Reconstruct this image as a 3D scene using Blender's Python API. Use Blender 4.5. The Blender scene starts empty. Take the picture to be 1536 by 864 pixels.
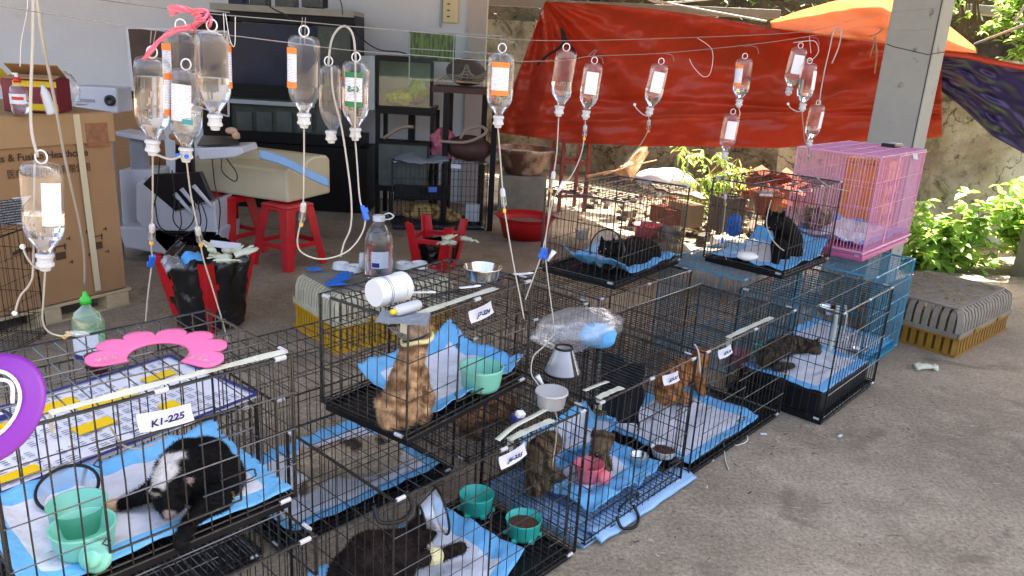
import bpy, math, random
from math import sin, cos, pi, radians
from mathutils import Vector, Matrix, noise
random.seed(7)
C = bpy.context.scene.collection
scene = bpy.context.scene

# ------------------------------------------------------------------ camera
F_PX, CAM_H = 1150.0, 1.60
_dx, _dy = 550-768, 4184-432
_D = math.hypot(_dx, _dy)
PITCH = pi/2-math.atan(_D/F_PX)
_w = Vector((0, cos(PITCH), -sin(PITCH)))
_r0 = Vector((1, 0, 0)); _u0 = _r0.cross(_w)
_ux, _uy = -_dx/_D, _dy/_D
CR = _uy*_r0+_ux*_u0
CU = -_ux*_r0+_uy*_u0
CO = Vector((0, 0, CAM_H))
cd = bpy.data.cameras.new('camera'); cam = bpy.data.objects.new('camera', cd); C.objects.link(cam)
cam.matrix_world = Matrix(((CR.x, CU.x, -_w.x, CO.x), (CR.y, CU.y, -_w.y, CO.y), (CR.z, CU.z, -_w.z, CO.z), (0, 0, 0, 1)))
cd.sensor_width = 36; cd.lens = F_PX/1536*36; cd.clip_end = 300; cd.clip_start = 0.05
scene.camera = cam

# ------------------------------------------------------------------ world, sun, exposure
SUN_EL, SUN_AZ = radians(60), radians(55)      # azimuth measured from +X towards +Y
wd = bpy.data.worlds.new('World'); scene.world = wd; wd.use_nodes = True
nt = wd.node_tree; nt.nodes.clear()
sky = nt.nodes.new('ShaderNodeTexSky'); sky.sky_type = 'NISHITA'; sky.sun_disc = False
sky.sun_elevation = SUN_EL; sky.sun_rotation = pi/2-SUN_AZ; sky.air_density = 0.9; sky.dust_density = 7.0; sky.ozone_density = 0.2
bg = nt.nodes.new('ShaderNodeBackground'); bg.inputs[1].default_value = 0.14
wo = nt.nodes.new('ShaderNodeOutputWorld')
nt.links.new(sky.outputs[0], bg.inputs[0]); nt.links.new(bg.outputs[0], wo.inputs[0])
sl = bpy.data.lights.new('sun', 'SUN'); sl.energy = 4.5; sl.angle = radians(0.6); sl.color = (1, .93, .80)
so = bpy.data.objects.new('sun', sl); C.objects.link(so)
SUNV = Vector((cos(SUN_EL)*cos(SUN_AZ), cos(SUN_EL)*sin(SUN_AZ), sin(SUN_EL)))
so.rotation_euler = SUNV.to_track_quat('Z', 'Y').to_euler()
so.location = (4, 6, 9)
scene.view_settings.view_transform = 'Standard'; scene.view_settings.look = 'None'
scene.view_settings.exposure = 2.85; scene.view_settings.gamma = 1; scene.view_settings.use_curve_mapping = False
scene.render.engine = 'CYCLES'
cy = scene.cycles
cy.use_denoising = True; cy.max_bounces = 8; cy.diffuse_bounces = 4; cy.glossy_bounces = 4
cy.transmission_bounces = 8; cy.transparent_max_bounces = 24; cy.caustics_reflective = False; cy.caustics_refractive = False
cy.sample_clamp_indirect = 6

# ------------------------------------------------------------------ measuring helpers
def ray(x, y): return CR*((x-768)/F_PX)-CU*((y-432)/F_PX)+_w
def F(x, y, z=0.0):
    d = ray(x, y); return CO+d*((z-CAM_H)/d.z)
def W(x, y, Y):
    d = ray(x, y); return CO+d*(Y/d.y)
ANG = radians(48)
DD = Vector((cos(ANG), sin(ANG), 0)); NN = Vector((sin(ANG), -cos(ANG), 0))
def SQ(s, q, z=0.0): return DD*s+NN*q+Vector((0, 0, z))
def L3(c): return tuple(((v/255)/12.92 if v/255 <= .04045 else ((v/255+.055)/1.055)**2.4) for v in c)

# ------------------------------------------------------------------ materials
MATS = {}
def pm(name, col, rough=.5, metal=0.0, var=0.0, vs=8.0, bump=0.0, bs=60.0, col2=None, c2s=3.0, c2lo=.5, c2hi=.6, spec=.5,
       trans=0.0, sub=0.0, coat=0.0, stretch=None, emit=None):
    m = bpy.data.materials.new(name); m.use_nodes = True; n = m.node_tree.nodes; l = m.node_tree.links
    b = n['Principled BSDF']; b.inputs['Roughness'].default_value = rough; b.inputs['Metallic'].default_value = metal
    b.inputs['Specular IOR Level'].default_value = spec; b.inputs['Coat Weight'].default_value = coat
    col = tuple(col)+(1,)
    tc = n.new('ShaderNodeTexCoord'); mp = n.new('ShaderNodeMapping'); l.new(tc.outputs['Object'], mp.inputs[0])
    if stretch: mp.inputs['Scale'].default_value = stretch
    src = None
    if col2 is not None:
        t = n.new('ShaderNodeTexNoise'); t.inputs['Scale'].default_value = c2s; t.inputs['Detail'].default_value = 8; t.inputs['Roughness'].default_value = .65
        l.new(mp.outputs[0], t.inputs[0])
        r = n.new('ShaderNodeMapRange'); r.inputs[1].default_value = c2lo; r.inputs[2].default_value = c2hi
        l.new(t.outputs[0], r.inputs[0])
        mx = n.new('ShaderNodeMix'); mx.data_type = 'RGBA'; mx.inputs[6].default_value = col; mx.inputs[7].default_value = tuple(col2)+(1,)
        l.new(r.outputs[0], mx.inputs[0]); src = mx.outputs[2]
    if var > 0:
        t = n.new('ShaderNodeTexNoise'); t.inputs['Scale'].default_value = vs; t.inputs['Detail'].default_value = 6; t.inputs['Roughness'].default_value = .7
        l.new(mp.outputs[0], t.inputs[0])
        r = n.new('ShaderNodeMapRange'); r.inputs[1].default_value = .3; r.inputs[2].default_value = .7
        r.inputs[3].default_value = 1-var; r.inputs[4].default_value = 1+var
        l.new(t.outputs[0], r.inputs[0])
        mx = n.new('ShaderNodeMix'); mx.data_type = 'RGBA'; mx.blend_type = 'MULTIPLY'; mx.inputs[0].default_value = 1
        if src: l.new(src, mx.inputs[6])
        else: mx.inputs[6].default_value = col
        l.new(r.outputs[0], mx.inputs[7]); src = mx.outputs[2]
        r2 = n.new('ShaderNodeMapRange'); r2.inputs[3].default_value = max(0, rough-.12); r2.inputs[4].default_value = min(1, rough+.12)
        l.new(t.outputs[0], r2.inputs[0]); l.new(r2.outputs[0], b.inputs['Roughness'])
    if src: l.new(src, b.inputs['Base Color'])
    else: b.inputs['Base Color'].default_value = col
    if bump > 0:
        t = n.new('ShaderNodeTexNoise'); t.inputs['Scale'].default_value = bs; t.inputs['Detail'].default_value = 5
        l.new(mp.outputs[0], t.inputs[0])
        bp = n.new('ShaderNodeBump'); bp.inputs['Strength'].default_value = bump; bp.inputs['Distance'].default_value = .01
        l.new(t.outputs[0], bp.inputs['Height']); l.new(bp.outputs[0], b.inputs['Normal'])
    if trans > 0:      # thin sheet that lets light through
        out = n['Material Output']; tr = n.new('ShaderNodeBsdfTranslucent')
        if src: l.new(src, tr.inputs[0])
        else: tr.inputs[0].default_value = col
        ms = n.new('ShaderNodeMixShader'); ms.inputs[0].default_value = trans
        l.new(b.outputs[0], ms.inputs[1]); l.new(tr.outputs[0], ms.inputs[2]); l.new(ms.outputs[0], out.inputs[0])
    MATS[name] = m
    return m
def clear(name, tint=(1, 1, 1), gloss=.10, haze=.05, hazecol=(.8, .8, .8), rough=.08):
    """thin clear plastic: mostly see-through, a fresnel gloss and a little haze"""
    m = bpy.data.materials.new(name); m.use_nodes = True; n = m.node_tree.nodes; l = m.node_tree.links
    n.remove(n['Principled BSDF']); out = n['Material Output']
    t = n.new('ShaderNodeBsdfTransparent'); t.inputs[0].default_value = tuple(tint)+(1,)
    g = n.new('ShaderNodeBsdfGlossy'); g.inputs['Roughness'].default_value = rough
    d = n.new('ShaderNodeBsdfDiffuse'); d.inputs[0].default_value = tuple(hazecol)+(1,)
    lw = n.new('ShaderNodeLayerWeight'); lw.inputs[0].default_value = .35
    mr = n.new('ShaderNodeMapRange'); mr.inputs[3].default_value = gloss*.35; mr.inputs[4].default_value = min(1, gloss*5)
    l.new(lw.outputs['Facing'], mr.inputs[0])
    m1 = n.new('ShaderNodeMixShader'); m1.inputs[0].default_value = haze; l.new(t.outputs[0], m1.inputs[1]); l.new(d.outputs[0], m1.inputs[2])
    m2 = n.new('ShaderNodeMixShader'); l.new(mr.outputs[0], m2.inputs[0]); l.new(m1.outputs[0], m2.inputs[1]); l.new(g.outputs[0], m2.inputs[2])
    l.new(m2.outputs[0], out.inputs[0]); MATS[name] = m; return m
def liquid(name, col=(1, 1, 1)):
    m = bpy.data.materials.new(name); m.use_nodes = True; b = m.node_tree.nodes['Principled BSDF']
    b.inputs['Base Color'].default_value = tuple(col)+(1,); b.inputs['Transmission Weight'].default_value = 1
    b.inputs['Roughness'].default_value = 0.0; b.inputs['IOR'].default_value = 1.33; MATS[name] = m; return m
def printed(name, paper, ink, scale=(60, 1, 160), thr=.52, rough=.5):
    """paper with rows of small print"""
    m = pm(name, paper, rough); n = m.node_tree.nodes; l = m.node_tree.links; b = n['Principled BSDF']
    tc = n.new('ShaderNodeTexCoord'); sx = n.new('ShaderNodeSeparateXYZ'); l.new(tc.outputs['Object'], sx.inputs[0])
    mp = n.new('ShaderNodeMapping'); mp.inputs['Scale'].default_value = scale; l.new(tc.outputs['Object'], mp.inputs[0])
    t = n.new('ShaderNodeTexNoise'); t.inputs['Scale'].default_value = 6; t.inputs['Detail'].default_value = 1; l.new(mp.outputs[0], t.inputs[0])
    w = n.new('ShaderNodeMath'); w.operation = 'MULTIPLY'; w.inputs[1].default_value = scale[2]*6.283/.8; l.new(sx.outputs['Z'], w.inputs[0])
    s = n.new('ShaderNodeMath'); s.operation = 'SINE'; l.new(w.outputs[0], s.inputs[0])
    g1 = n.new('ShaderNodeMath'); g1.operation = 'GREATER_THAN'; g1.inputs[1].default_value = .2; l.new(s.outputs[0], g1.inputs[0])
    g2 = n.new('ShaderNodeMath'); g2.operation = 'GREATER_THAN'; g2.inputs[1].default_value = thr; l.new(t.outputs[0], g2.inputs[0])
    mu = n.new('ShaderNodeMath'); mu.operation = 'MULTIPLY'; l.new(g1.outputs[0], mu.inputs[0]); l.new(g2.outputs[0], mu.inputs[1])
    mx = n.new('ShaderNodeMix'); mx.data_type = 'RGBA'; mx.inputs[6].default_value = tuple(paper)+(1,); mx.inputs[7].default_value = tuple(ink)+(1,)
    l.new(mu.outputs[0], mx.inputs[0]); l.new(mx.outputs[2], b.inputs['Base Color']); return m

# ------------------------------------------------------------------ mesh helpers
class MB:
    def __init__(s): s.v = []; s.f = []; s.m = []; s.mi = 0
    def mat(s, i): s.mi = i; return s
    def face(s, ids): s.f.append(tuple(ids)); s.m.append(s.mi)
    def add(s, vs, fs, M=None):
        o = len(s.v)
        for p in vs:
            p = Vector(p); s.v.append(M @ p if M else p)
        for f in fs: s.face([i+o for i in f])
        return s
    def box(s, c, sz, M=None, taper=1.0):
        x, y, z = sz[0]/2, sz[1]/2, sz[2]/2; c = Vector(c)
        vs = [c+Vector((a*x*(taper if k > 0 else 1), b*y*(taper if k > 0 else 1), k*z)) for k in (-1, 1) for a, b in ((-1, -1), (1, -1), (1, 1), (-1, 1))]
        return s.add(vs, [(3, 2, 1, 0), (4, 5, 6, 7), (0, 1, 5, 4), (1, 2, 6, 5), (2, 3, 7, 6), (3, 0, 4, 7)], M)
    def wire(s, a, b, r, n=4):
        a, b = Vector(a), Vector(b); d = (b-a)
        if d.length < 1e-6: return s
        d.normalize(); u = d.orthogonal().normalized(); v = d.cross(u)
        vs = [p+(u*cos(2*pi*(i+.5)/n)+v*sin(2*pi*(i+.5)/n))*r for p in (a, b) for i in range(n)]
        return s.add(vs, [(i, (i+1) % n, n+(i+1) % n, n+i) for i in range(n)]+[tuple(range(n))[::-1], tuple(range(n, 2*n))])
    def tube(s, pts, r, n=7, closed=False, caps=True):
        pts = [Vector(p) for p in pts]; N = len(pts)
        rr = r if isinstance(r, (list, tuple)) else [r]*N
        o = len(s.v); u = None
        for i, p in enumerate(pts):
            if closed: t = pts[(i+1) % N]-pts[i-1]
            else: t = pts[min(i+1, N-1)]-pts[max(i-1, 0)]
            if t.length < 1e-9: t = Vector((0, 0, 1))
            t.normalize()
            if u is None: u = t.orthogonal().normalized()
            else:
                u = u-t*u.dot(t)
                u = u.normalized() if u.length > 1e-6 else t.orthogonal().normalized()
            v = t.cross(u)
            for k in range(n): s.v.append(p+(u*cos(2*pi*k/n)+v*sin(2*pi*k/n))*rr[i])
        for i in range(N if closed else N-1):
            j = (i+1) % N
            for k in range(n): s.face((o+i*n+k, o+i*n+(k+1) % n, o+j*n+(k+1) % n, o+j*n+k))
        if not closed and caps:
            s.face([o+k for k in range(n)][::-1]); s.face([o+(N-1)*n+k for k in range(n)])
        return s
    def lathe(s, prof, n=24, M=None, ex=1.0, ey=1.0, pw=1.0):
        """prof: (r, z) list; ex, ey squash the section; pw < 1 squares it"""
        o = len(s.v)
        for r, z in prof:
            for k in range(n):
                a = 2*pi*k/n; ca, sa = cos(a), sin(a)
                ca = math.copysign(abs(ca)**pw, ca); sa = math.copysign(abs(sa)**pw, sa)
                p = Vector((r*ca*ex, r*sa*ey, z)); s.v.append(M @ p if M else p)
        for i in range(len(prof)-1):
            for k in range(n): s.face((o+i*n+k, o+i*n+(k+1) % n, o+(i+1)*n+(k+1) % n, o+(i+1)*n+k))
        if prof[0][0] > 1e-4: s.face([o+k for k in range(n)][::-1])
        if prof[-1][0] > 1e-4: s.face([o+(len(prof)-1)*n+k for k in range(n)])
        return s
    def prism(s, poly, h, M=None):
        n = len(poly); vs = [Vector((x, y, 0)) for x, y in poly]+[Vector((x, y, h)) for x, y in poly]
        return s.add(vs, [tuple(range(n))[::-1], tuple(range(n, 2*n))]+[(i, (i+1) % n, n+(i+1) % n, n+i) for i in range(n)], M)
    def sheet(s, fn, nu, nv):
        """fn(u, v) -> point, u and v in 0..1"""
        o = len(s.v)
        for j in range(nv+1):
            for i in range(nu+1): s.v.append(Vector(fn(i/nu, j/nv)))
        for j in range(nv):
            for i in range(nu):
                a = o+j*(nu+1)+i; s.face((a, a+1, a+nu+2, a+nu+1))
        return s
    def ball(s, c, r, n=12, sq=(1, 1, 1), M=None):
        o = len(s.v); c = Vector(c); k = n//2
        for j in range(k+1):
            ph = pi*j/k
            for i in range(n):
                th = 2*pi*i/n; p = c+Vector((r*sin(ph)*cos(th)*sq[0], r*sin(ph)*sin(th)*sq[1], r*cos(ph)*sq[2]))
                s.v.append(M @ p if M else p)
        for j in range(k):
            for i in range(n): s.face((o+j*n+i, o+(j+1)*n+i, o+(j+1)*n+(i+1) % n, o+j*n+(i+1) % n))
        return s
    def build(s, name, mats, parent=None, smooth=False, bevel=0.0, solid=0.0, weld=False):
        me = bpy.data.meshes.new(name)
        me.from_pydata([tuple(p) for p in s.v], [], s.f); me.update()
        if not isinstance(mats, (list, tuple)): mats = [mats]
        for m in mats: me.materials.append(MATS[m] if isinstance(m, str) else m)
        me.polygons.foreach_set('material_index', s.m)
        if smooth: me.polygons.foreach_set('use_smooth', [True]*len(me.polygons))
        o = bpy.data.objects.new(name, me); C.objects.link(o)
        if weld or bevel:
            w = o.modifiers.new('weld', 'WELD'); w.merge_threshold = 1e-4
        if solid:
            m = o.modifiers.new('solid', 'SOLIDIFY'); m.thickness = solid; m.offset = 0
        if bevel:
            b = o.modifiers.new('bevel', 'BEVEL'); b.width = bevel; b.segments = 2; b.limit_method = 'ANGLE'; b.angle_limit = radians(40)
        if parent: o.parent = parent
        return o
def tag(o, label=None, cat=None, group=None, kind=None):
    if label: o['label'] = label
    if cat: o['category'] = cat
    if group: o['group'] = group
    if kind: o['kind'] = kind
    return o
def thing(name, label, cat, loc=(0, 0, 0), rotz=0.0, group=None):
    o = bpy.data.objects.new(name, None); C.objects.link(o); o.empty_display_size = .05
    o.location = loc; o.rotation_euler = (0, 0, rotz); return tag(o, label, cat, group)
def curve(pts, n=8):
    """smooth polyline through the points"""
    pts = [Vector(p) for p in pts]
    if len(pts) < 3: return pts
    P = [pts[0]*2-pts[1]]+pts+[pts[-1]*2-pts[-2]]; out = []
    for i in range(1, len(P)-2):
        a, b, c, d = P[i-1], P[i], P[i+1], P[i+2]
        for k in range(n):
            t = k/n; out.append(.5*((2*b)+(c-a)*t+(2*a-5*b+4*c-d)*t*t+(3*b-a-3*c+d)*t**3))
    out.append(pts[-1]); return out
def text_obj(name, body, size, matname, parent, M, extrude=.0004, mirror=False, sx=1.0, bold=0.0):
    cu = bpy.data.curves.new(name, 'FONT'); cu.body = body; cu.size = size; cu.extrude = extrude; cu.align_x = 'CENTER'; cu.align_y = 'CENTER'
    cu.resolution_u = 3; cu.offset = bold
    t = bpy.data.objects.new(name, cu); C.objects.link(t)
    bpy.context.view_layer.update()
    me = bpy.data.meshes.new_from_object(t.evaluated_get(bpy.context.evaluated_depsgraph_get()))
    bpy.data.objects.remove(t); bpy.data.curves.remove(cu)
    me.name = name; me.transform(M @ Matrix.Diagonal((-sx if mirror else sx, 1, 1, 1)))
    me.materials.clear(); me.materials.append(MATS[matname])
    o = bpy.data.objects.new(name, me); C.objects.link(o)
    if parent: o.parent = parent
    return o
def frame(o, x, y, z=None):
    """matrix with origin o and axes x, y, (x cross y)"""
    x = Vector(x).normalized(); y = Vector(y); y = (y-x*y.dot(x)).normalized(); z = x.cross(y)
    return Matrix(((x.x, y.x, z.x, o[0]), (x.y, y.y, z.y, o[1]), (x.z, y.z, z.z, o[2]), (0, 0, 0, 1)))
def nz(x, y=0.0, z=0.0, s=1.0): return noise.noise(Vector((x*s, y*s, z*s)))

# ------------------------------------------------------------------ the palette
pm('black_wire', (.013, .013, .014), .28, 0, var=.25, vs=40, col2=(.06, .05, .042), c2s=22, c2lo=.58, c2hi=.70, spec=.6)
pm('blue_wire', L3((58, 146, 176)), .4, .1, var=.2, vs=30)
pm('pink_wire', L3((226, 156, 188)), .4, .05, var=.15, vs=30)
pm('clip_plastic', L3((190, 190, 195)), .4, .2)
pm('black_plastic', (.008, .008, .009), .4, var=.3, vs=20, spec=.3)
pm('pink_plastic', L3((196, 96, 140)), .4, var=.1)
pm('tape_paper', L3((196, 196, 176)), .6, var=.12, vs=30, bump=.3, bs=120)
pm('tag_paper', L3((198, 198, 204)), .55, var=.05, vs=30)
pm('ink_blue', L3((30, 32, 90)), .6)
pm('ink_black', (.03, .03, .03), .6)
pm('white_plastic', L3((222, 222, 220)), .35, var=.04, vs=12)
pm('milky_plastic', L3((215, 218, 220)), .3, trans=.35, spec=.6)
pm('tube_plastic', L3((196, 192, 182)), .25, trans=.35)
pm('clamp_blue', L3((20, 90, 190)), .35)
pm('amber_plastic', L3((220, 170, 60)), .4)
pm('mint_plastic', L3((120, 190, 165)), .35, var=.05)
pm('teal_plastic', L3((50, 178, 160)), .33, var=.05)
pm('bowl_pink', L3((228, 112, 124)), .4, var=.06)
pm('red_plastic', L3((196, 22, 34)), .36, var=.18, vs=9, bump=.05, bs=30)
pm('red_basin', L3((190, 24, 30)), .35, var=.12)
pm('steel', (.62, .6, .57), .16, 1.0, var=.12, vs=10)
pm('kibble', L3((92, 60, 40)), .9, var=.5, vs=80, bump=.8, bs=140)
pm('litter', L3((150, 125, 105)), .95, var=.3, vs=120, bump=.7, bs=200)
pm('gauze', L3((226, 214, 160)), .9, var=.1, bump=.4, bs=150)
pm('bag_black', (.006, .006, .007), .2, var=.2, bump=.9, bs=22, spec=.6)
pm('glove_latex', L3((214, 214, 186)), .55, var=.08, bump=.3, bs=60)
pm('mask_blue', L3((92, 170, 226)), .7, var=.12, vs=30, bump=.3, bs=80)
pm('packet_blue', L3((30, 110, 200)), .35, var=.2, vs=40, bump=.4, bs=50)
pm('packet_grey', L3((120, 125, 132)), .8, var=.15, vs=30, bump=.5, bs=40)
pm('bag_pink', L3((220, 120, 140)), .4, var=.2, vs=40, bump=.8, bs=40, trans=.3)
pm('orange_scrap', L3((220, 90, 30)), .6)
pm('pink_felt', L3((222, 104, 152)), .75, var=.05)
pm('purple_felt', L3((112, 26, 138)), .5, var=.08)
pm('white_trim', L3((225, 222, 225)), .6)
pm('maroon_plastic', L3((96, 38, 36)), .35, trans=.15)
pm('poster_white', L3((222, 222, 228)), .35, var=.04, vs=12)
pm('poster_navy', L3((36, 40, 110)), .4)
pm('poster_yellow', L3((236, 194, 20)), .4)
printed('poster_print', L3((220, 220, 226)), L3((110, 112, 130)), scale=(45, 1, 40), thr=.45)
pm('beige_vinyl', L3((208, 194, 158)), .42, var=.05, vs=4, bump=.06, bs=40, coat=.1)
pm('cardboard', L3((164, 124, 84)), .85, var=.07, vs=5, bump=.08, bs=60)
pm('cardboard_pale', L3((174, 138, 96)), .85, var=.08, vs=5)
pm('pallet_wood', L3((190, 168, 132)), .8, var=.25, vs=18, stretch=(1, 8, 8), bump=.2)
pm('tape_clear', L3((214, 198, 160)), .3, coat=.3)
pm('box_ink', L3((74, 52, 36)), .8)
pm('box_red', L3((120, 34, 46)), .5, var=.1)
pm('box_yellow', L3((226, 196, 30)), .5, var=.1)
pm('machine_white', L3((205, 205, 212)), .4, var=.03)
pm('machine_grey', L3((150, 152, 158)), .45, var=.05)
pm('machine_dark', (.015, .015, .017), .3)
pm('screen_dark', L3((38, 12, 16)), .25, var=.1)
pm('rubber_black', (.006, .006, .006), .45)
pm('frame_black', (.006, .005, .005), .45, var=.3, vs=12, spec=.2)
pm('tank_blue', L3((26, 34, 62)), .3, col2=L3((12, 16, 30)), c2s=4, c2lo=.4, c2hi=.7, spec=.3)
pm('tank_grey', L3((72, 76, 70)), .25, var=.3, vs=4, spec=.3)
pm('tank_back', L3((150, 166, 150)), .5, var=.1, vs=3)
pm('tank_dirty', L3((70, 76, 72)), .4, var=.3, vs=6)
pm('panel_grey', L3((160, 168, 168)), .5, var=.05)
pm('yellow_bag', L3((196, 190, 40)), .35, var=.5, vs=24, bump=.8, bs=30)
pm('green_bag', L3((130, 170, 40)), .35, var=.4, vs=24, bump=.8, bs=30)
pm('mauve_bag', L3((120, 80, 90)), .4, var=.3, vs=24, bump=.8, bs=30)
pm('aqua_plants', L3((46, 70, 26)), .7, col2=L3((120, 140, 60)), c2s=9, stretch=(6, 1, 1), c2lo=.4, c2hi=.6)
pm('old_clay', L3((72, 44, 38)), .7, var=.3, vs=8, bump=.3, bs=20)
pm('terracotta', L3((176, 96, 66)), .85, var=.25, vs=10, bump=.2, bs=40)
pm('brick_orange', L3((160, 84, 54)), .9, var=.25, vs=12, bump=.3, bs=40)
pm('basin_brown', L3((108, 74, 60)), .6, var=.3, vs=7, col2=L3((176, 150, 126)), c2s=4)
pm('red_wood', L3((132, 58, 48)), .65, var=.25, vs=16)
pm('drift_wood', L3((186, 150, 110)), .9, var=.3, vs=14, stretch=(1, 1, .2), bump=.6, bs=30)
pm('sack_white', L3((232, 228, 222)), .8, var=.06, bump=.8, bs=14)
pm('board_brown', L3((110, 92, 74)), .85, var=.3, vs=10)
pm('board_dark', L3((60, 54, 46)), .9, var=.3, vs=10)
pm('hose_beige', L3((150, 128, 110)), .5, var=.1)
pm('socket_ivory', L3((214, 198, 150)), .45)
pm('wall_paint', L3((216, 217, 220)), .8, var=.05, vs=2.5, col2=L3((196, 188, 176)), c2s=2.2, c2lo=.62, c2hi=.78, bump=.05, bs=30)
pm('wall_warm', L3((190, 176, 166)), .8, var=.07, vs=3)
pm('pillar_paint', L3((166, 168, 160)), .85, var=.08, vs=4, col2=L3((112, 112, 104)), c2s=7, c2lo=.6, c2hi=.68, bump=.12, bs=40)
pm('pillar_worn', L3((172, 160, 148)), .85, var=.12, vs=6, col2=L3((96, 88, 78)), c2s=6, c2lo=.58, c2hi=.66, bump=.2, bs=30)
pm('tarp_red', L3((208, 70, 40)), .36, var=.14, vs=2.5, bump=.6, bs=14, trans=.2, spec=.4)
pm('tarp_orange', L3((236, 128, 66)), .7, var=.10, vs=3, bump=.2, bs=9, trans=.35, spec=.03)
pm('tarp_plum', L3((44, 34, 90)), .35, var=.12, vs=4, bump=.12, bs=10, trans=.05, spec=.6)
pm('rope_dark', L3((40, 30, 30)), .8)
pm('string_white', L3((200, 196, 190)), .7)
pm('metal_line', L3((130, 126, 122)), .45, .3)
pm('pink_ribbon', L3((236, 128, 150)), .55, var=.1, trans=.2)
pm('leaf_a', L3((138, 176, 70)), .45, var=.3, vs=4, trans=.45)
pm('leaf_b', L3((176, 206, 100)), .45, var=.3, vs=4, trans=.45)
pm('leaf_dry', L3((166, 156, 96)), .7, var=.2, trans=.3)
pm('bark', L3((92, 76, 60)), .9, var=.3, vs=12, bump=.5, bs=30)
pm('rubble', L3((150, 138, 118)), .95, var=.4, vs=9, col2=L3((86, 72, 56)), c2s=5, bump=.6, bs=30)
pm('beam_grey', L3((150, 148, 138)), .85, var=.15, vs=6)
pm('roof_under', L3((120, 118, 112)), .9, var=.1)
pm('concrete_post', L3((140, 132, 116)), .9, var=.2, vs=8, bump=.3)
pm('crate_cream', L3((196, 188, 160)), .6, var=.16, vs=9)
pm('crate_aged', L3((138, 128, 112)), .75, var=.2, vs=9)
pm('crate_top', L3((128, 122, 112)), .8, var=.2, vs=7, bump=.3, bs=40)
pm('crate_yellow', L3((200, 150, 26)), .5, var=.14, vs=9)
pm('crate_ochre', L3((146, 104, 28)), .6, var=.2, vs=9)
pm('label_blue', L3((70, 110, 190)), .4)
pm('label_orange', L3((232, 120, 40)), .45)
pm('label_green', L3((20, 110, 60)), .45)
pm('label_white', L3((222, 222, 228)), .5)
printed('label_print', L3((220, 222, 230)), L3((80, 82, 110)), scale=(110, 110, 260), thr=.5)
printed('black_print', (.02, .02, .02), L3((190, 190, 190)), scale=(40, 40, 60), thr=.5)
pm('green_cap', L3((50, 176, 50)), .4)
pm('red_cap', L3((200, 40, 34)), .4)
pm('pale_blue_film', L3((140, 176, 212)), .5, var=.1, bump=.2, bs=40)
pm('grey_fabric', L3((60, 60, 64)), .8)
pm('black_fabric', (.006, .006, .006), .85, var=.3, bump=.4, bs=30)
clear('clear_bottle', gloss=.09, haze=.035, rough=.05)
clear('clear_glass', tint=(.93, .97, .95), gloss=.08, haze=.03, hazecol=(.6, .65, .6), rough=.02)
clear('clear_bag', gloss=.11, haze=.15, rough=.2)
clear('cone_film', gloss=.10, haze=.34, hazecol=(.8, .82, .86), rough=.2)
clear('clear_wrap', gloss=.15, haze=.12, rough=.15)
clear('tub_film', gloss=.09, haze=.38, rough=.2)
clear('green_soap_shell', tint=(.85, .97, .86), gloss=.1, haze=.14, hazecol=(.6, .85, .62), rough=.08)
liquid('saline')
liquid('green_liquid', (.55, .9, .6))
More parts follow.
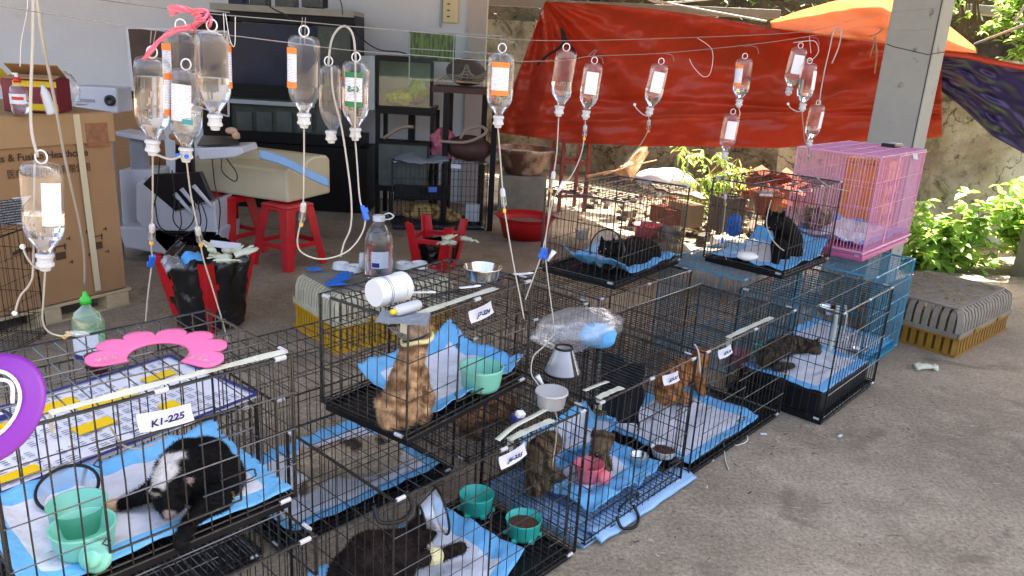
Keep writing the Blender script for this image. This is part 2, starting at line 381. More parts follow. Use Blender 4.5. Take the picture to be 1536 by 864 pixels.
# a quilted pad: white middle, blue film border that shows at the rim
def pad_mat(name, lx, ly, bw, blue=L3((112, 184, 232)), white=L3((214, 216, 224))):
    m = pm(name, white, .6, bump=.35, bs=55); n = m.node_tree.nodes; l = m.node_tree.links; b = n['Principled BSDF']
    tc = n.new('ShaderNodeTexCoord'); sx = n.new('ShaderNodeSeparateXYZ'); l.new(tc.outputs['UV'], sx.inputs[0])
    def band(sock, half, w):
        a = n.new('ShaderNodeMath'); a.operation = 'SUBTRACT'; a.inputs[1].default_value = .5; l.new(sock, a.inputs[0])
        c = n.new('ShaderNodeMath'); c.operation = 'ABSOLUTE'; l.new(a.outputs[0], c.inputs[0])
        g = n.new('ShaderNodeMath'); g.operation = 'GREATER_THAN'; g.inputs[1].default_value = .5-w; l.new(c.outputs[0], g.inputs[0]); return g
    g1 = band(sx.outputs['X'], .5, bw/lx); g2 = band(sx.outputs['Y'], .5, bw/ly)
    mm = n.new('ShaderNodeMath'); mm.operation = 'MAXIMUM'; l.new(g1.outputs[0], mm.inputs[0]); l.new(g2.outputs[0], mm.inputs[1])
    ck = n.new('ShaderNodeTexNoise'); ck.inputs['Scale'].default_value = 14; l.new(tc.outputs['UV'], ck.inputs[0])
    r = n.new('ShaderNodeMapRange'); r.inputs[3].default_value = .8; r.inputs[4].default_value = 1.1; l.new(ck.outputs[0], r.inputs[0])
    vo = n.new('ShaderNodeTexVoronoi'); vo.inputs['Scale'].default_value = 34; l.new(tc.outputs['UV'], vo.inputs['Vector'])
    bq = n.new('ShaderNodeBump'); bq.inputs['Strength'].default_value = .35; bq.inputs['Distance'].default_value = .004; l.new(vo.outputs[0], bq.inputs['Height'])
    for ln_ in list(b.inputs['Normal'].links): l.new(ln_.from_socket, bq.inputs['Normal'])
    l.new(bq.outputs[0], b.inputs['Normal'])
    dt = n.new('ShaderNodeTexNoise'); dt.inputs['Scale'].default_value = 5; dt.inputs['Detail'].default_value = 7; l.new(tc.outputs['Object'], dt.inputs[0])
    dr_ = n.new('ShaderNodeMapRange'); dr_.inputs[1].default_value = .60; dr_.inputs[2].default_value = .72; dr_.inputs[4].default_value = .45; l.new(dt.outputs[0], dr_.inputs[0])
    mx = n.new('ShaderNodeMix'); mx.data_type = 'RGBA'; mx.inputs[6].default_value = white+(1,); mx.inputs[7].default_value = blue+(1,); l.new(mm.outputs[0], mx.inputs[0])
    m2 = n.new('ShaderNodeMix'); m2.data_type = 'RGBA'; m2.blend_type = 'MULTIPLY'; m2.inputs[0].default_value = 1
    l.new(mx.outputs[2], m2.inputs[6]); l.new(r.outputs[0], m2.inputs[7])
    m3 = n.new('ShaderNodeMix'); m3.data_type = 'RGBA'; m3.inputs[7].default_value = L3((150, 140, 116))+(1,); l.new(dr_.outputs[0], m3.inputs[0]); l.new(m2.outputs[2], m3.inputs[6]); l.new(m3.outputs[2], b.inputs['Base Color']); return m

# ------------------------------------------------------------------ setting: ground, floor, walls, roof, pillar
def concrete(name, base, dark, light):
    m = pm(name, base, .82); n = m.node_tree.nodes; l = m.node_tree.links; b = n['Principled BSDF']
    tc = n.new('ShaderNodeTexCoord')
    def ns(scale, det, rough=.6):
        t = n.new('ShaderNodeTexNoise'); t.inputs['Scale'].default_value = scale; t.inputs['Detail'].default_value = det
        t.inputs['Roughness'].default_value = rough; l.new(tc.outputs['Object'], t.inputs[0]); return t
    def mix(fac, a, c, typ='MIX'):
        x = n.new('ShaderNodeMix'); x.data_type = 'RGBA'; x.blend_type = typ
        if isinstance(fac, float): x.inputs[0].default_value = fac
        else: l.new(fac, x.inputs[0])
        for sock, v in ((x.inputs[6], a), (x.inputs[7], c)):
            if isinstance(v, tuple): sock.default_value = v+(1,)
            else: l.new(v, sock)
        return x.outputs[2]
    def rng(sock, a, c, lo=0., hi=1.):
        r = n.new('ShaderNodeMapRange'); r.inputs[1].default_value = a; r.inputs[2].default_value = c
        r.inputs[3].default_value = lo; r.inputs[4].default_value = hi; l.new(sock, r.inputs[0]); return r.outputs[0]
    big, mid, fine, spk = ns(1.1, 9, .7), ns(5, 8, .7), ns(62, 5, .75), ns(120, 3, .7)
    c = mix(rng(big.outputs[0], .30, .60), dark, base)
    c = mix(rng(mid.outputs[0], .50, .75, 0, .6), c, light)
    c = mix(rng(mid.outputs[0], .45, .30, 0, .6), c, dark)
    c = mix(1.0, c, rng(fine.outputs[0], .32, .68, .52, 1.42), 'MULTIPLY')
    c = mix(rng(spk.outputs[0], .60, .68, 0, .8), c, tuple(v*.3 for v in dark))
    c = mix(rng(spk.outputs[0], .34, .29, 0, .6), c, tuple(min(1, v*1.7) for v in light))
    st = n.new('ShaderNodeTexNoise'); st.inputs['Scale'].default_value = 2.3; st.inputs['Detail'].default_value = 3; st.inputs['Distortion'].default_value = 1.2
    l.new(tc.outputs['Object'], st.inputs[0])
    c = mix(rng(st.outputs[0], .58, .68, 0, .55), c, tuple(v*.45 for v in dark))
    mp = n.new('ShaderNodeMapping'); mp.inputs['Scale'].default_value = (9, 38, 1); mp.inputs['Rotation'].default_value = (0, 0, .5); l.new(tc.outputs['Object'], mp.inputs[0])
    sc_ = n.new('ShaderNodeTexNoise'); sc_.inputs['Scale'].default_value = 1.6; sc_.inputs['Detail'].default_value = 4; sc_.inputs['Distortion'].default_value = .8; l.new(mp.outputs[0], sc_.inputs[0])
    c = mix(rng(sc_.outputs[0], .64, .70, 0, .55), c, tuple(v*.35 for v in dark))
    c = mix(rng(sc_.outputs[0], .33, .28, 0, .35), c, tuple(min(1, v*1.4) for v in light))
    vc = n.new('ShaderNodeTexVoronoi'); vc.feature = 'DISTANCE_TO_EDGE'; vc.inputs['Scale'].default_value = .42
    wv = n.new('ShaderNodeVectorMath'); wv.operation = 'MULTIPLY_ADD'; wv.inputs[1].default_value = (.7, .7, .7); l.new(mid.outputs[1], wv.inputs[0]); l.new(tc.outputs['Object'], wv.inputs[2]); l.new(wv.outputs[0], vc.inputs['Vector'])
    c = mix(rng(vc.outputs[0], .0035, .001, 0, .55), c, tuple(v*.25 for v in dark))
    l.new(c, b.inputs['Base Color'])
    l.new(rng(mid.outputs[0], .3, .7, .65, .9), b.inputs['Roughness'])
    bp = n.new('ShaderNodeBump'); bp.inputs['Strength'].default_value = .35; bp.inputs['Distance'].default_value = .004
    l.new(fine.outputs[0], bp.inputs['Height']); l.new(bp.outputs[0], b.inputs['Normal']); return m
concrete('floor_concrete', L3((158, 143, 122)), L3((116, 103, 86)), L3((186, 172, 148)))
concrete('dirt_ground', L3((136, 118, 94)), L3((86, 72, 56)), L3((164, 148, 122)))
def rocky(name, light, mid, dark, moss):
    m = pm(name, light, .92); n = m.node_tree.nodes; l = m.node_tree.links; b = n['Principled BSDF']
    tc = n.new('ShaderNodeTexCoord')
    def ns(scale, det, rough=.65, dist=0., st=None):
        t = n.new('ShaderNodeTexNoise'); t.inputs['Scale'].default_value = scale; t.inputs['Detail'].default_value = det
        t.inputs['Roughness'].default_value = rough; t.inputs['Distortion'].default_value = dist
        if st:
            mp = n.new('ShaderNodeMapping'); mp.inputs['Scale'].default_value = st; l.new(tc.outputs['Object'], mp.inputs[0]); l.new(mp.outputs[0], t.inputs[0])
        else: l.new(tc.outputs['Object'], t.inputs[0])
        return t.outputs[0]
    def mix(fac, a, c):
        x = n.new('ShaderNodeMix'); x.data_type = 'RGBA'; l.new(fac, x.inputs[0])
        for sock, v in ((x.inputs[6], a), (x.inputs[7], c)):
            if isinstance(v, tuple): sock.default_value = v+(1,)
            else: l.new(v, sock)
        return x.outputs[2]
    def rng(sock, a, c, lo=0., hi=1.):
        r = n.new('ShaderNodeMapRange'); r.inputs[1].default_value = a; r.inputs[2].default_value = c
        r.inputs[3].default_value = lo; r.inputs[4].default_value = hi; l.new(sock, r.inputs[0]); return r.outputs[0]
    c = mix(rng(ns(2.2, 9), .4, .62), mid, light)
    c = mix(rng(ns(3.4, 8, .7, .6, (1, 1, .5)), .54, .64, 0, .85), c, moss)
    c = mix(rng(ns(9, 8, .75), .56, .66, 0, .8), c, dark)
    v = n.new('ShaderNodeTexVoronoi'); v.feature = 'DISTANCE_TO_EDGE'; v.inputs['Scale'].default_value = .8
    w = n.new('ShaderNodeTexNoise'); w.inputs['Scale'].default_value = 3; w.inputs['Detail'].default_value = 5; l.new(tc.outputs['Object'], w.inputs[0])
    ad = n.new('ShaderNodeVectorMath'); ad.operation = 'MULTIPLY_ADD'; ad.inputs[1].default_value = (.9, .9, .9)
    l.new(w.outputs[1], ad.inputs[0]); l.new(tc.outputs['Object'], ad.inputs[2]); l.new(ad.outputs[0], v.inputs['Vector'])
    c = mix(rng(v.outputs[0], .014, .003, 0, .75), c, tuple(q*.4 for q in dark))
    l.new(c, b.inputs['Base Color'])
    bp = n.new('ShaderNodeBump'); bp.inputs['Strength'].default_value = 1.0; bp.inputs['Distance'].default_value = .07
    l.new(ns(11, 9, .7), bp.inputs['Height']); l.new(bp.outputs[0], b.inputs['Normal']); return m
rocky('rock_face', L3((214, 210, 192)), L3((166, 162, 144)), L3((66, 64, 52)), L3((92, 98, 62)))
rocky('mossy_face', L3((196, 192, 174)), L3((128, 122, 100)), L3((52, 48, 36)), L3((76, 82, 48)))
rocky('earth_bank', L3((106, 88, 62)), L3((74, 62, 44)), L3((28, 24, 18)), L3((58, 66, 34)))

def ground_z(x, y): return -.03
b = MB(); b.add([(-40, -30, -.03), (60, -30, -.03), (60, 80, -.03), (-40, 80, -.03)], [(0, 1, 2, 3)])
tag(b.build('ground', 'dirt_ground'), kind='structure')
# the concrete floor of the yard: a slab with its edge running off to the back left
b = MB(); b.prism([(-8, -4), (9, -4), (9, 6.5), (3.2, 6.42), (2.1, 6.85), (1.55, 7.5), (.3, 10.4), (-8, 10.4)], .03, Matrix.Translation((0, 0, -.03)))
b.v = [Vector(p) for p in b.v]
tag(b.build('floor', 'floor_concrete'), kind='structure')

# house wall with its painted end
WY = 8.3
wl = W(700, 100, WY).x; wr = W(727, 100, WY).x
b = MB(); b.box(((wl-9)/2, WY+.12, 2.05), (wl+9, .24, 4.1)); b.v = b.v
o = tag(b.build('house_wall', 'wall_paint'), 'pale grey painted house wall behind the tanks and the big carton', 'wall')
b = MB(); b.box(((wl+wr)/2+.001, WY+.10, 2.05), (wr-wl, .30, 4.1)); c_ = b.build('wall_end', 'wall_warm', o)
b = MB(); zs = W(655, 25, WY)
for a_, c2 in ((672, 0),): pass
b = MB(); x0, x1 = W(665, 10, WY).x, W(688, 10, WY).x
b.box(((x0+x1)/2, WY-.02, W(670, 14, WY).z+.02), (x1-x0, .04, .30))
so_ = tag(b.build('wall_socket', 'socket_ivory', bevel=.006), 'ivory double socket in a worn frame high on the grey wall', 'socket')
b = MB()
for k in range(4): b.box(((x0+x1)/2-.02, WY-.042, W(670, 14, WY).z-.07+k*.06), (.03, .004, .012))
b.build('socket_slot', 'ink_black', so_)
b = MB(); b.box(((x0+x1)/2-.10, WY-.014, W(670, 14, WY).z), (.02, .03, .36)); b.build('side_frame', 'panel_grey', so_)

# unseen roof: shades the yard; edges and height shaped for shade line and sky light
RZ = 4.1
off = Vector((SUNV.x/SUNV.z, SUNV.y/SUNV.z, 0))*RZ
edge = [(8.6, 6.3), (3.3, 6.2), (1.62, 6.45), (1.02, 7.2), (-.35, 10.4)]
poly = [(-10+off.x, 1.8), (9.5, 1.8)]+[(x+off.x, y+off.y) for x, y in edge]+[(-10, 10.4+off.y)]
b = MB(); b.prism(poly, .12, Matrix.Translation((0, 0, RZ)))
tag(b.build('roof', 'roof_under'), 'flat sheet roof over the yard, out of view', 'roof')

# square painted pillar
pc = W(1345, 225, 5.45)
pl, pr_ = W(1303, 220, 5.35), W(1377, 235, 5.5)
prt = thing('concrete_pillar', 'square grey painted concrete pillar behind the pink cage', 'pillar', (0, 0, 0))
PW = .32; pa = radians(-3)
pcx, pcy = W(1341, 228, 5.6).x, 5.6
prt.location = (pcx, pcy, 0); prt.rotation_euler = (0, 0, radians(-42))
b = MB(); b.box((0, 0, 2.05), (PW, .26, 4.1)); b.build('shaft', 'pillar_paint', prt, bevel=.008)
b = MB()
for i in range(3):
    x = PW/2+.0015
b.box((PW/2-.012, -.1305, 1.7), (.006, .004, 3.3)); b.build('edge_crack', 'board_dark', prt)

# retaining wall: mossy stone behind the tarp, rock face to the right
def wallsheet(name, path, h, matn, label, amp=.22, lean=.10, seg=26, rows=34, sc=1.1):
    pts = [Vector((x, y, 0)) for x, y in path]; L = [0]
    for i in range(1, len(pts)): L.append(L[-1]+(pts[i]-pts[i-1]).length)
    def at(t):
        d = t*L[-1]
        for i in range(1, len(pts)):
            if d <= L[i]+1e-6:
                k = (d-L[i-1])/(L[i]-L[i-1]); return pts[i-1].lerp(pts[i], k)
        return pts[-1]
    nu = int(L[-1]*seg)
    def fn(u, v):
        p = at(u); z = -.1+v*h
        k = nz(p.x*sc, p.y*sc, z*sc)*amp+nz(p.x*4, p.y*4, z*4+7)*amp*.35+nz(p.x*11, p.y*11, z*11)*amp*.12
        return (p.x+k*.3, p.y+lean*z-k, z)
    m = MB(); m.sheet(fn, nu, rows)
    def back(u, v):
        p = at(u); z = -.1+v*h; return (p.x, p.y+lean*z+.9, z)
    m2 = MB(); m2.sheet(back, 12, 2)
    o = len(m.v); m.v += m2.v
    for f in m2.f: m.face([i+o for i in f][::-1])
    return tag(m.build(name, matn, smooth=True), label, 'wall')
wallsheet('rock_wall', [(3.0, 8.0), (4.4, 7.7), (6.2, 7.9), (9.0, 8.6)], 1.9, 'rock_face', 'cracked pale rock wall with moss to the right of the pillar', .30, .22, 16, 40)
wallsheet('stone_wall', [(-1.4, 12.0), (1.6, 11.2), (3.6, 9.6), (4.6, 9.2)], 2.15, 'mossy_face', 'mossy stained stone wall behind the red tarpaulin', .2, .03, 12, 30, .8)
def bankfn(u, v):
    x = -3+u*16; z = 1.7+v*3.4; y = 13.2-u*3.6+v*1.0
    return (x, y-nz(x*.8, z*.8)*.5-nz(x*3, z*3, 3)*.2, z)
b = MB(); b.sheet(bankfn, 90, 22); tag(b.build('earth_bank', 'earth_bank', smooth=True), kind='structure')
# concrete rail on top of the wall
for (xa, ya, xb, yb, lab) in ((735, 2, 1170, 22, 'weathered grey concrete rail along the top of the stone wall'), (1390, 8, 1545, 22, 'grey concrete rail above the plum tarpaulin')):
    A, B = W(xa, ya, 9.6), W(xb, yb, 8.8)
    m = MB(); dv = (B-A); M = frame((A+B)/2, dv, (0, 1, 0)); m.box((0, 0, 0), (dv.length, .16, .09), M)
    tag(m.build('concrete_rail', 'beam_grey', bevel=.008), lab, 'rail')
# rubble and litter on the strip outside
def scatter_rubble():
    m = MB()
    for i in range(520):
        px = random.uniform(770, 1200); Y = random.uniform(6.9, 9.6)
        X = (px-768)/F_PX*Y*1.02
        if X < .78+(8.4-Y)*.40: continue
        s = random.uniform(.015, .07)*(1 if random.random() < .85 else 1.7); z = -.03+s*.25+max(0, .12*(nz(X*1.2, Y*1.2)+.3))
        M = Matrix.Translation((X, Y, z)) @ Matrix.Rotation(random.uniform(0, 6.28), 4, 'Z') @ Matrix.Rotation(random.uniform(-.7, .7), 4, 'X')
        m.box((0, 0, 0), (s, s*random.uniform(.4, 1.3), s*random.uniform(.25, .8)), M, taper=random.uniform(.5, 1)); m.m[-6:] = [random.choice((0, 1, 1, 2, 2, 3))]*6
    tag(m.build('rubble', ['rubble', 'board_brown', 'board_dark', 'brick_orange'], bevel=.003), kind='stuff')
scatter_rubble()

# ------------------------------------------------------------------ wire cages
def grid(m, O, U, V, lu, lv, su, sv, r=.0015, rf=.0024, skip=None):
    """wires in the plane O + U*a + V*b: along V every su, along U every sv, thicker round the edge"""
    O, U, V = Vector(O), Vector(U), Vector(V); N = U.cross(V)*r*1.6
    nu = max(1, round(lu/su)); nv = max(1, round(lv/sv))
    for i in range(1, nu):
        a = lu*i/nu+random.uniform(-.0012, .0012)
        if skip and skip[0] < a < skip[1]:
            if skip[2] > .01: m.wire(O+U*a, O+U*a+V*skip[2], r)
            if skip[3] < lv-.01: m.wire(O+U*a+V*skip[3], O+U*a+V*lv, r)
            continue
        mp_ = O+U*(a+random.gauss(0, .0011))+V*lv*random.uniform(.3, .7)+N*random.gauss(0, .35); m.wire(O+U*a, mp_, r); m.wire(mp_, O+U*(a+random.uniform(-.001, .001))+V*lv, r)
    for j in range(1, nv):
        c = lv*j/nv
        if skip and skip[2] < c < skip[3]:
            m.wire(O+V*c+N, O+U*skip[0]+V*c+N, r); m.wire(O+U*skip[1]+V*c+N, O+U*lu+V*c+N, r)
        else: m.wire(O+V*c+N, O+U*lu+V*c+N, r*1.15)
    for a, c in ((O, O+U*lu), (O+U*lu, O+U*lu+V*lv), (O+U*lu+V*lv, O+V*lv), (O+V*lv, O)): m.wire(a, c, rf, 6)
def make_cage(label, s0, q0, Lx, Wy, H, z=0.0, ang=48, mat='black_wire', sp=.040, hs=.115, door=None, tagtxt=None, tagx=.1,
              tape=None, tray='black_plastic', group='wire cages in the stacked rows', handle=False, loc=None, name='wire_cage', near='grid', fold=False, rw=.0017, tagz=.008, tsp=.042):
    p = SQ(s0, q0, z) if loc is None else Vector(loc)
    t = thing(name, label, 'cage', p, radians(ang), group)
    g = .028
    def part(nm, m, mt=None, **k): return m.build(nm, mt or mat, t, **k)
    dr = door
    m = MB(); grid(m, (0, 0, g), (1, 0, 0), (0, 0, 1), Lx, H-g, sp, hs, rw, rw*1.6, skip=dr); part('front_panel', m)
    if dr:
        x0, x1, z0, z1 = dr; m = MB(); e = .004
        grid(m, (x0+e, -.005, g+z0+e), (1, 0, 0), (0, 0, 1), x1-x0-2*e, z1-z0-2*e, sp, hs, rw, rw*1.7)
        for zz in (z0+.05, z1-.06):      # slide bolts: bent wire loops
            a = g+zz; m.tube(curve([(x1-.09, -.010, a), (x1+.02, -.010, a), (x1+.028, -.010, a+.012), (x1+.02, -.010, a+.022), (x1-.05, -.010, a+.022)], 3), rw*1.2, 5)
        d = part('door', m)
        for zz in (z0+.03, z1-.03):
            m = MB(); m.tube([(x0, -.006, g+zz-.008), (x0-.008, -.006, g+zz), (x0, -.006, g+zz+.008), (x0+.006, -.006, g+zz)], rw*1.3, 5, closed=True)
            m.build('door_hinge', mat, d)
    m = MB(); grid(m, (0, Wy, g), (1, 0, 0), (0, 0, 1), Lx, H-g, sp, hs, rw, rw*1.6); part('back_panel', m)
    m = MB(); grid(m, (.003, .004, g), (0, 1, 0), (0, 0, 1), Wy-.008, H-g-.004, sp*.95, hs, rw, rw*1.6); part('side_panel', m)
    m = MB(); grid(m, (Lx-.003, .004, g), (0, 1, 0), (0, 0, 1), Wy-.008, H-g-.004, sp*.95, hs, rw, rw*1.6); part('side_panel', m)
    m = MB(); grid(m, (.004, .003, H), (1, 0, 0), (0, 1, 0), Lx-.008, Wy-.006, tsp, Wy/4.02, rw, rw*1.5); part('top_panel', m)
    m = MB(); grid(m, (.004, .004, g+.012), (1, 0, 0), (0, 1, 0), Lx-.008, Wy-.008, sp*.55, Wy/3.02, rw*.85, rw*1.5)
    for x in (.03, Lx-.03):
        for y in (.02, Wy-.02): m.wire((x, y, 0.002), (x, y, g+.012), rw*1.6, 6); m.wire((x-.012, y, .003), (x+.012, y, .003), rw*1.6, 6)
    part('floor_grid', m)
    if tray:
        m = MB(); h = .024
        m.box((Lx/2, Wy/2, .016), (Lx-.02, Wy-.02, .003))
        for (cx, cy, sx, sy) in ((Lx/2, .010, Lx-.02, .004), (Lx/2, Wy-.010, Lx-.02, .004), (.010, Wy/2, .004, Wy-.02), (Lx-.010, Wy/2, .004, Wy-.02)):
            m.box((cx, cy, .004+h/2), (sx, sy, h))
        m.box((Lx/2, .006, .028), (Lx-.012, .012, .003)); m.box((.006, Wy/2, .028), (.012, Wy-.03, .003))
        part('tray', m, tray)
    for (x, y, zz, ax) in ((.02, 0, H, 0), (Lx-.03, 0, H, 0), (Lx*.5, 0, H, 0), (.0, Wy-.03, H, 1), (Lx, .04, H, 1), (0, .03, g+.004, 1), (Lx-.03, 0, g+.002, 0)):
        m = MB(); dv = Vector((.013, 0, 0)) if ax == 0 else Vector((0, .013, 0)); c_ = Vector((x, y, zz))
        m.wire(c_-dv, c_+dv, .0058, 8); part('hinge_clip', m, 'clip_plastic', smooth=False)
    if handle:
        m = MB(); a = Vector(handle); m.tube(curve([a+Vector((0, 0, .02)), a+Vector((-.002, -.03, -.012)), a+Vector((.05, -.05, -.02)), a+Vector((.10, -.03, -.012)), a+Vector((.105, 0, .02))], 5), .006, 6); part('handle', m, 'black_plastic', smooth=True)
    if tagtxt is not None:
        tx, wv = tagx, .105 if len(tagtxt) > 3 else .09
        m = MB(); rl = random.uniform(-.006, .006); m.sheet(lambda u, v: (tx+u*wv, -.006-.006*sin(u*3.1)-.012*(1-v)**2, H-tagz-.034*(1-v)+rl*(u-.5)*2), 8, 4)
        tg = part('name_tag', m, 'tag_paper', solid=.0006)
        if tagtxt: text_obj('tag_text', tagtxt, .022, 'ink_blue', tg, frame((tx+wv/2, -.0222, H-tagz-.018), (1, 0, 0), (0, -.2, 1)), bold=.0006)
    if tape:
        x0, x1 = tape; m = MB()
        m.sheet(lambda u, v: (x0+(x1-x0)*u, .010+v*.024+.003*sin(u*4), H+.005+.003*nz(u*5, v*2)), 40, 2)
        m.sheet(lambda u, v: (x0-.002*u, .004+.012*u*0+v*.024, H+.004-.035*u), 4, 2)
        part('tape_strip', m, 'tape_paper', solid=.001)
    return t

CG = {}
GF, GB = 'wire cages along the front of the bottom row', 'wire cages in the back row on the floor'
CG['W'] = make_cage('black wire cage in the bottom left corner under the black and white cat', .02, -1.28, .80, .48, .55, group=GF)
CG['C'] = make_cage('floor level black wire cage holding the dark brown cat and two teal bowls', 1.03, -1.27, .77, .48, .55, group=GF, tagtxt='J6-335', tagx=.36, tape=(.43, .62), handle=(.0, .08, .48), door=(.34, .70, .05, .36))
CG['G'] = make_cage('floor level black wire cage with a pink bowl and a tabby cat on blue pads', 1.85, -1.27, .62, .50, .55, tsp=.024, tray='pale_blue_film', group=GF, tagtxt='K7-31', tagx=.37, tape=(.03, .16), door=(.25, .55, .05, .38), handle=(.18, .0, .04))
CG['H'] = make_cage('floor level black wire cage with a ginger cat on a white pad', 2.53, -1.27, .84, .50, .55, tsp=.024, group=GF, tagtxt='K3-14', tagx=.09, tape=(.22, .62), door=(.06, .4, .05, .38))
CG['J'] = make_cage('tall black wire cage at the right end of the front row, raised black tray inside', 3.44, -1.09, .70, .50, .56, group=GF, hs=.14, tagtxt=None)
CG['V'] = make_cage('black wire cage under the spread poster behind the black and white cat', .25, -1.95, .80, .68, .55, group=GB)
CG['X'] = make_cage('black wire cage in the back row around the cream and grey cat', 1.10, -1.93, .76, .52, .55, group=GB)
CG['Y'] = make_cage('black wire cage in the back row behind the bag of blue masks', 1.93, -1.93, .74, .50, .55, tsp=.026, tray=None, group=GB)
CG['Z'] = make_cage('black wire cage underneath the cage of the cat in a round cone', 2.74, -1.93, .82, .50, .55, tsp=.026, tray=None, group=GB)
CG['Q'] = make_cage('turquoise wire cage on the floor beneath the seated black cat', 3.62, -1.66, .76, .50, .55, mat='blue_wire', tsp=.026, tray=None, group='coloured wire cages at the right end')
CG['B'] = make_cage('turquoise wire cage on the floor below the pink cage', 4.20, -1.20, .68, .52, .57, mat='blue_wire', sp=.03, group='coloured wire cages at the right end', tray='blue_wire', rw=.0017)
CG['K'] = make_cage('small black wire cage tagged K1-225 at the front left, one layer up', .27, -1.40, .575, .39, .385, z=.552, group='wire cages on top of the others', hs=.09, tagtxt='K1-225', tagx=.235, tagz=.035, tape=(.10, .57), door=(.16, .44, .05, .28), rw=.0017)
CG['F'] = make_cage('small black wire cage tagged J7-324 with a brown tabby cat sitting upright', 1.212, -1.444, .57, .345, .365, z=.552, ang=55, group='wire cages on top of the others', hs=.1, tagtxt='J7-324', tagx=.24, tagz=.02, tape=(.0, .40), door=(.20, .50, .04, .25))
CG['N'] = make_cage('black wire cage holding the black cat that wears a round clear cone', 2.868, -1.935, .71, .43, .42, z=.565, ang=54, group='wire cages on top of the others', hs=.14)
CG['M'] = make_cage('black wire cage holding the seated black cat beside the pink cage', 3.72, -1.50, .60, .46, .46, z=.568, group='wire cages on top of the others', hs=.13)
CG['P'] = make_cage('tall pink wire cage on top of the turquoise cage', 4.35, -1.335, .80, .46, .58, z=.60, mat='pink_wire', sp=.019, tsp=.02, hs=.15, tray=None, tagtxt='', tagx=.52, group='coloured wire cages at the right end', rw=.0017)
m = MB(); m.box((.35, .25, .088), (.64, .43, .118), taper=1.0); tag(m.build('litter_tray', 'black_plastic', bevel=.008), 'big black plastic tray turned over in the tall end cage', 'tray')
bpy.data.objects['litter_tray'].location = CG['J'].location; bpy.data.objects['litter_tray'].rotation_euler = CG['J'].rotation_euler
t = CG['P']
m = MB(); m.box((.40, .23, .02), (.81, .47, .028)); m.box((.40, .23, .052), (.78, .44, .02)); m.build('tray', 'pink_plastic', t, bevel=.005)
m = MB(); m.box((.40, -.004, .055), (.86, .012, .012)); m.box((-.006, .23, .055), (.012, .46, .012)); m.build('base_rim', 'pink_wire', t, bevel=.003)
m = MB(); m.wire((.30, -.004, .05), (.30, -.004, .57), .005, 8); m.wire((.30, -.004, .57), (.8, -.004, .57), .004, 8); m.build('door_post', 'pink_wire', t)
# back cage by the tanks, and the cage edge at the far left
p = F(588, 345, 0); p2 = F(728, 346, 0)
bc = make_cage('black wire cage in the back with a grey cloth on top, a yellowish cat inside', 0, 0, (p2-p).length, .5, .62, loc=p, ang=math.degrees(math.atan2(p2.y-p.y, p2.x-p.x)), hs=.15, tagtxt='', tagx=.52, group=None)
lc = make_cage('black wire cage cut off by the left edge of the picture', 0, 0, .5, .45, .62, loc=F(18, 560, 0)-Vector((.60, 0, 0)), ang=0, group=None, tray=None)

# ------------------------------------------------------------------ pads, bowls and other things in the cages
def pee_pad(label, s0, q0, Lx, Wy, z, ang=48, lifts=(0, 0, 0, 0), crumple=.012, seed=0, bw=.035, cols=None, tilt=0, loc=None, group='blue edged pads in the cages'):
    """lifts: how far the edges front, right, back, left climb the cage wall"""
    t = thing('pee_pad', label, 'pad', SQ(s0, q0, z) if loc is None else loc, radians(ang), group)
    lf, lr, lb, ll = lifts; R = random.Random(seed); a, b_ = R.uniform(0, 50), R.uniform(0, 50); w = .07
    def prof(d, lift, w=.03):       # d distance from edge -> (pull in, height)
        if lift <= 0 or d > lift+w: return 0
        return lift*max(0, 1-d/(lift+w))**1.3
    def fn(u, v):
        x, y = u*Lx, v*Wy
        h = crumple*(abs(nz(x*7+a, y*7+b_))*1.6+.5*nz(x*19+a, y*19)+.4)+crumple*.8*max(0, nz(x*3+b_, y*3+a))
        h = max(h, .001)
        z_ = h+max(prof(y, lf), prof(Wy-y, lb))+max(prof(x, ll), prof(Lx-x, lr))+tilt*u
        z_ += .004*sin(x*60+a)*((lb > 0)*max(0, 1-(Wy-y)/.1)+(lf > 0)*max(0, 1-y/.1))
        e = .008
        return (x+nz(y*6+a, 3)*e, y+nz(x*6+b_, 5)*e, z_)
    m = MB(); m.sheet(fn, 46, 34)
    mt = pad_mat('pad_%d' % seed, Lx, Wy, bw, **(cols or {}))
    MATS['pad_%d' % seed] = mt
    o = m.build('sheet', 'pad_%d' % seed, None, smooth=True, solid=.003)
    uv = o.data.uv_layers.new(name='UVMap')
    for poly_ in o.data.polygons:
        for li, vi in zip(poly_.loop_indices, poly_.vertices):
            j, i = divmod(vi, 47); uv.data[li].uv = (i/46, j/34)
    # the pad is one piece: fold the empty away
    o.name = 'pee_pad'; o.data.name = 'pee_pad'; o.location = t.location; o.rotation_euler = t.rotation_euler
    tag(o, t['label'], 'pad', group); bpy.data.objects.remove(t); return o
pee_pad('white quilted pad with broad blue edges under the black and white cat', .285, -1.415, .56, .375, .590, lifts=(.0, .0, .022, .045), seed=1, bw=.045, crumple=.010)
pee_pad('crumpled white and blue pad under the mint bowl in the J7-324 cage', 1.35, -1.475, .43, .33, .592, ang=55, lifts=(.01, .04, .05, 0), seed=2, bw=.05, crumple=.02)
pee_pad('white pad with a blue front edge beside the dark brown cat', 1.06, -1.29, .50, .42, .045, lifts=(0, .07, .015, 0), seed=3, bw=.05, crumple=.022)
pee_pad('pale pad under the cream and grey cat', 1.13, -1.95, .68, .48, .045, lifts=(0, 0, .03, .03), seed=4, bw=.04, crumple=.012)
pee_pad('rumpled blue pad under the pink bowl', 1.98, -1.33, .44, .36, .05, lifts=(.01, .02, .05, 0), seed=5, bw=.10, crumple=.03)
pee_pad('white pad heaped against the back of the pink bowl cage', 2.02, -1.58, .44, .18, .10, lifts=(0, .03, .05, .02), seed=6, bw=.02, crumple=.03)
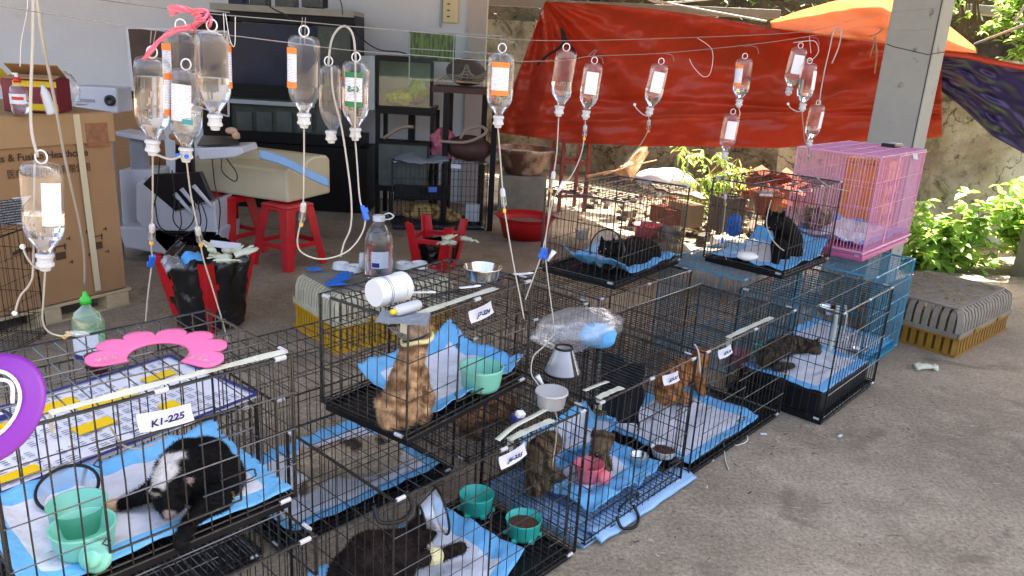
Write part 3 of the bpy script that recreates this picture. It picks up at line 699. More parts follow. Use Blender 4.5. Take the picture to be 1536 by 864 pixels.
pee_pad('white pad with a blue corner before the ginger cat', 2.56, -1.285, .60, .46, .05, lifts=(0, .02, .03, 0), seed=7, bw=.045, crumple=.014)
pee_pad('drooping white and blue pad under the sleeping dark tabby', 3.47, -1.12, .60, .42, .150, lifts=(0, 0, 0, .0), seed=8, bw=.05, crumple=.012)
pee_pad('white pad in the turquoise cage', 4.22, -1.22, .66, .48, .045, lifts=(0, .0, .02, 0), seed=9, bw=.04, crumple=.012)
pee_pad('white pad with blue rim on the tray of the pink cage', 4.37, -1.345, .76, .43, .668, lifts=(0, .0, .03, .02), seed=10, bw=.05, crumple=.024, cols=dict(blue=L3((120, 160, 220))))
pee_pad('bright blue pad folded up around the cat in the round cone', 2.95, -1.95, .56, .36, .607, ang=54, lifts=(.0, .01, .02, .06), seed=11, bw=.09, crumple=.018)
pee_pad('blue and white pad leaning up the side behind the seated black cat', 3.74, -1.52, .56, .42, .605, lifts=(.0, .09, .0, .0), seed=12, bw=.08, crumple=.014)
# tray and pad poking out at the foot of the row
pt = F(872, 800, .012); pt2 = F(1016, 706, .012); dv = pt2-pt
m = MB(); m.sheet(lambda u, v: (u*dv.length, -.088+v*.11, .014+.010*nz(u*9, v*3)+.014*sin(v*3.1)), 40, 8)
o = m.build('pad_roll', 'mask_blue', None, smooth=True, solid=.012); o.location = (pt.x, pt.y, .004); o.rotation_euler = (0, 0, math.atan2(dv.y, dv.x))
o.data.materials[0] = MATS['pale_blue_film']
tag(o, 'pale blue pad edge sticking out at the foot of the pink bowl cage', 'pad', 'blue edged pads in the cages')

def bowl(label, p, r, h, mat, kind='plain', fill=None, rotz=0, foot=False, group=None, name='food_bowl'):
    t = thing(name, label, 'bowl', p, rotz, group); w = r*.06
    m = MB(); m.lathe([(r*.80, 0), (r*.86, h*.15), (r*.97, h*.9), (r, h), (r-w*.5, h+w*.3), (r-w*1.2, h-w*.3), (r*.80, h*.25), (r*.7, h*.14), (.0001, h*.12)], 36)
    m.build('bowl', mat, t, smooth=True)
    if foot:
        for k in range(6):
            a = 2*pi*k/6; m = MB(); m.box((r*.9*cos(a), r*.9*sin(a), h*.10), (r*.34, r*.2, h*.2)); m.build('foot', mat, t, bevel=.003)
    if fill:
        m = MB()
        def fn(u, v):
            a = u*2*pi; rr = r*.84*v; return (rr*cos(a), rr*sin(a), h*.66+.006*nz(cos(a)*rr*80, sin(a)*rr*80)+.01*(1-v))
        m.sheet(fn, 24, 8); m.build('food', fill, t, smooth=True)
    return t
# double mint bowl with its round bottle holder
t = bowl('mint green double bowl with a ribbed round holder in the K1-225 cage', F(128, 822, .600), .062, .055, 'mint_plastic', group=None)
m = MB(); M = Matrix.Translation((-.045, .062, .0))
m.lathe([(.05, 0), (.055, .06), (.058, .062), (.055, .058), (.045, .01), (.0001, .008)], 30, M); m.build('rear_bowl', 'mint_plastic', t, smooth=True)
m = MB(); M = Matrix.Translation((.052, -.05, .022)) @ Matrix.Rotation(radians(70), 4, 'X')
m.lathe([(.0001, -.004), (.028, -.004), (.032, .0), (.032, .008), (.026, .012), (.018, .012), (.018, .022), (.014, .025), (.0001, .025)], 28, M); m.build('bottle_holder', 'mint_plastic', t, smooth=True)
bowl('mint green bowl in the J7-324 cage', F(721, 580, .602), .070, .07, 'mint_plastic')
bowl('teal bowl standing empty at the back of the dark brown cat cage', F(714, 766, .05), .062, .07, 'teal_plastic', foot=True)
bowl('teal bowl filled with kibble at the end of the front cage', F(784, 802, .05), .062, .065, 'teal_plastic', fill='kibble', foot=True)
t = bowl('salmon pink bowl with a round holder on the blue pad', F(882, 716, .08), .058, .06, 'bowl_pink')
m = MB(); m.lathe([(.0001, 0), (.026, 0), (.028, .01), (.022, .022), (.0001, .022)], 24, Matrix.Translation((.05, -.035, .026)) @ Matrix.Rotation(radians(65), 4, 'X') @ Matrix.Rotation(radians(30), 4, 'Y')); m.build('bottle_holder', 'bowl_pink', t, smooth=True)
bowl('small steel bowl half under the rumpled blue pad', F(958, 692, .09), .036, .03, 'steel')
bowl('white dish of kibble near the corner of the pad', F(995, 682, .06), .055, .03, 'white_plastic', fill='kibble')
bowl('pink bowl beside the sleeping dark tabby', F(1106, 545, .06), .06, .07, 'bowl_pink')
bowl('teal cup behind the pink bowl in the dark tabby cage', F(1142, 534, .08), .05, .06, 'teal_plastic')
bowl('steel bowl hooked inside the turquoise cage', F(1240, 470, .36), .05, .04, 'steel')
bowl('steel bowl on the pad by the near side of the turquoise cage', F(1288, 530, .06), .04, .03, 'steel')
bowl('large steel bowl on top of the J7-324 cage', F(723, 418, .925), .062, .040, 'steel')
# black sheet hung inside at the end of the pink bowl cage
m = MB(); m.sheet(lambda u, v: SQ(2.42+.05*nz(u*4, v*3), -1.46-.20*u, .20+.26*v), 16, 12)
tag(m.build('black_cloth', 'black_fabric', smooth=True, solid=.003), 'black cloth hung inside the end of the pink bowl cage', 'cloth')
m = MB(); m.sheet(lambda u, v: SQ(1.08+.30*u, -1.90-.03*nz(u*6, v*6), .10+.30*v), 10, 8)
# paper notices tied on the turquoise side
def strip(label, pts, w, mat='tape_paper', name='paper_strip', group=None):
    P = curve(pts, 6); m = MB(); N = len(P)-1
    def fn(u, v):
        i = min(int(u*N+.5), N); return P[i]+Vector((.6, -.4, 0)).normalized()*((v-.5)*w)
    m.sheet(fn, N, 2); return tag(m.build(name, mat, smooth=True, solid=.0008), label, 'strip', group)
strip('pale paper strip hanging upright in the right end cage', [W(1257, 458, 3.7), W(1251, 500, 3.7), W(1244, 528, 3.7)], .018)
strip('thin curled paper strip next to the upright one', [W(1268, 458, 3.72), W(1270, 480, 3.72), W(1264, 505, 3.72)], .012)
strip('white string loop tied to the corner of the ginger cat cage', [W(1042, 516, 2.72), W(1048, 530, 2.72), W(1050, 560, 2.72)], .008, 'string_white', 'string')

# ------------------------------------------------------------------ cats: one continuous body each, with a coat of short hairs
fur = bpy.data.materials.new('fur'); fur.use_nodes = True
_n = fur.node_tree.nodes; _l = fur.node_tree.links; _b = _n['Principled BSDF']; _b.inputs['Roughness'].default_value = .75
_b.inputs['Specular IOR Level'].default_value = .12
_a = _n.new('ShaderNodeAttribute'); _a.attribute_name = 'coat'; _l.new(_a.outputs['Color'], _b.inputs['Base Color']); MATS['fur'] = fur
pm('eye_green', L3((150, 160, 60)), .08, coat=1.0); pm('nose_pink', L3((150, 90, 86)), .5); pm('pupil', (.004, .004, .004), .05)
def blobs(chains, origin):
    """balls along every limb, to be fused into one skin"""
    m = MB()
    for ch in chains:
        pts = [(Vector(p)-origin, r) for p, r in ch]
        for (a, ra), (b, rb) in zip(pts, pts[1:]):
            n = max(1, int((b-a).length/(min(ra, rb)*.45+.001)))
            n = min(n, 24)
            for i in range(n+1):
                t = i/n; m.ball(a.lerp(b, t), ra+(rb-ra)*t, 12)
    return m
def head_chains(c, fwd, up, r=.045, ears=True, muzzle=.62):
    """skull, muzzle, ears; fwd is where the face looks"""
    c = Vector(c); f = Vector(fwd).normalized(); u = Vector(up); u = (u-f*u.dot(f)).normalized(); s = f.cross(u)
    ch = [[(c-f*r*.25, r*.98), (c+f*r*.25, r*.9)], [(c+f*r*.55-u*r*.22, r*.5), (c+f*r*1.0-u*r*.32, r*.36)],
          [(c+f*r*.5+s*r*.42-u*r*.3, r*.45), (c+f*r*.5-s*r*.42-u*r*.3, r*.45)]]
    if ears:
        for k in (-1, 1):
            b0 = c-f*r*.05+s*k*r*.60+u*r*.55; tip = b0+u*r*1.0+s*k*r*.32
            for d in (-.32, 0, .32): ch.append([(b0+s*d*r*.9, r*.22), (tip, r*.06)])
    return ch, (c, f, u, s, r)
def make_cat(label, chains, base, patches=(), stripes=None, flow=(0, 0, -1), hairs=9000, hair=.011, head=None, voxel=.0055, eyes=True, wid=.0011, mottled=0.0, seed=3, name='cat', eyecol='eye_green', group='caged cats'):
    R = random.Random(seed)
    org = sum((Vector(p) for ch in chains for p, r in ch), Vector())/sum(len(c) for c in chains)
    zmin = min(Vector(p).z-r for ch in chains for p, r in ch); org.z = zmin
    mb = blobs(chains, org); o = mb.build(name, 'fur')
    md = o.modifiers.new('r', 'REMESH'); md.mode = 'VOXEL'; md.voxel_size = voxel; md.adaptivity = 0
    ms = o.modifiers.new('s', 'SMOOTH'); ms.iterations = 5; ms.factor = .5
    bpy.context.view_layer.update()
    me = bpy.data.meshes.new_from_object(o.evaluated_get(bpy.context.evaluated_depsgraph_get()))
    bpy.data.objects.remove(o)
    V = [v.co.copy() for v in me.vertices]; Nn = [v.normal.copy() for v in me.vertices]
    Fc = [tuple(p.vertices) for p in me.polygons]; bpy.data.meshes.remove(me)
    base = Vector(base); P = [(Vector(c)-org, r, Vector(col)) for c, r, col in patches]
    fl = Vector(flow)
    def colour(p):
        c = base.copy()
        if stripes:
            col2, freq, axis, thr = stripes
            k = sin((p.dot(Vector(axis)))*freq+nz(p.x*14, p.y*14, p.z*14)*5)+nz(p.x*40, p.y*40, p.z*40)*.8
            t = min(1, max(0, (k-thr)/.35)); c = c.lerp(Vector(col2), t)
        for q, r, col in P:
            d = (p-q).length+nz(p.x*35, p.y*35, p.z*35)*r*.35
            t = min(1, max(0, (r-d)/(r*.16)+.5)); c = c.lerp(col, t)
        k = 1+mottled*nz(p.x*60, p.y*60, p.z*60)+.12*nz(p.x*150, p.y*150, p.z*30)
        return Vector((max(.003, c.x*k), max(.003, c.y*k), max(.003, c.z*k)))
    cols = [colour(p) for p in V]
    n0 = len(Fc); areas = []; tot = 0
    for f in Fc:
        a = (V[f[1]]-V[f[0]]).cross(V[f[2]]-V[f[0]]).length; tot += a; areas.append(tot)
    import bisect
    for i in range(hairs):
        f = Fc[bisect.bisect(areas, R.random()*tot)] if True else None
        if max(f) >= len(Nn): continue
        w = [R.random() for _ in f]; sw = sum(w)
        p = sum((V[k]*x for k, x in zip(f, w)), Vector())/sw; n = sum((Nn[k]*x for k, x in zip(f, w)), Vector()).normalized()
        c = sum((cols[k]*x for k, x in zip(f, w)), Vector())/sw*R.uniform(.6, 1.45)
        d = (fl-n*fl.dot(n))*.9+n*.42+Vector((R.gauss(0, .22), R.gauss(0, .22), R.gauss(0, .22)))
        d.normalize(); s = d.cross(n)
        if s.length < 1e-4: continue
        s.normalize(); hl = hair*R.uniform(.6, 1.3); j = len(V)
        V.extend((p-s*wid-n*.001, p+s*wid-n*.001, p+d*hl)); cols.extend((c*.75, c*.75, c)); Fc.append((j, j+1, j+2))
    me = bpy.data.meshes.new(name); me.from_pydata([tuple(v) for v in V], [], Fc); me.update(); me.materials.append(fur)
    at = me.color_attributes.new('coat', 'FLOAT_COLOR', 'POINT')
    buf = []
    for c in cols: buf += [c.x, c.y, c.z, 1]
    at.data.foreach_set('color', buf)
    me.polygons.foreach_set('use_smooth', [True]*len(me.polygons))
    o = bpy.data.objects.new(name, me); C.objects.link(o); o.location = org
    tag(o, label, 'cat', group)
    if head and eyes:
        c, f, u, s, r = head
        for k in (-1, 1):
            m = MB(); m.ball(c-org+f*r*.80+s*k*r*.36+u*r*.10, r*.19, 12); m.build('eye', eyecol, o, smooth=True)
            m = MB(); m.ball(c-org+f*r*.955+s*k*r*.37+u*r*.10, r*.075, 8); m.build('pupil', 'pupil', o, smooth=True)
        m = MB(); m.ball(c-org+f*r*1.34-u*r*.22, r*.10, 8, (1.2, 1.2, .8)); m.build('nose', 'nose_pink', o, smooth=True)
    return o
BLK = (.0055, .005, .005); WHT = L3((215, 210, 205))
def cone(label, c, axis, r0, r1, L, parent=None, trim='black_plastic', film='cone_film', name='cone_collar', group=None):
    M = frame(c, Vector(axis).orthogonal(), Vector(axis).cross(Vector(axis).orthogonal()))
    t = thing(name, label, 'collar', (0, 0, 0), 0, group); t.matrix_world = M
    m = MB(); m.lathe([(r0, 0), (r1, L)], 36); m.f = m.f[:-2]; m.m = m.m[:-2]; m.build('film', film, t, smooth=True)
    for r, z in ((r0, 0), (r1, L)):
        m = MB(); m.tube([(r*cos(a), r*sin(a), z) for a in [2*pi*k/36 for k in range(36)]], .0038, 6, closed=True); m.build('trim', trim, t, smooth=True)
    m = MB(); m.sheet(lambda u, v: ((r0+(r1-r0)*u+.0015)*cos(.5+v*.16), (r0+(r1-r0)*u+.0015)*sin(.5+v*.16), L*u), 8, 2); m.build('closure_strap', trim, t, solid=.001)
    return t

def PQ(x, y, q):      # measured column and row, met at the upright plane q inside a row of cages
    d = ray(x, y); return CO+d*(q/d.dot(NN))
# 1. black and white cat curled on the near pad, head low and facing left
hd = PQ(256, 744, -1.468)
f_ = PQ(250, 768, -1.452)-hd
hc, H1 = head_chains(hd, f_, PQ(262, 700, -1.46)-hd, .035)
ch = [[(PQ(322, 742, -1.50), .050), (PQ(326, 716, -1.52), .062), (PQ(308, 694, -1.54), .060), (PQ(282, 690, -1.55), .050), (PQ(262, 704, -1.53), .042), (PQ(254, 726, -1.49), .032), (hd, .030)],
      [(PQ(300, 728, -1.52), .050), (PQ(272, 716, -1.53), .045)],
      [(PQ(246, 726, -1.53), .030), (PQ(214, 744, -1.55), .019), (PQ(180, 756, -1.585), .014), (PQ(150, 760, -1.605), .016)],
      [(F(325, 748, .625), .034), (F(300, 768, .614), .022), (F(284, 784, .610), .017), (F(275, 802, .608), .015), (F(271, 816, .608), .016)],
      [(PQ(336, 735, -1.49), .030), (PQ(338, 750, -1.475), .020)]]+hc
LE = PQ(216, 742, -1.47); RE = PQ(288, 716, -1.46)
for tip, b0, w in ((LE, PQ(244, 736, -1.47), .014), (RE, PQ(268, 732, -1.46), .015)):
    dv_ = (tip-b0); sd = dv_.cross(Vector((-.3, -.9, .4))).normalized()
    for k in (-1, -.4, .4, 1): ch.append([(b0+sd*k*w, .007), (tip, .0035)])
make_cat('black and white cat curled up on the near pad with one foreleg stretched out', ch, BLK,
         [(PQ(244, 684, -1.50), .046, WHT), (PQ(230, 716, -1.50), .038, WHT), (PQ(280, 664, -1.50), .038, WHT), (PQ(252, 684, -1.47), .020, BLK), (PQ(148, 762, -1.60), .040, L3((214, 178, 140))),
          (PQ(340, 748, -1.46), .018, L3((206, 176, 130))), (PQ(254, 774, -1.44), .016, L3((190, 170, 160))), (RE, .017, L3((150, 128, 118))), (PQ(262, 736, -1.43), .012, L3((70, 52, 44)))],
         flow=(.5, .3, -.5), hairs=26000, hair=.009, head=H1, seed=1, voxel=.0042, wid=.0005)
# 2. brown tabby sitting upright with its back to us
TAB = L3((188, 152, 112)); TABD = L3((134, 100, 70)); q0 = -1.53
ch = [[(PQ(602, 613, q0), .054), (PQ(604, 590, q0), .053), (PQ(612, 556, q0), .044), (PQ(621, 522, q0), .037), (PQ(628, 498, q0), .035)],
      [(PQ(588, 624, q0), .040), (PQ(580, 606, q0-.02), .034)], [(PQ(628, 620, q0), .038), (PQ(636, 596, q0-.03), .034)],
      [(PQ(604, 632, q0), .030), (PQ(614, 638, q0), .022), (PQ(632, 634, q0), .015)],
      [(PQ(628, 560, q0-.06), .030), (PQ(636, 590, q0-.09), .022), (PQ(646, 606, q0-.10), .018)]]
hc, H2 = head_chains(PQ(632, 482, q0), (.3, .9, -.1), (0, 0, 1), .034, ears=False)
make_cat('brown tabby cat sitting upright with its back to the camera, yellow bandage at the neck', ch+hc, TAB, [(PQ(648, 608, q0-.10), .022, (.02, .018, .016))],
         stripes=(TABD, 120, (.2, .3, 1), .35), flow=(0, 0, -1), hairs=34000, hair=.011, head=H2, eyes=False, seed=2, mottled=.9, voxel=.005, wid=.0006)
m = MB(); c_ = PQ(626, 508, q0); m.tube([c_+Vector((.041*cos(a), .041*sin(a), .004*sin(3*a)+.01*cos(a))) for a in [2*pi*k/24 for k in range(24)]], .007, 6, closed=True)
tag(m.build('neck_bandage', 'gauze', smooth=True), 'yellowish gauze bandage round the neck of the upright tabby', 'bandage')
cone('grey cone collar pressed under the lid of the J7-324 cage', PQ(624, 505, q0), (-.35, .1, 1), .036, .072, .06, film='clear_wrap')
# 3. dark brown cat lying in the floor cage
DBR = L3((40, 31, 27)); q0 = -1.50
ch = [[(PQ(535, 866, q0), .085), (PQ(556, 840, q0), .082), (PQ(590, 830, q0), .068), (PQ(616, 816, q0), .050)],
      [(PQ(600, 830, q0+.04), .045), (PQ(625, 838, q0+.07), .028), (PQ(655, 834, q0+.08), .021), (PQ(692, 822, q0+.08), .019)],
      [(PQ(560, 870, q0), .08), (PQ(600, 850, q0+.02), .05)]]
hc, H3 = head_chains(PQ(632, 796, q0), (.8, .5, -.3), (0, 0, 1), .040)
make_cat('dark brown cat lying in the floor cage with a bandaged foreleg', ch+hc, DBR, [], stripes=(L3((26, 20, 18)), 70, (1, .5, .2), .3), flow=(-.4, .2, -.6), hairs=22000, wid=.0006, head=H3, seed=4, mottled=.4, eyes=True)
m = MB(); a_, b_ = PQ(640, 836, q0+.075), PQ(658, 833, q0+.08); m.tube([a_, a_.lerp(b_, .5), b_], [.026, .028, .025], 12)
tag(m.build('leg_bandage', 'gauze', smooth=True), 'pale yellow bandage taped round the foreleg of the dark brown cat', 'bandage')
cone('stiff grey cone collar with black rim lying against the dark brown cat', PQ(632, 775, q0+.01), (.7, .35, .1), .034, .072, .06)
# 4. cream and grey cat lying in the back row
CRM = L3((196, 176, 150)); GRY = L3((76, 66, 58)); q0 = -2.06
hc, H4 = head_chains(PQ(464, 690, q0+.03), (-.6, -.6, -.15), (0, .1, 1), .040)
ch = [[(PQ(485, 690, q0), .05), (PQ(515, 688, q0), .065), (PQ(550, 684, q0-.02), .072), (PQ(578, 676, q0-.04), .062)], [(PQ(468, 696, q0), .042), (PQ(490, 696, q0), .048)],
      [(PQ(480, 716, q0), .026), (PQ(455, 735, q0), .018)], [(PQ(585, 692, q0), .035), (PQ(562, 708, q0), .025)]]
make_cat('cream and grey long haired cat lying on its side in the back row', ch+hc, CRM, [(PQ(525, 662, q0), .045, GRY), (PQ(572, 656, q0), .030, GRY), (PQ(452, 680, q0+.06), .036, L3((96, 76, 60))), (PQ(472, 668, q0+.02), .026, L3((50, 40, 34))), (PQ(450, 735, q0), .03, L3((110, 86, 66)))],
         flow=(.5, .3, -.4), hairs=10000, hair=.018, head=H4, seed=5, mottled=.3)
# 5. two tabbies in the pink bowl cage
TB2 = L3((118, 98, 72)); TB2D = L3((62, 50, 38)); q0 = -1.57
ch = [[(PQ(812, 716, q0), .055), (PQ(808, 694, q0), .062), (PQ(812, 676, q0), .055), (PQ(826, 664, q0), .045)], [(PQ(800, 728, q0+.02), .035), (PQ(812, 736, q0+.03), .02)],
      [(PQ(832, 715, q0), .035), (PQ(845, 726, q0+.01), .02)]]
make_cat('brown mackerel tabby sitting with its back turned in the pink bowl cage', ch, TB2, [], stripes=(TB2D, 110, (1, .3, .5), .1), flow=(0, 0, -1), hairs=16000, wid=.0007, seed=6, eyes=False, mottled=.8)
q0 = -1.50
hc, H5 = head_chains(PQ(902, 664, q0+.01), (-.3, -.85, -.25), (.1, 0, 1), .043)
ch = [[(PQ(902, 700, q0), .045), (PQ(898, 686, q0), .042), (PQ(900, 674, q0), .036)], [(PQ(912, 702, q0-.03), .045), (PQ(925, 700, q0-.06), .045)], [(PQ(888, 710, q0+.02), .018), (PQ(884, 718, q0+.03), .014)]]
make_cat('tabby cat with a white chest looking down by the pink bowl', ch+hc, TB2, [(PQ(892, 700, q0+.05), .040, WHT), (PQ(894, 682, q0+.06), .018, WHT)], stripes=(TB2D, 110, (.3, 1, .3), .2), flow=(0, .3, -.6), hairs=7000, seed=7, head=H5, mottled=.6)
# 6. ginger cat in the next cage, then the sleeping dark tabby
GIN = L3((186, 126, 72)); GIND = L3((132, 80, 42)); q0 = -1.60
hc, H6 = head_chains(PQ(1052, 535, q0+.02), (.4, -.6, -.35), (0, 0, 1), .040)
ch = [[(PQ(1000, 588, q0), .060), (PQ(1004, 572, q0), .066), (PQ(1020, 560, q0), .060), (PQ(1042, 546, q0), .045)], [(PQ(1020, 596, q0), .035), (PQ(1034, 600, q0+.02), .022)], [(PQ(1048, 565, q0+.02), .028), (PQ(1054, 588, q0+.03), .018)]]
make_cat('ginger tabby cat hunched at the near end of the cage', ch+hc, GIN, [], stripes=(GIND, 95, (1, .2, .4), .35), flow=(-.2, 0, -1), hairs=16000, wid=.0007, seed=8, head=H6, mottled=.6)
DTB = L3((84, 70, 56))
b_ = [SQ(3.52, -1.44, .215), SQ(3.64, -1.45, .225), SQ(3.76, -1.45, .22), SQ(3.86, -1.43, .21)]
hc, H7 = head_chains(SQ(3.92, -1.36, .20), (.7, -.6, -.2), (0, 0, 1), .038)
ch = [[(b_[0], .048), (b_[1], .056), (b_[2], .056), (b_[3], .046), (SQ(3.91, -1.38, .20), .036)], [(SQ(3.53, -1.38, .19), .026), (SQ(3.62, -1.34, .18), .016)]]
make_cat('dark tabby cat asleep on the raised black tray of the tall end cage', ch+hc, DTB, [], stripes=(L3((44, 36, 28)), 100, (1, .6, .1), .1), flow=(-.6, .2, -.3), hairs=9000, seed=9, head=H7, mottled=.7, eyes=False)
# 7. black cat lying with a round cone
q0 = -2.10
ch = [[(PQ(972, 380, q0), .070), (PQ(954, 378, q0), .078), (PQ(934, 380, q0), .068), (PQ(920, 380, q0), .045)], [(PQ(962, 390, q0+.02), .055), (PQ(935, 392, q0+.02), .05)], [(PQ(908, 402, q0+.03), .022), (PQ(926, 400, q0+.02), .028)]]
hc, H8 = head_chains(PQ(910, 373, q0+.03), (-.62, -.75, .05), (-.1, 0, 1), .040)
make_cat('black cat lying on a blue pad with its head in a round clear cone', ch+hc, BLK, [(PQ(908, 392, q0+.04), .016, WHT)], flow=(.6, .3, -.3), hairs=7000, seed=10, head=H8)
cone('round clear cone with black rims on the head of the lying black cat', PQ(926, 374, q0+.02), (-.66, -.72, .12), .045, .098, .09)
# 8. black cat sitting upright
q0 = -1.64
ch = [[(PQ(1182, 385, q0-.02), .078), (PQ(1184, 362, q0-.02), .076), (PQ(1176, 343, q0), .062), (PQ(1168, 334, q0), .046)], [(PQ(1168, 368, q0+.03), .044), (PQ(1163, 392, q0+.035), .022), (PQ(1160, 405, q0+.035), .019)],
      [(PQ(1178, 372, q0+.03), .036), (PQ(1176, 396, q0+.035), .021), (PQ(1174, 408, q0+.035), .019)], [(PQ(1192, 396, q0), .040), (PQ(1184, 404, q0+.02), .028)], [(PQ(1200, 384, q0-.03), .024), (PQ(1212, 358, q0-.06), .011), (PQ(1240, 352, q0-.08), .009)]]
hc, H9 = head_chains(PQ(1161, 332, q0+.03), (-.55, -.75, -.2), (.1, 0, 1), .048)
make_cat('black cat sitting upright beside the pink cage with a drip line on its paw', ch+hc, BLK, [], flow=(0, 0, -1), hairs=8000, seed=11, head=H9)
# 9. ginger seen beneath the raised cage, yellowish tabby asleep in the far back cage
q0 = -2.10
ch = [[(PQ(700, 625, q0), .05), (PQ(730, 618, q0), .055), (PQ(758, 608, q0), .050)], [(PQ(716, 640, q0+.02), .03), (PQ(714, 665, q0+.03), .020), (PQ(712, 684, q0+.03), .018)], [(PQ(756, 625, q0), .03), (PQ(757, 655, q0), .018)],
      [(PQ(698, 640, q0-.03), .03), (PQ(696, 672, q0-.03), .017)]]
make_cat('ginger brown cat standing behind the handle of the dark brown cat cage', ch, L3((150, 106, 70)), [], stripes=(L3((96, 62, 40)), 90, (0, .3, 1), .3), flow=(0, 0, -1), hairs=5000, seed=12, eyes=False, mottled=.6)
b_ = Vector((F(588, 345, 0).x, F(588, 345, 0).y, 0))
ch = [[(b_+Vector((.12, .30, .12)), .07), (b_+Vector((.26, .30, .13)), .08), (b_+Vector((.42, .30, .12)), .075), (b_+Vector((.52, .27, .10)), .055)]]
hc, H10 = head_chains(b_+Vector((.57, .24, .10)), (.6, -.7, -.1), (0, 0, 1), .045)
make_cat('yellowish tabby cat asleep in the far back cage', ch+hc, L3((190, 156, 100)), [], stripes=(L3((120, 88, 54)), 60, (1, 0, .2), .35), flow=(-.5, 0, -.5), hairs=4000, seed=13, eyes=False, head=H10, voxel=.008, hair=.018, mottled=.5)
# 10. tortoiseshell behind the pink bars
p_ = SQ(4.50, -1.70, .70)
ch = [[(p_+DD*.02+Vector((0, 0, .05)), .05), (p_+DD*.12+Vector((0, 0, .055)), .055), (p_+DD*.2+Vector((0, 0, .05)), .048)]]
hc, H11 = head_chains(p_+Vector((-.02, -.03, .09)), (-.4, -.8, 0), (0, 0, 1), .040)
make_cat('grey and tan cat crouched at the back of the pink cage', ch+hc, L3((130, 110, 94)), [(p_+DD*.12+Vector((0, 0, .11)), .05, L3((190, 160, 130)))], stripes=(L3((60, 48, 40)), 80, (1, .3, .1), .2), flow=(.4, .3, -.4), hairs=4000, seed=14, head=H11, mottled=.4)

# ------------------------------------------------------------------ things lying on the cages
# spread poster
A, B_, Cc, Dd = F(-60, 765, .585), F(390, 590, .585), F(300, 512, .585), F(45, 578, .585)
xa = (B_-A).normalized(); ya = Vector((-xa.y, xa.x, 0))
Lp = (B_-A).length; Wp = .46
t = thing('poster', 'spread printed notice with yellow and navy blocks under the front left cage top', 'poster', (A.x, A.y, .572), math.atan2(xa.y, xa.x))
m = MB(); m.sheet(lambda u, v: (u*Lp, v*Wp, .004+.003*nz(u*4, v*3)), 30, 16); m.build('sheet', 'poster_white', t, solid=.002)
m = MB(); m.box((Lp/2, .006, .012), (Lp, .012, .002)); m.box((Lp/2, Wp-.006, .012), (Lp, .012, .002)); m.box((Lp-.006, Wp/2, .0125), (.012, Wp, .002)); m.build('border', 'poster_navy', t)
m = MB()
for i in range(26):
    for j in range(9):
        R = random.random()
        x = .03+i*(Lp-.07)/26; y = .035+j*.046
        if R < .84:
            w = random.uniform(.012, .021)
            for k in range(3): m.box((x+w/2+random.uniform(0, .003), y+k*.011, .0105+k*.0001), (w, .0036, .0008))
m.build('small_print', pm('print_grey', L3((120, 122, 140)), .6), t)
for (x, y, w, h) in ((.18, .30, .10, .05), (.40, .26, .16, .06), (.30, .33, .13, .05), (.10, .04, .09, .04), (.33, .14, .10, .05), (.55, .10, .05, .05), (.62, .31, .1, .04)):
    m = MB(); m.box((x+w/2, y+h/2, .0125), (w, h, .0015)); m.build('yellow_block', 'poster_yellow', t)
m = MB(); m.box((.21, .40, .0135), (.13, .055, .0015)); nv = m.build('navy_block', 'poster_navy', t)
m = MB()
for k in range(6): m.box((.165+k*.018, .40+.008*(k % 2), .0148), (.011, .018, .001))
m.build('white_mark', 'poster_white', nv)
# maroon cup
p = F(148, 556, .59)
t = thing('plastic_cup', 'translucent maroon plastic cup standing on the poster', 'cup', p)
m = MB(); m.lathe([(.030, 0), (.036, .05), (.038, .052), (.035, .05), (.029, .004), (.0001, .004)], 28); m.build('cup', 'maroon_plastic', t, smooth=True)
m = MB(); m.tube([(.037*cos(a), .037*sin(a), .052) for a in [2*pi*k/28 for k in range(28)]], .002, 6, closed=True); m.build('rim', 'clear_wrap', t, smooth=True)
# green soap bottle
p = F(138, 536, .57)
t = thing('soap_bottle', 'clear bottle of green soap with a green cap behind the poster', 'bottle', p)
m = MB(); m.lathe([(.0001, 0), (.040, 0), (.044, .006), (.045, .09), (.044, .13), (.036, .155), (.018, .172), (.013, .180), (.013, .195)], 32, ex=1.15, ey=.75); m.build('bottle', 'green_soap_shell', t, smooth=True)
m = MB(); m.lathe([(.0001, .002), (.038, .002), (.0425, .008), (.0425, .092), (.0001, .092)], 32, ex=1.15, ey=.75); m.build('liquid', pm('green_fluid', L3((150, 214, 160)), .2, trans=.4), t, smooth=True)
m = MB(); m.lathe([(.017, .186), (.017, .198), (.016, .206), (.008, .212), (.006, .226), (.0001, .227)], 20); m.build('cap', 'green_cap', t, smooth=True)
m = MB(); m.sheet(lambda u, v: (.0465*1.15*cos(-2.6+u*1.9), .0465*.77*sin(-2.6+u*1.9), .02+v*.075), 16, 2); m.build('label', 'label_print', t)
m = MB(); m.sheet(lambda u, v: (.0468*1.15*cos(-2.6+u*1.9), .0468*.775*sin(-2.6+u*1.9), .004+v*.014), 16, 2); m.build('label_band', 'poster_navy', t)
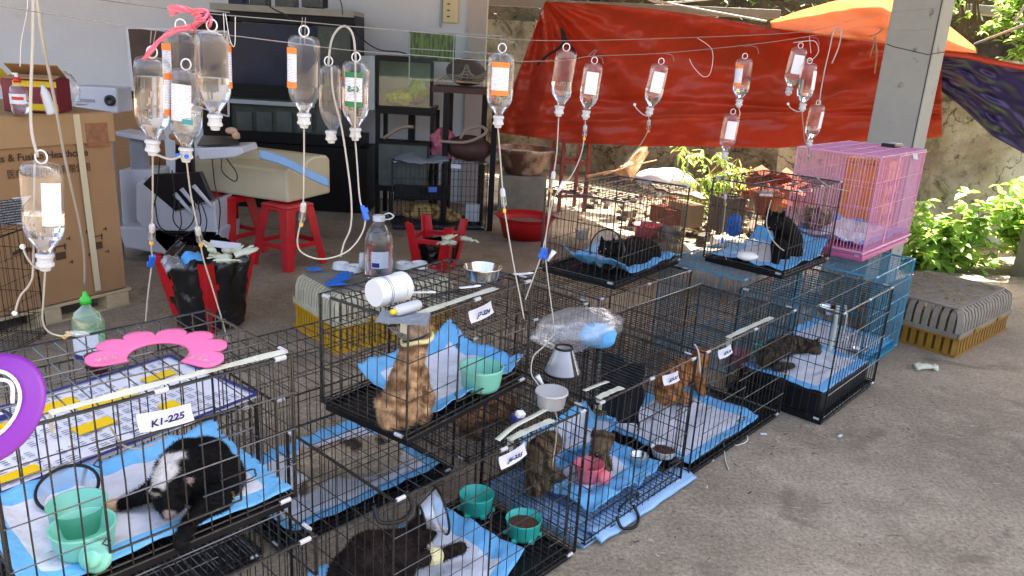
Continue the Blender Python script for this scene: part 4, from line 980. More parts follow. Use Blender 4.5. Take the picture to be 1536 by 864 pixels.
# pink flower shaped soft collar lying on the cage top
fc = F(238, 535, .95)
t = thing('flower_collar', 'pink felt flower shaped soft collar lying across the front left cage', 'collar', fc, radians(0))
m = MB(); o = []
NP, R0, R1 = 9, .052, .112
def petal_r(a):
    k = (a/(2*pi)*NP*1.0) % 1.0; return R1*(.80+.20*math.sqrt(max(0, 1-(2*k-1)**2)))*1.0
a0, a1 = radians(-28), radians(212)
def flw(u, v, top=1):
    a = a0+(a1-a0)*u; k = (u*7) % 1.0 if u < .9999 else 1.0; rr = R1*(.82+.26*math.sqrt(max(0, 1-(2*k-1)**2))); r = R0+(rr-R0)*v
    return (r*cos(a)*1.15, r*sin(a), .004+.004*sin(u*9)*v)
m.sheet(flw, 112, 6); m.build('felt', 'pink_felt', t, smooth=True, solid=.004)
t.rotation_euler = (radians(8), 0, radians(6))
for a in (-20, 205):
    m = MB()
    for k in range(3): m.box(((.07+.014*k)*cos(radians(a))*1.15, (.07+.014*k)*sin(radians(a)), .016), (.009, .007, .004))
    m.build('closure_tab', 'clear_wrap', t)
# purple collar
pp = F(-20, 614, 1.0)
t = thing('purple_collar', 'purple plastic cone collar with white trim at the left edge', 'collar', pp, 0)
t.rotation_euler = (radians(48), radians(-6), 0)
m = MB(); m.sheet(lambda u, v: ((.062+.034*v)*cos(u*5.6-2.2), (.062+.034*v)*sin(u*5.6-2.2), .012*(1-v)), 60, 4); m.build('film', 'purple_felt', t, smooth=True, solid=.002)
m = MB(); m.tube(curve([(-.12, -.02, .02), (-.03, .02, .035), (.03, .035, .04), (.055, .03, .034), (.06, .0, .026)], 5), .0030, 6); m.build('trim', 'white_trim', t, smooth=True)
m = MB(); m.tube([(.062*cos(a), .062*sin(a), .013) for a in [u/30*5.6-2.2 for u in range(31)]], .003, 6); m.build('inner_trim', 'white_trim', t, smooth=True)
# tubs on the raised cage
p = F(583, 455, .935)+Vector((0, 0, .03))
ax = (F(612, 436, .96)-F(560, 450, .96)).normalized()
t = thing('pill_tub', 'white plastic tub lying on its side on the raised cage', 'tub', (0, 0, 0)); t.matrix_world = frame(p+Vector((0, 0, .009)), Vector((0, 0, 1)), ax.cross(Vector((0, 0, 1)))*-1) @ Matrix.Scale(1.3, 4)
zz = t.matrix_world.to_3x3() @ Vector((0, 0, 1))
if zz.dot(ax) < 0: pass
m = MB(); m.lathe([(.0001, -.044), (.029, -.044), (.0315, -.04), (.0315, -.026)], 32); m.lathe([(.0295, -.026), (.0295, .02), (.0305, .022), (.0305, .03), (.028, .041), (.0001, .041)], 32); m.build('tub', 'white_plastic', t, smooth=False, bevel=.001)
m = MB()
for z in (.012, .017): m.tube([(.0302*cos(a), .0302*sin(a), z) for a in [2*pi*k/32 for k in range(32)]], .0008, 4, closed=True)
m.build('rib', 'machine_grey', t)
p = F(612, 470, .935)+Vector((0, 0, .016))
t = thing('ointment_tube', 'white plastic bottle with a yellow cap lying beside the tub', 'bottle', (0, 0, 0)); t.matrix_world = frame(p, Vector((0, 0, 1)), ax.cross(Vector((0, 0, 1)))*-1)
m = MB(); m.lathe([(.0001, -.04), (.012, -.04), (.0145, -.034), (.0145, .034), (.012, .042), (.006, .046)], 24); m.build('bottle', 'milky_plastic', t, smooth=True)
m = MB(); m.lathe([(.0075, .046), (.0075, .058), (.0001, .059)], 16); m.build('cap', 'box_yellow', t, smooth=True)
# grey folded packet under the tub, small tools
m = MB(); q = F(595, 480, .932); m.sheet(lambda u, v: (q.x-.05+u*.13, q.y-.03+v*.09, .932+.004*nz(u*7, v*7)+.002), 12, 8)
tag(m.build('folded_packet', 'packet_grey', solid=.003), 'grey folded packet under the white tub', 'packet')
for lab, px, py, a in (('white plastic spoon lying on the raised cage top', 632, 440, .2), ('white gauze clip lying near the steel bowl', 702, 432, .5), ('white strip lying behind the steel bowl', 782, 412, .4)):
    q = F(px, py, .935); m = MB(); M = Matrix.Translation(q) @ Matrix.Rotation(a, 4, 'Z'); m.box((0, 0, .003), (.055, .012, .003), M); m.ball((.03, 0, .004), .010, 10, (1.3, .8, .3), M)
    tag(m.build('plastic_scrap', 'white_plastic', bevel=.001), lab, 'scrap')
# clear bag of blue masks, cone, tub on the bag
def crumpled_bag(label, c, rx, ry, h, mat, seed, ang=0, name='plastic_bag', n=40, spike=.18):
    m = MB(); k = 26
    def fn(u, v):
        th = u*2*pi; ph = v*pi; d = Vector((sin(ph)*cos(th), sin(ph)*sin(th), cos(ph)))
        f = 1+spike*(nz(d.x*2.3+seed, d.y*2.3, d.z*2.3)+.7*abs(nz(d.x*5+seed, d.y*5, d.z*5))+.16*nz(d.x*11, d.y*11+seed, d.z*11))
        e = 1+.25*abs(cos(th))**6
        return (rx*d.x*f*e, ry*d.y*f, max(0, h*(.5+.5*d.z*f)))
    m.sheet(fn, n, k); o = m.build(name, mat, smooth=True, weld=True); o.location = c; o.rotation_euler = (0, 0, radians(ang)); return tag(o, label, 'bag')
crumpled_bag('clear plastic bag lying on the front cages with blue masks inside', F(866, 522, .57), .150, .095, .150, 'clear_bag', 3.0, 30)
m = MB(); q = F(896, 520, .58)
m.ball((0, 0, .042), .052, 34, (1.35, 1.0, .85))
for i, v in enumerate(m.v):
    k = 1+.22*nz(v.x*16, v.y*16, v.z*16)+.12*abs(nz(v.x*45, v.y*45, v.z*45)); m.v[i] = Vector((v.x*k, v.y*k, max(.002, v.z*k)))
o = m.build('face_masks', 'mask_blue', smooth=True, solid=.001); o.location = q; tag(o, 'crumpled pile of light blue face masks inside the clear bag', 'masks')
p = F(843, 560, .57)
t = thing('cone_collar', 'small grey cone collar with black trim standing on the cages before the bag', 'collar', p+Vector((0, 0, .004)), radians(-50))
m = MB(); m.lathe([(.062, 0), (.029, .088)], 40); m.f = m.f[:-2]; m.m = m.m[:-2]; m.build('film', 'cone_film', t, smooth=True)
for r, z in ((.062, 0), (.029, .088)):
    m = MB(); m.tube([(r*cos(a), r*sin(a), z+.002) for a in [2*pi*k/40 for k in range(40)]], .0042, 6, closed=True); m.build('trim', 'black_plastic', t, smooth=True)
m = MB(); m.sheet(lambda u, v: ((.0625-.033*u)*cos(.0+v*.26), (.0625-.033*u)*sin(.0+v*.26), .088*u+.001), 8, 3); m.build('closure_strap', 'black_plastic', t, solid=.001)
m = MB(); m.sheet(lambda u, v: ((.0605-.033*u)*cos(2.9+v*.3), (.0605-.033*u)*sin(2.9+v*.3), .088*u+.001), 8, 3); m.build('closure_tab', 'tape_paper', t, solid=.0008)
p = F(826, 610, .57)
t = thing('round_tub', 'frosted round food tub standing on the cage top below the cone', 'tub', p)
m = MB(); m.lathe([(.0001, .002), (.040, .002), (.042, .006), (.047, .046), (.05, .05), (.05, .053), (.046, .053), (.040, .008)], 36); m.build('tub', 'tub_film', t, smooth=True)
m = MB(); m.lathe([(.0505, .046), (.0515, .050), (.0505, .054), (.049, .054)], 36); m.build('rim', 'tub_film', t, smooth=True)
q = F(778, 626, .56); m = MB(); m.box((0, 0, .012), (.030, .022, .02)); o = m.build('bottle_cap', 'white_plastic', bevel=.006); o.location = q; o.rotation_euler = (.3, .2, .7)  # small white bottle cap
tag(o, 'white cap with a blue base lying behind the frosted tub', 'cap')
m = MB(); m.box((0, 0, -.002), (.04, .03, .01)); m.build('base', 'poster_navy', o, bevel=.002)
strip('white paper tape lying along the front cage top', [F(746, 660, .575), F(770, 640, .58), F(800, 624, .585), F(822, 612, .577)], .018)
strip('yellowed handwritten tape on the front cage corner', [F(876, 586, .565), F(895, 578, .57), F(912, 572, .565)], .016)
# papers, charger and dark box on the pink cage
t = thing('phone_box', 'flat dark box with white paper on top of the pink cage', 'box', W(1338, 222, 4.75), radians(45)); t.location.z = 1.185
m = MB(); m.box((0, 0, .01), (.15, .08, .02)); m.build('box', 'machine_dark', t, bevel=.003)
m = MB(); m.box((.01, -.005, .0215), (.09, .06, .003)); m.build('paper', 'poster_white', t)
# tubes of things inside the raised black cat cage
for lab, px, py, sz, mt in (('clear round food box beside the seated black cat', 1128, 368, .035, 'tub_film'), ('pale crumpled tissue on the pad before the seated black cat', 1120, 390, .04, 'sack_white')):
    q = F(px, py, .66); m = MB(); m.ball((0, 0, sz*.5), sz, 14, (1.4, 1, .55))
    for i, v in enumerate(m.v): m.v[i] = v*(1+.12*nz(v.x*60, v.y*60, v.z*60))
    o = m.build('food_box' if 'box' in lab else 'tissue', mt, smooth=True); o.location = q; tag(o, lab, 'box' if 'box' in lab else 'tissue')
# small white parcels over the back row cage

# odds and ends of the near cages
cone('clear cone collar with a black rim leaning behind the mint bowls', PQ(108, 752, -1.72), (.1, -.35, .9), .030, .062, .05)
m = MB(); m.tube(curve([PQ(165, 640, -1.45), PQ(185, 668, -1.5), PQ(215, 672, -1.52), PQ(250, 655, -1.55)], 6), .0022, 7); tag(m.build('drip_line', 'tube_plastic', smooth=True), 'thin tube lying in a bow over the back of the black and white cat', 'drip line')
m = MB(); m.sheet(lambda u, v: SQ(.50+.10*u, -1.268, .40-.10*(1-v)-.03*u*(1-v))+Vector((.004*nz(u*5, v*5), 0, 0)), 8, 6); tag(m.build('card', 'gauze', solid=.001), 'pale yellow card clipped on the front of the lowest near cage', 'card')
m = MB(); m.sheet(lambda u, v: F(1150+38*u, 345+8*u+18*v, .62)+Vector((0, .05, .05)), 6, 4)

# ------------------------------------------------------------------ left side: carton, pallet, machine
A, B_ = F(190, 432, .11), F(-70, 494, .11)
dv = (A-B_); dv.z = 0; ang = math.atan2(dv.y, dv.x); Lb = dv.length; Wb = .95; Hb = 1.03
bxl = Vector((B_.x, B_.y, 0))
t = thing('big_carton', 'big brown carton with printed lettering standing on a wooden pallet', 'box', bxl, ang)
m = MB(); m.box((Lb/2, Wb/2, .115+Hb/2), (Lb, Wb, Hb)); m.build('body', 'cardboard', t, bevel=.006)
m = MB(); m.box((Lb/2, -.008, .115+Hb-.075), (Lb+.02, .012, .16)); m.box((Lb+.008, Wb/2, .115+Hb-.075), (.012, Wb, .16)); m.build('lid_skirt', 'cardboard_pale', t, bevel=.003)
m = MB(); m.box((Lb/2, Wb/2, .115+Hb+.006), (Lb+.02, Wb+.01, .008)); m.build('lid', 'cardboard_pale', t, bevel=.002)
MF = lambda x, z: frame((x, -.006, z), (1, 0, 0), (0, 0, 1))
def fx(px, z0):   # along the carton face for a picture column at a given height
    best = min(range(int(Lb*200)+1), key=lambda i: abs(proj(bxl+Vector((cos(ang), sin(ang), 0))*(i/200)+Vector((0, 0, z0)))[0]-px)); return best/200
def proj(p):
    v = Vector(p)-CO; z = v.dot(_w); return 768+F_PX*v.dot(CR)/z, 432-F_PX*v.dot(CU)/z
def fz(x, py):
    return min((abs(proj(bxl+Vector((cos(ang), sin(ang), 0))*x+Vector((0, 0, k/200)))[1]-py), k/200) for k in range(0, 300))[1]
xc = fx(65, .9)
text_obj('lettering', 'us & Fusion Healthcare', .054, 'box_ink', t, MF(xc+.004, fz(xc, 234)), bold=.0008, sx=.95)
text_obj('lettering', '医疗科技(中国)有限公司', .052, 'box_ink', t, MF(xc+.03, fz(xc, 257)), sx=.8)
m = MB()
for px, py in ((92, 375), (147, 360)):
    x = fx(px, .35); z = fz(x, py); s = .045
    m.box((x, -.007, z-.03), (s*1.2, .003, s*.9))
    for k in (-1, 1):
        m.box((x+k*.028, -.007, z+.018), (.006, .003, .035), Matrix.Identity(4))
        for zz in (-.075, .06):
            m.box((x+k*.05, -.007, z+zz), (.02, .003, .005)); m.box((x+k*.058, -.007, z+zz), (.005, .003, .02))
    m.box((x, -.007, z+.025), (.07, .003, .005))
x = fx(38, .35); z = fz(x, 378)
for k in range(9): m.box((x-.05+k*.0125, -.007, z+.012*sin(pi*(k+.5)/9)*1.3), (.012, .003, .02))
m.box((x, -.007, z-.03), (.005, .003, .06)); m.box((x+.012, -.007, z-.06), (.022, .003, .005)); m.build('handling_mark', 'box_ink', t)
x = fx(18, .6); z = fz(x, 318); m = MB(); m.box((x, -.0075, z), (.115, .003, .13)); lb = m.build('black_label', 'black_print', t)
m = MB()
for sgn in (-1, 1): m.add([(x+.01, -.0078, z+sgn*.072), (x+.06, -.0078, z+sgn*.025), (x+.11, -.0078, z+sgn*.072)], [(0, 1, 2)])
m.build('white_arrow', 'poster_white', t)
x = fx(122, .8); m = MB(); m.sheet(lambda u, v: (x-.018+.036*u+.018*v, -.0165, 1.15-v*1.01), 2, 20); m.build('packing_tape', 'tape_clear', t)
m = MB(); m.sheet(lambda u, v: (Lb-.16+.13*u, -.0148, .97+.13*v), 8, 8); m.build('torn_patch', pm('torn_card', L3((150, 102, 70)), .9, var=.3, vs=40), t)
t = thing('wooden_pallet', 'pale wooden pallet under the big carton', 'pallet', bxl, ang)
for k in range(3):
    m = MB(); m.box((Lb/2, .05+k*.42, .100), (Lb+.06, .10, .018)); m.build('deck_board', 'pallet_wood', t, bevel=.002)
for k in range(3):
    for j in range(2):
        m = MB(); m.box((Lb-.06-k*(Lb-.12)/2, .05+j*.84, .050), (.14, .10, .078)); m.build('block', 'pallet_wood', t, bevel=.003)
for j in range(2):
    m = MB(); m.box((Lb/2, .05+j*.84, .0055), (Lb+.04, .09, .009)); m.build('bottom_board', 'pallet_wood', t)
topz = 1.16
def onbox(px, py): return F(px, py, topz)
# cartons and bottles on the big carton
for lab, px, w, d, h, dz, mts in (('open brown carton with yellow and red print behind the spray bottle', 52, .26, .22, .17, 0, 0),):
    q = onbox(48, 168)+Vector((-.02, .10, 0)); t = thing('open_carton', lab, 'box', q, radians(12))
    m = MB(); m.box((0, 0, h/2), (w, d, h)); m.build('body', 'box_red', t, bevel=.004)
    m = MB(); m.box((.03, -d/2-.002, h*.86), (w*.8, .004, .03)); m.box((.06, -d/2-.002, h*.16), (w*.55, .004, .034)); m.build('yellow_print', 'box_yellow', t)
    m = MB(); M = Matrix.Translation((0, .02, h+.035)) @ Matrix.Rotation(radians(-28), 4, 'X'); m.box((0, 0, 0), (w*.98, .16, .004), M); m.build('flap', 'cardboard_pale', t)
    m = MB(); M = Matrix.Translation((-w*.62, 0, h-.01)) @ Matrix.Rotation(radians(50), 4, 'Y'); m.box((0, 0, 0), (.12, d*.9, .004), M); m.build('flap', 'box_yellow', t)
    m = MB(); M = Matrix.Translation((w*.1, -d*.5, h+.012)) @ Matrix.Rotation(radians(8), 4, 'X'); m.box((0, 0, 0), (w*.9, .10, .004), M); m.build('flap', 'cardboard_pale', t)
q = onbox(32, 172)+Vector((0, -.0, 0))
t = thing('spray_bottle', 'clear alcohol bottle with a red collar and white nozzle on the carton', 'bottle', q)
m = MB(); m.lathe([(.0001, 0), (.038, 0), (.042, .006), (.042, .105), (.036, .135), (.016, .152), (.014, .165)], 28, ex=1.1, ey=.75); m.build('bottle', 'clear_bottle', t, smooth=True)
m = MB(); m.lathe([(.0001, .002), (.040, .004), (.040, .07), (.0001, .07)], 28, ex=1.1, ey=.74); m.build('liquid', 'saline', t, smooth=True)
m = MB(); m.sheet(lambda u, v: (.0425*1.1*cos(-2.8+u*2.4), .0425*.77*sin(-2.8+u*2.4), .055+v*.05), 16, 2); lb = m.build('label', 'label_white', t)
m = MB(); m.sheet(lambda u, v: (.0428*1.1*cos(-2.0+u*1.3), .0428*.775*sin(-2.0+u*1.3), .075+v*.016), 12, 2); m.build('red_block', 'red_cap', lb)
m = MB(); m.lathe([(.018, .160), (.018, .172), (.012, .186), (.0001, .186)], 18); m.build('collar', 'red_cap', t, smooth=True)
m = MB(); m.lathe([(.009, .186), (.008, .206), (.0001, .208)], 14); m.box((-.008, 0, .202), (.024, .011, .009)); m.build('nozzle', 'white_plastic', t)
q = onbox(78, 172); t = thing('squeeze_bottle', 'white tilted bottle on the big carton, next to the red carton', 'bottle', q)
t.rotation_euler = (0, radians(-12), 0)
m = MB(); m.lathe([(.0001, 0), (.022, 0), (.024, .01), (.022, .11), (.012, .135), (.008, .15)], 22); m.build('bottle', 'white_plastic', t, smooth=True)
m = MB(); m.sheet(lambda u, v: (.0245*cos(-3+u), .0245*sin(-3+u), .08+v*.03), 6, 2); m.build('label', 'label_orange', t)
q = onbox(82, 166)+Vector((.0, -.01, 0)); m = MB(); m.sheet(lambda u, v: ((u-.5)*.10, (v-.5)*.08, .012+.02*abs(nz(u*5, v*5))), 12, 10)
o = m.build('tissue', 'sack_white', smooth=True, solid=.002); o.location = q; tag(o, 'crumpled white tissue under the tilted bottle on the carton', 'tissue')
crumpled_bag('clear wrap bag standing on the carton behind the white bottle', onbox(84, 162)+Vector((.03, .08, 0)), .05, .05, .19, 'clear_wrap', 9.0, 0)
q = onbox(118, 158)
t = thing('thermometer', 'white handheld thermometer with a grey screen lying on the carton corner', 'thermometer', q, radians(20))
m = MB(); m.ball((0, 0, .012), .045, 20, (1.25, .6, .25)); m.build('body', 'white_plastic', t, smooth=True)
m = MB(); m.ball((-.012, -.008, .0195), .018, 16, (1.2, .7, .25)); m.build('screen', 'machine_grey', t, smooth=True)
# white camera box behind, low shelf box
q = W(150, 200, 5.3)
t = thing('projector', 'white boxy device with a dark round lens near the wall', 'device', (W(160, 200, 5.4).x, 5.4, 0))
zc = W(160, 150, 5.3).z
m = MB(); m.box((0, 0, zc), (.30, .22, .17)); m.build('body', 'machine_white', t, bevel=.012)
m = MB(); M = frame((.11, -.112, zc), (1, 0, 0), (0, 0, 1)); m.lathe([(.036, -.0), (.036, .02), (.026, .022), (.0001, .014)], 24, M); m.build('lens', 'machine_dark', t, smooth=True)
m = MB(); m.box((-.05, -.112, zc-.01), (.10, .006, .02)); m.build('slot', 'machine_grey', t)
m = MB(); m.box((0, 0, (zc-.085)/2), (.06, .06, zc-.085)); m.build('stand', 'machine_grey', t)
# second carton behind
a_, b_ = W(168, 186, 4.95), W(215, 186, 4.95)
t = thing('carton', 'plain brown carton standing behind the big one beside the white machine', 'box', ((W(186, 190, 6.1).x), 6.3, 0), radians(8))
zt = W(190, 150, 6.1).z
m = MB(); m.box((0, 0, zt/2), (.30, .4, zt)); m.build('body', 'cardboard', t, bevel=.004)
m = MB(); m.box((0, .0, zt+.003), (.29, .38, .004)); m.build('top_flap', 'cardboard_pale', t)
m = MB(); m.ball((0, 0, .03), .06, 12, (1.4, .8, .5)); 
for i, v in enumerate(m.v): m.v[i] = v*(1+.2*nz(v.x*50, v.y*50, v.z*50))
o = m.build('black_rag', 'black_fabric', smooth=True); o.location = (W(190, 150, 6.1).x, 6.2, zt+.005); tag(o, 'small black rag on the plain carton behind', 'rag')

# ultrasound machine on its cart
mb_ = F(250, 395, 0); MY = mb_.y
t = thing('ultrasound_machine', 'white medical machine on a cart with black screen, keyboard wing and hanging probe cables', 'machine', (0, 0, 0))
def Q(px, py, dy=0.0): return W(px, py, MY+dy)
def slab(name, pts, d, mat, bev=.01, par=None):
    """front outline in the picture at the machine's distance, real depth d"""
    m = MB(); a = [Vector(p) for p in pts]; n = len(a); bk = [p+Vector((0, d, 0)) for p in a]
    m.add(a+bk, [tuple(range(n))[::-1], tuple(range(n, 2*n))]+[(i, (i+1) % n, n+(i+1) % n, n+i) for i in range(n)]); return m.build(name, mat, par or t, bevel=bev)
slab('column', [Q(178, 255, .15), Q(232, 255, .15), Q(240, 378, .15), Q(186, 374, .15)], .25, 'machine_white')
slab('neck', [Q(192, 205, .2), Q(215, 205, .2), Q(216, 258, .2), Q(196, 258, .2)], .10, 'machine_grey')
slab('rear_wing', [Q(172, 197, .15), Q(228, 206, .15), Q(230, 214, .15), Q(174, 204, .15)], .22, 'machine_white', .006)
slab('base', [Q(176, 340), Q(330, 345), Q(328, 396), Q(186, 372)], .42, 'machine_white', .015)
slab('housing', [Q(204, 275), Q(215, 268), Q(262, 318), Q(322, 302), Q(326, 352), Q(262, 392), Q(204, 330)], .34, 'machine_white', .008)
slab('inner_bay', [Q(214, 276, -.004), Q(228, 262, -.004), Q(300, 258, -.004), Q(318, 300, -.004), Q(262, 316, -.004)], .05, 'machine_dark', .004)
for a_ in ((262, 290, 288, 320), (272, 283, 296, 312), (290, 278, 318, 310)):
    m = MB(); m.tube([Q(a_[0], a_[1], -.04), Q(a_[2], a_[3], -.04)], [.016, .012], 10); m.build('probe', 'machine_white', t, smooth=True)
slab('keyboard_wing', [Q(292, 222, -.1), Q(362, 220, -.1), Q(366, 230, -.1), Q(352, 236, -.1), Q(300, 240, -.1)], .30, 'machine_white', .008)
m = MB(); a_ = [Q(296, 219, -.08), Q(360, 217, -.08), Q(352, 206, .2), Q(304, 204, .2)]; m.add(a_+[p+Vector((0, 0, .006)) for p in a_], [(0, 1, 2, 3), (4, 5, 6, 7), (0, 1, 5, 4), (1, 2, 6, 5), (2, 3, 7, 6), (3, 0, 4, 7)]); m.build('keyboard', 'machine_dark', t)
slab('screen_case', [Q(188, 40, .12), Q(340, 46, .12), Q(342, 176, .12), Q(197, 130, .12)], .04, 'machine_white', .006)
slab('screen', [Q(192, 43, .112), Q(339, 49, .112), Q(341, 173, .112), Q(201, 128, .112)], .006, 'screen_dark', 0)
slab('screen_arm', [Q(262, 160, .2), Q(285, 160, .2), Q(290, 262, .2), Q(262, 262, .2)], .05, 'machine_dark')
cables = [[(240, 235), (235, 290), (228, 330), (250, 350), (275, 354), (292, 345)], [(258, 255), (262, 300), (260, 330), (275, 345), (290, 330), (292, 300)],
          [(268, 300), (272, 335), (266, 352), (262, 375)], [(300, 300), (310, 330), (306, 355)], [(318, 235), (322, 275), (330, 310), (328, 350)], [(332, 238), (334, 258), (352, 272), (355, 260), (340, 238)], [(232, 300), (240, 340), (270, 350), (300, 338), (296, 300)]]
for cb in cables:
    m = MB(); m.tube(curve([Q(x, y, -.07-.02*i % .05) for i, (x, y) in enumerate(cb)], 6), .0045, 6); m.build('cable', 'rubber_black', t, smooth=True)
for lab, px, py in (('brown glove shaped biscuit toy on the machine', 262, 205), ('small tan rag beside the keyboard wing', 347, 196)):
    m = MB(); q = Q(px, py, -.02); m.ball((0, 0, 0), .035, 12, (1.2, .8, .7)); m.ball((.03, 0, -.03), .028, 12)
    for i, v in enumerate(m.v): m.v[i] = v*(1+.15*nz(v.x*70, v.y*70, v.z*70))
    o = m.build('rag', pm('tan_rag_%d' % px, L3((170, 112, 70) if px < 300 else (196, 160, 130)), .9, var=.2), smooth=True); o.location = q; tag(o, 'tan crumpled rag hanging behind the drip bottles' if px < 300 else lab, 'rag')

# beige vinyl bolster on red stools
a_, b_ = F(298, 290, .50), F(492, 292, .47)
by = 5.35
P0, P1 = W(294, 285, by-.15), W(395, 304, by-.15)
t = thing('vinyl_bolster', 'long beige vinyl bolster lying across two red stools', 'cushion', (0, 0, 0))
ztop = .47
A = F(296, 282, ztop+.02); A = Vector((W(300, 285, 5.2).x, 5.35, ztop)); B2 = Vector((W(495, 290, 5.75).x, 5.75, ztop))
A = F(292, 284, ztop); B2 = F(432, 305, ztop)
dv = B2-A; ln = dv.length; M = frame(A, dv, (-dv.y, dv.x, 0)); t.matrix_world = M
h1 = (F(497, 290, ztop)-B2).length
m = MB()
hw = min(h1, .62); prof = [(0, .0), (hw*.6, .0), (hw, .0), (hw, .27), (hw-.04, .30), (hw*.62, .31), (hw*.48, .29), (hw*.36, .25), (.05, .265), (0, .235)]
n = len(prof); vs = [(0, y, z) for y, z in prof]+[(ln, y, z) for y, z in prof]
m.add(vs, [tuple(range(n)), tuple(range(n, 2*n))[::-1]]+[(i, n+i, n+(i+1) % n, (i+1) % n) for i in range(n)])
m.build('cushion', 'beige_vinyl', t, bevel=.018)
pb = [W(386, 222, 5.3), W(460, 250, 5.45), W(490, 262, 5.6), W(485, 272, 5.55), W(455, 268, 5.4), W(390, 232, 5.25)]
m = MB(); m.sheet(lambda u, v: M.inverted() @ W(388+104*u+2*v, 224+40*u+14*v-3*sin(u*5), 5.36-.02*v+.02*u) , 24, 6); 
m.v = [M @ p for p in m.v]
tag(m.build('folded_pad', 'pale_blue_film', smooth=True, solid=.02), 'folded blue pad stuck along the top of the beige bolster', 'pad')
def red_stool(label, p, rz=0.0, flip=False, tilt=(0, 0), h=.46, rt=.135, rb=.20, group='red plastic stools'):
    t = thing('red_stool', label, 'stool', p, rz, group)
    if flip: t.rotation_euler = (pi+tilt[0], tilt[1], rz)
    m = MB(); m.box((0, 0, h-.012), (2*rt, 2*rt, .024)); m.box((0, 0, h-.035), (2*rt-.01, 2*rt-.01, .03)); m.build('seat', 'red_plastic', t, bevel=.012)
    for sx in (-1, 1):
        for sy in (-1, 1):
            m = MB(); vs = []
            for (z, rr, w) in ((h-.02, rt-.005, .085), (.0, rb-.005, .062)):
                o = Vector((sx*rr, sy*rr, z)); e = .009
                for a, b in ((0, 0), (-sx*w, 0), (-sx*w, -sy*e), (-sx*e, -sy*e), (-sx*e, -sy*w), (0, -sy*w)): vs.append(o+Vector((a, b, 0)))
            m.add(vs, [(0, 1, 2, 3, 4, 5), (11, 10, 9, 8, 7, 6)]+[(i, (i+1) % 6, 6+(i+1) % 6, 6+i) for i in range(6)]); m.build('leg', 'red_plastic', t, bevel=.003)
    zr = h*.36; rr = rt+(rb-rt)*(1-zr/h)-.012
    for a in range(4):
        m = MB(); M = Matrix.Rotation(a*pi/2, 4, 'Z'); m.box((rr, 0, zr), (.010, 2*rr-.05, .035), M); m.build('stretcher', 'red_plastic', t, bevel=.003)
    return t
s1 = F(425, 408, 0); red_stool('red plastic stool under the right end of the beige bolster', Vector((s1.x-.03, s1.y+.25, 0)), radians(60))
s2 = F(345, 372, 0); red_stool('red plastic stool under the middle of the beige bolster', Vector((s2.x+.06, s2.y-.12, 0)), radians(62))
# black bin bag in an upturned stool
p = F(300, 498, 0); t = red_stool('upturned red stool holding a black bin bag full of gloves', Vector((p.x+.0, p.y+.14, .425)), radians(-23), flip=True, h=.42)
bagc = Vector((p.x, p.y+.14, 0))
def binbag(label, c, rx, h, zb=.02, seed=1.0):
    m = MB()
    def fn(u, v):
        th = 2*pi*u; r = rx*(.85+.25*v-.1*max(0, v-.85)/.15)*(1+.10*sin(th*9+seed)*v+.09*nz(cos(th)*3, sin(th)*3, v*5+seed)+.06*nz(cos(th)*9, sin(th)*9, v*12))
        if v > .8: r *= 1-(v-.8)*2.2
        sq = (abs(cos(th))**4+abs(sin(th))**4)**-.25
        return (c.x+r*cos(th+.66)*sq*.95, c.y+r*sin(th+.66)*sq*.95, zb+h*v+.02*nz(cos(th)*4, sin(th)*4, v*3)*v)
    m.sheet(fn, 70, 26); return tag(m.build('bin_bag', 'bag_black', smooth=True), label, 'bag')
binbag('shiny black bin bag stuffed inside the near upturned stool', bagc, .205, .48)
def glove(label, p, mat='glove_latex', s=1.0, rz=0.0, tilt=0.0, group='crumpled disposable gloves', seed=1, name='glove'):
    m = MB(); R = random.Random(seed)
    ch = [([(0, 0, .012), (.05, 0, .014), (.085, 0, .012)], [.030, .034, .030])]
    for k, (y, L) in enumerate(((-.024, .055), (-.008, .070), (.009, .066), (.025, .05))):
        b = R.uniform(-.5, .5); ch.append(([(.080, y*.9, .012), (.080+L*.5, y*1.25+b*.01, .012+R.uniform(0, .012)), (.080+L, y*1.4+b*.03, .006)], [.0105, .009, .006]))
    ch.append(([(.03, .025, .012), (.055, .052, .012), (.075, .062, .008)], [.012, .010, .007]))
    for pts, rr in ch:
        P = curve([Vector(q)*s for q in pts], 4); r2 = [rr[0]+(rr[-1]-rr[0])*i/(len(P)-1) for i in range(len(P))]; m.tube(P, [r*s for r in r2], 9)
    for i, v in enumerate(m.v): m.v[i] = Vector((v.x, v.y, v.z*.55+.012*s*nz(v.x*40+seed, v.y*40)))
    o = m.build(name, mat, smooth=True); o.location = p; o.rotation_euler = (tilt, R.uniform(-.3, .3), rz); return tag(o, label, 'glove', group)
zg = .475
for i, (px, py, rz) in enumerate(((325, 392, .2), (345, 388, 2.9), (338, 378, 1.4), (352, 383, .6), (318, 378, 2.2))):
    glove(['cream latex glove at the left of the heap on the near bin bag', 'cream glove at the right of the heap on the near bin bag', 'cream glove lying across the middle of the bin bag heap', 'topmost cream glove with fingers pointing right on the near bin bag', 'cream glove tucked under the white card on the near bin bag'][i], F(px, py, zg+.012*i), rz=rz, seed=20+i, tilt=.25*i-.4, s=.85, group='cream gloves heaped on the near bin bag')
m = MB(); q = F(288, 388, .47); m.sheet(lambda u, v: ((u-.5)*.10, (v-.5)*.07, .03*sin(u*4)+.02*nz(u*6, v*6)), 10, 8)
o = m.build('face_mask', 'mask_blue', smooth=True, solid=.002); o.location = q; o.rotation_euler = (.5, -.4, .5); tag(o, 'blue mask sticking out of the near bin bag', 'mask')
m = MB(); q = F(258, 396, .46); m.sheet(lambda u, v: ((u-.5)*.09, (v-.5)*.09, .03*sin(u*4)+.02*nz(u*6, v*6)), 10, 8)
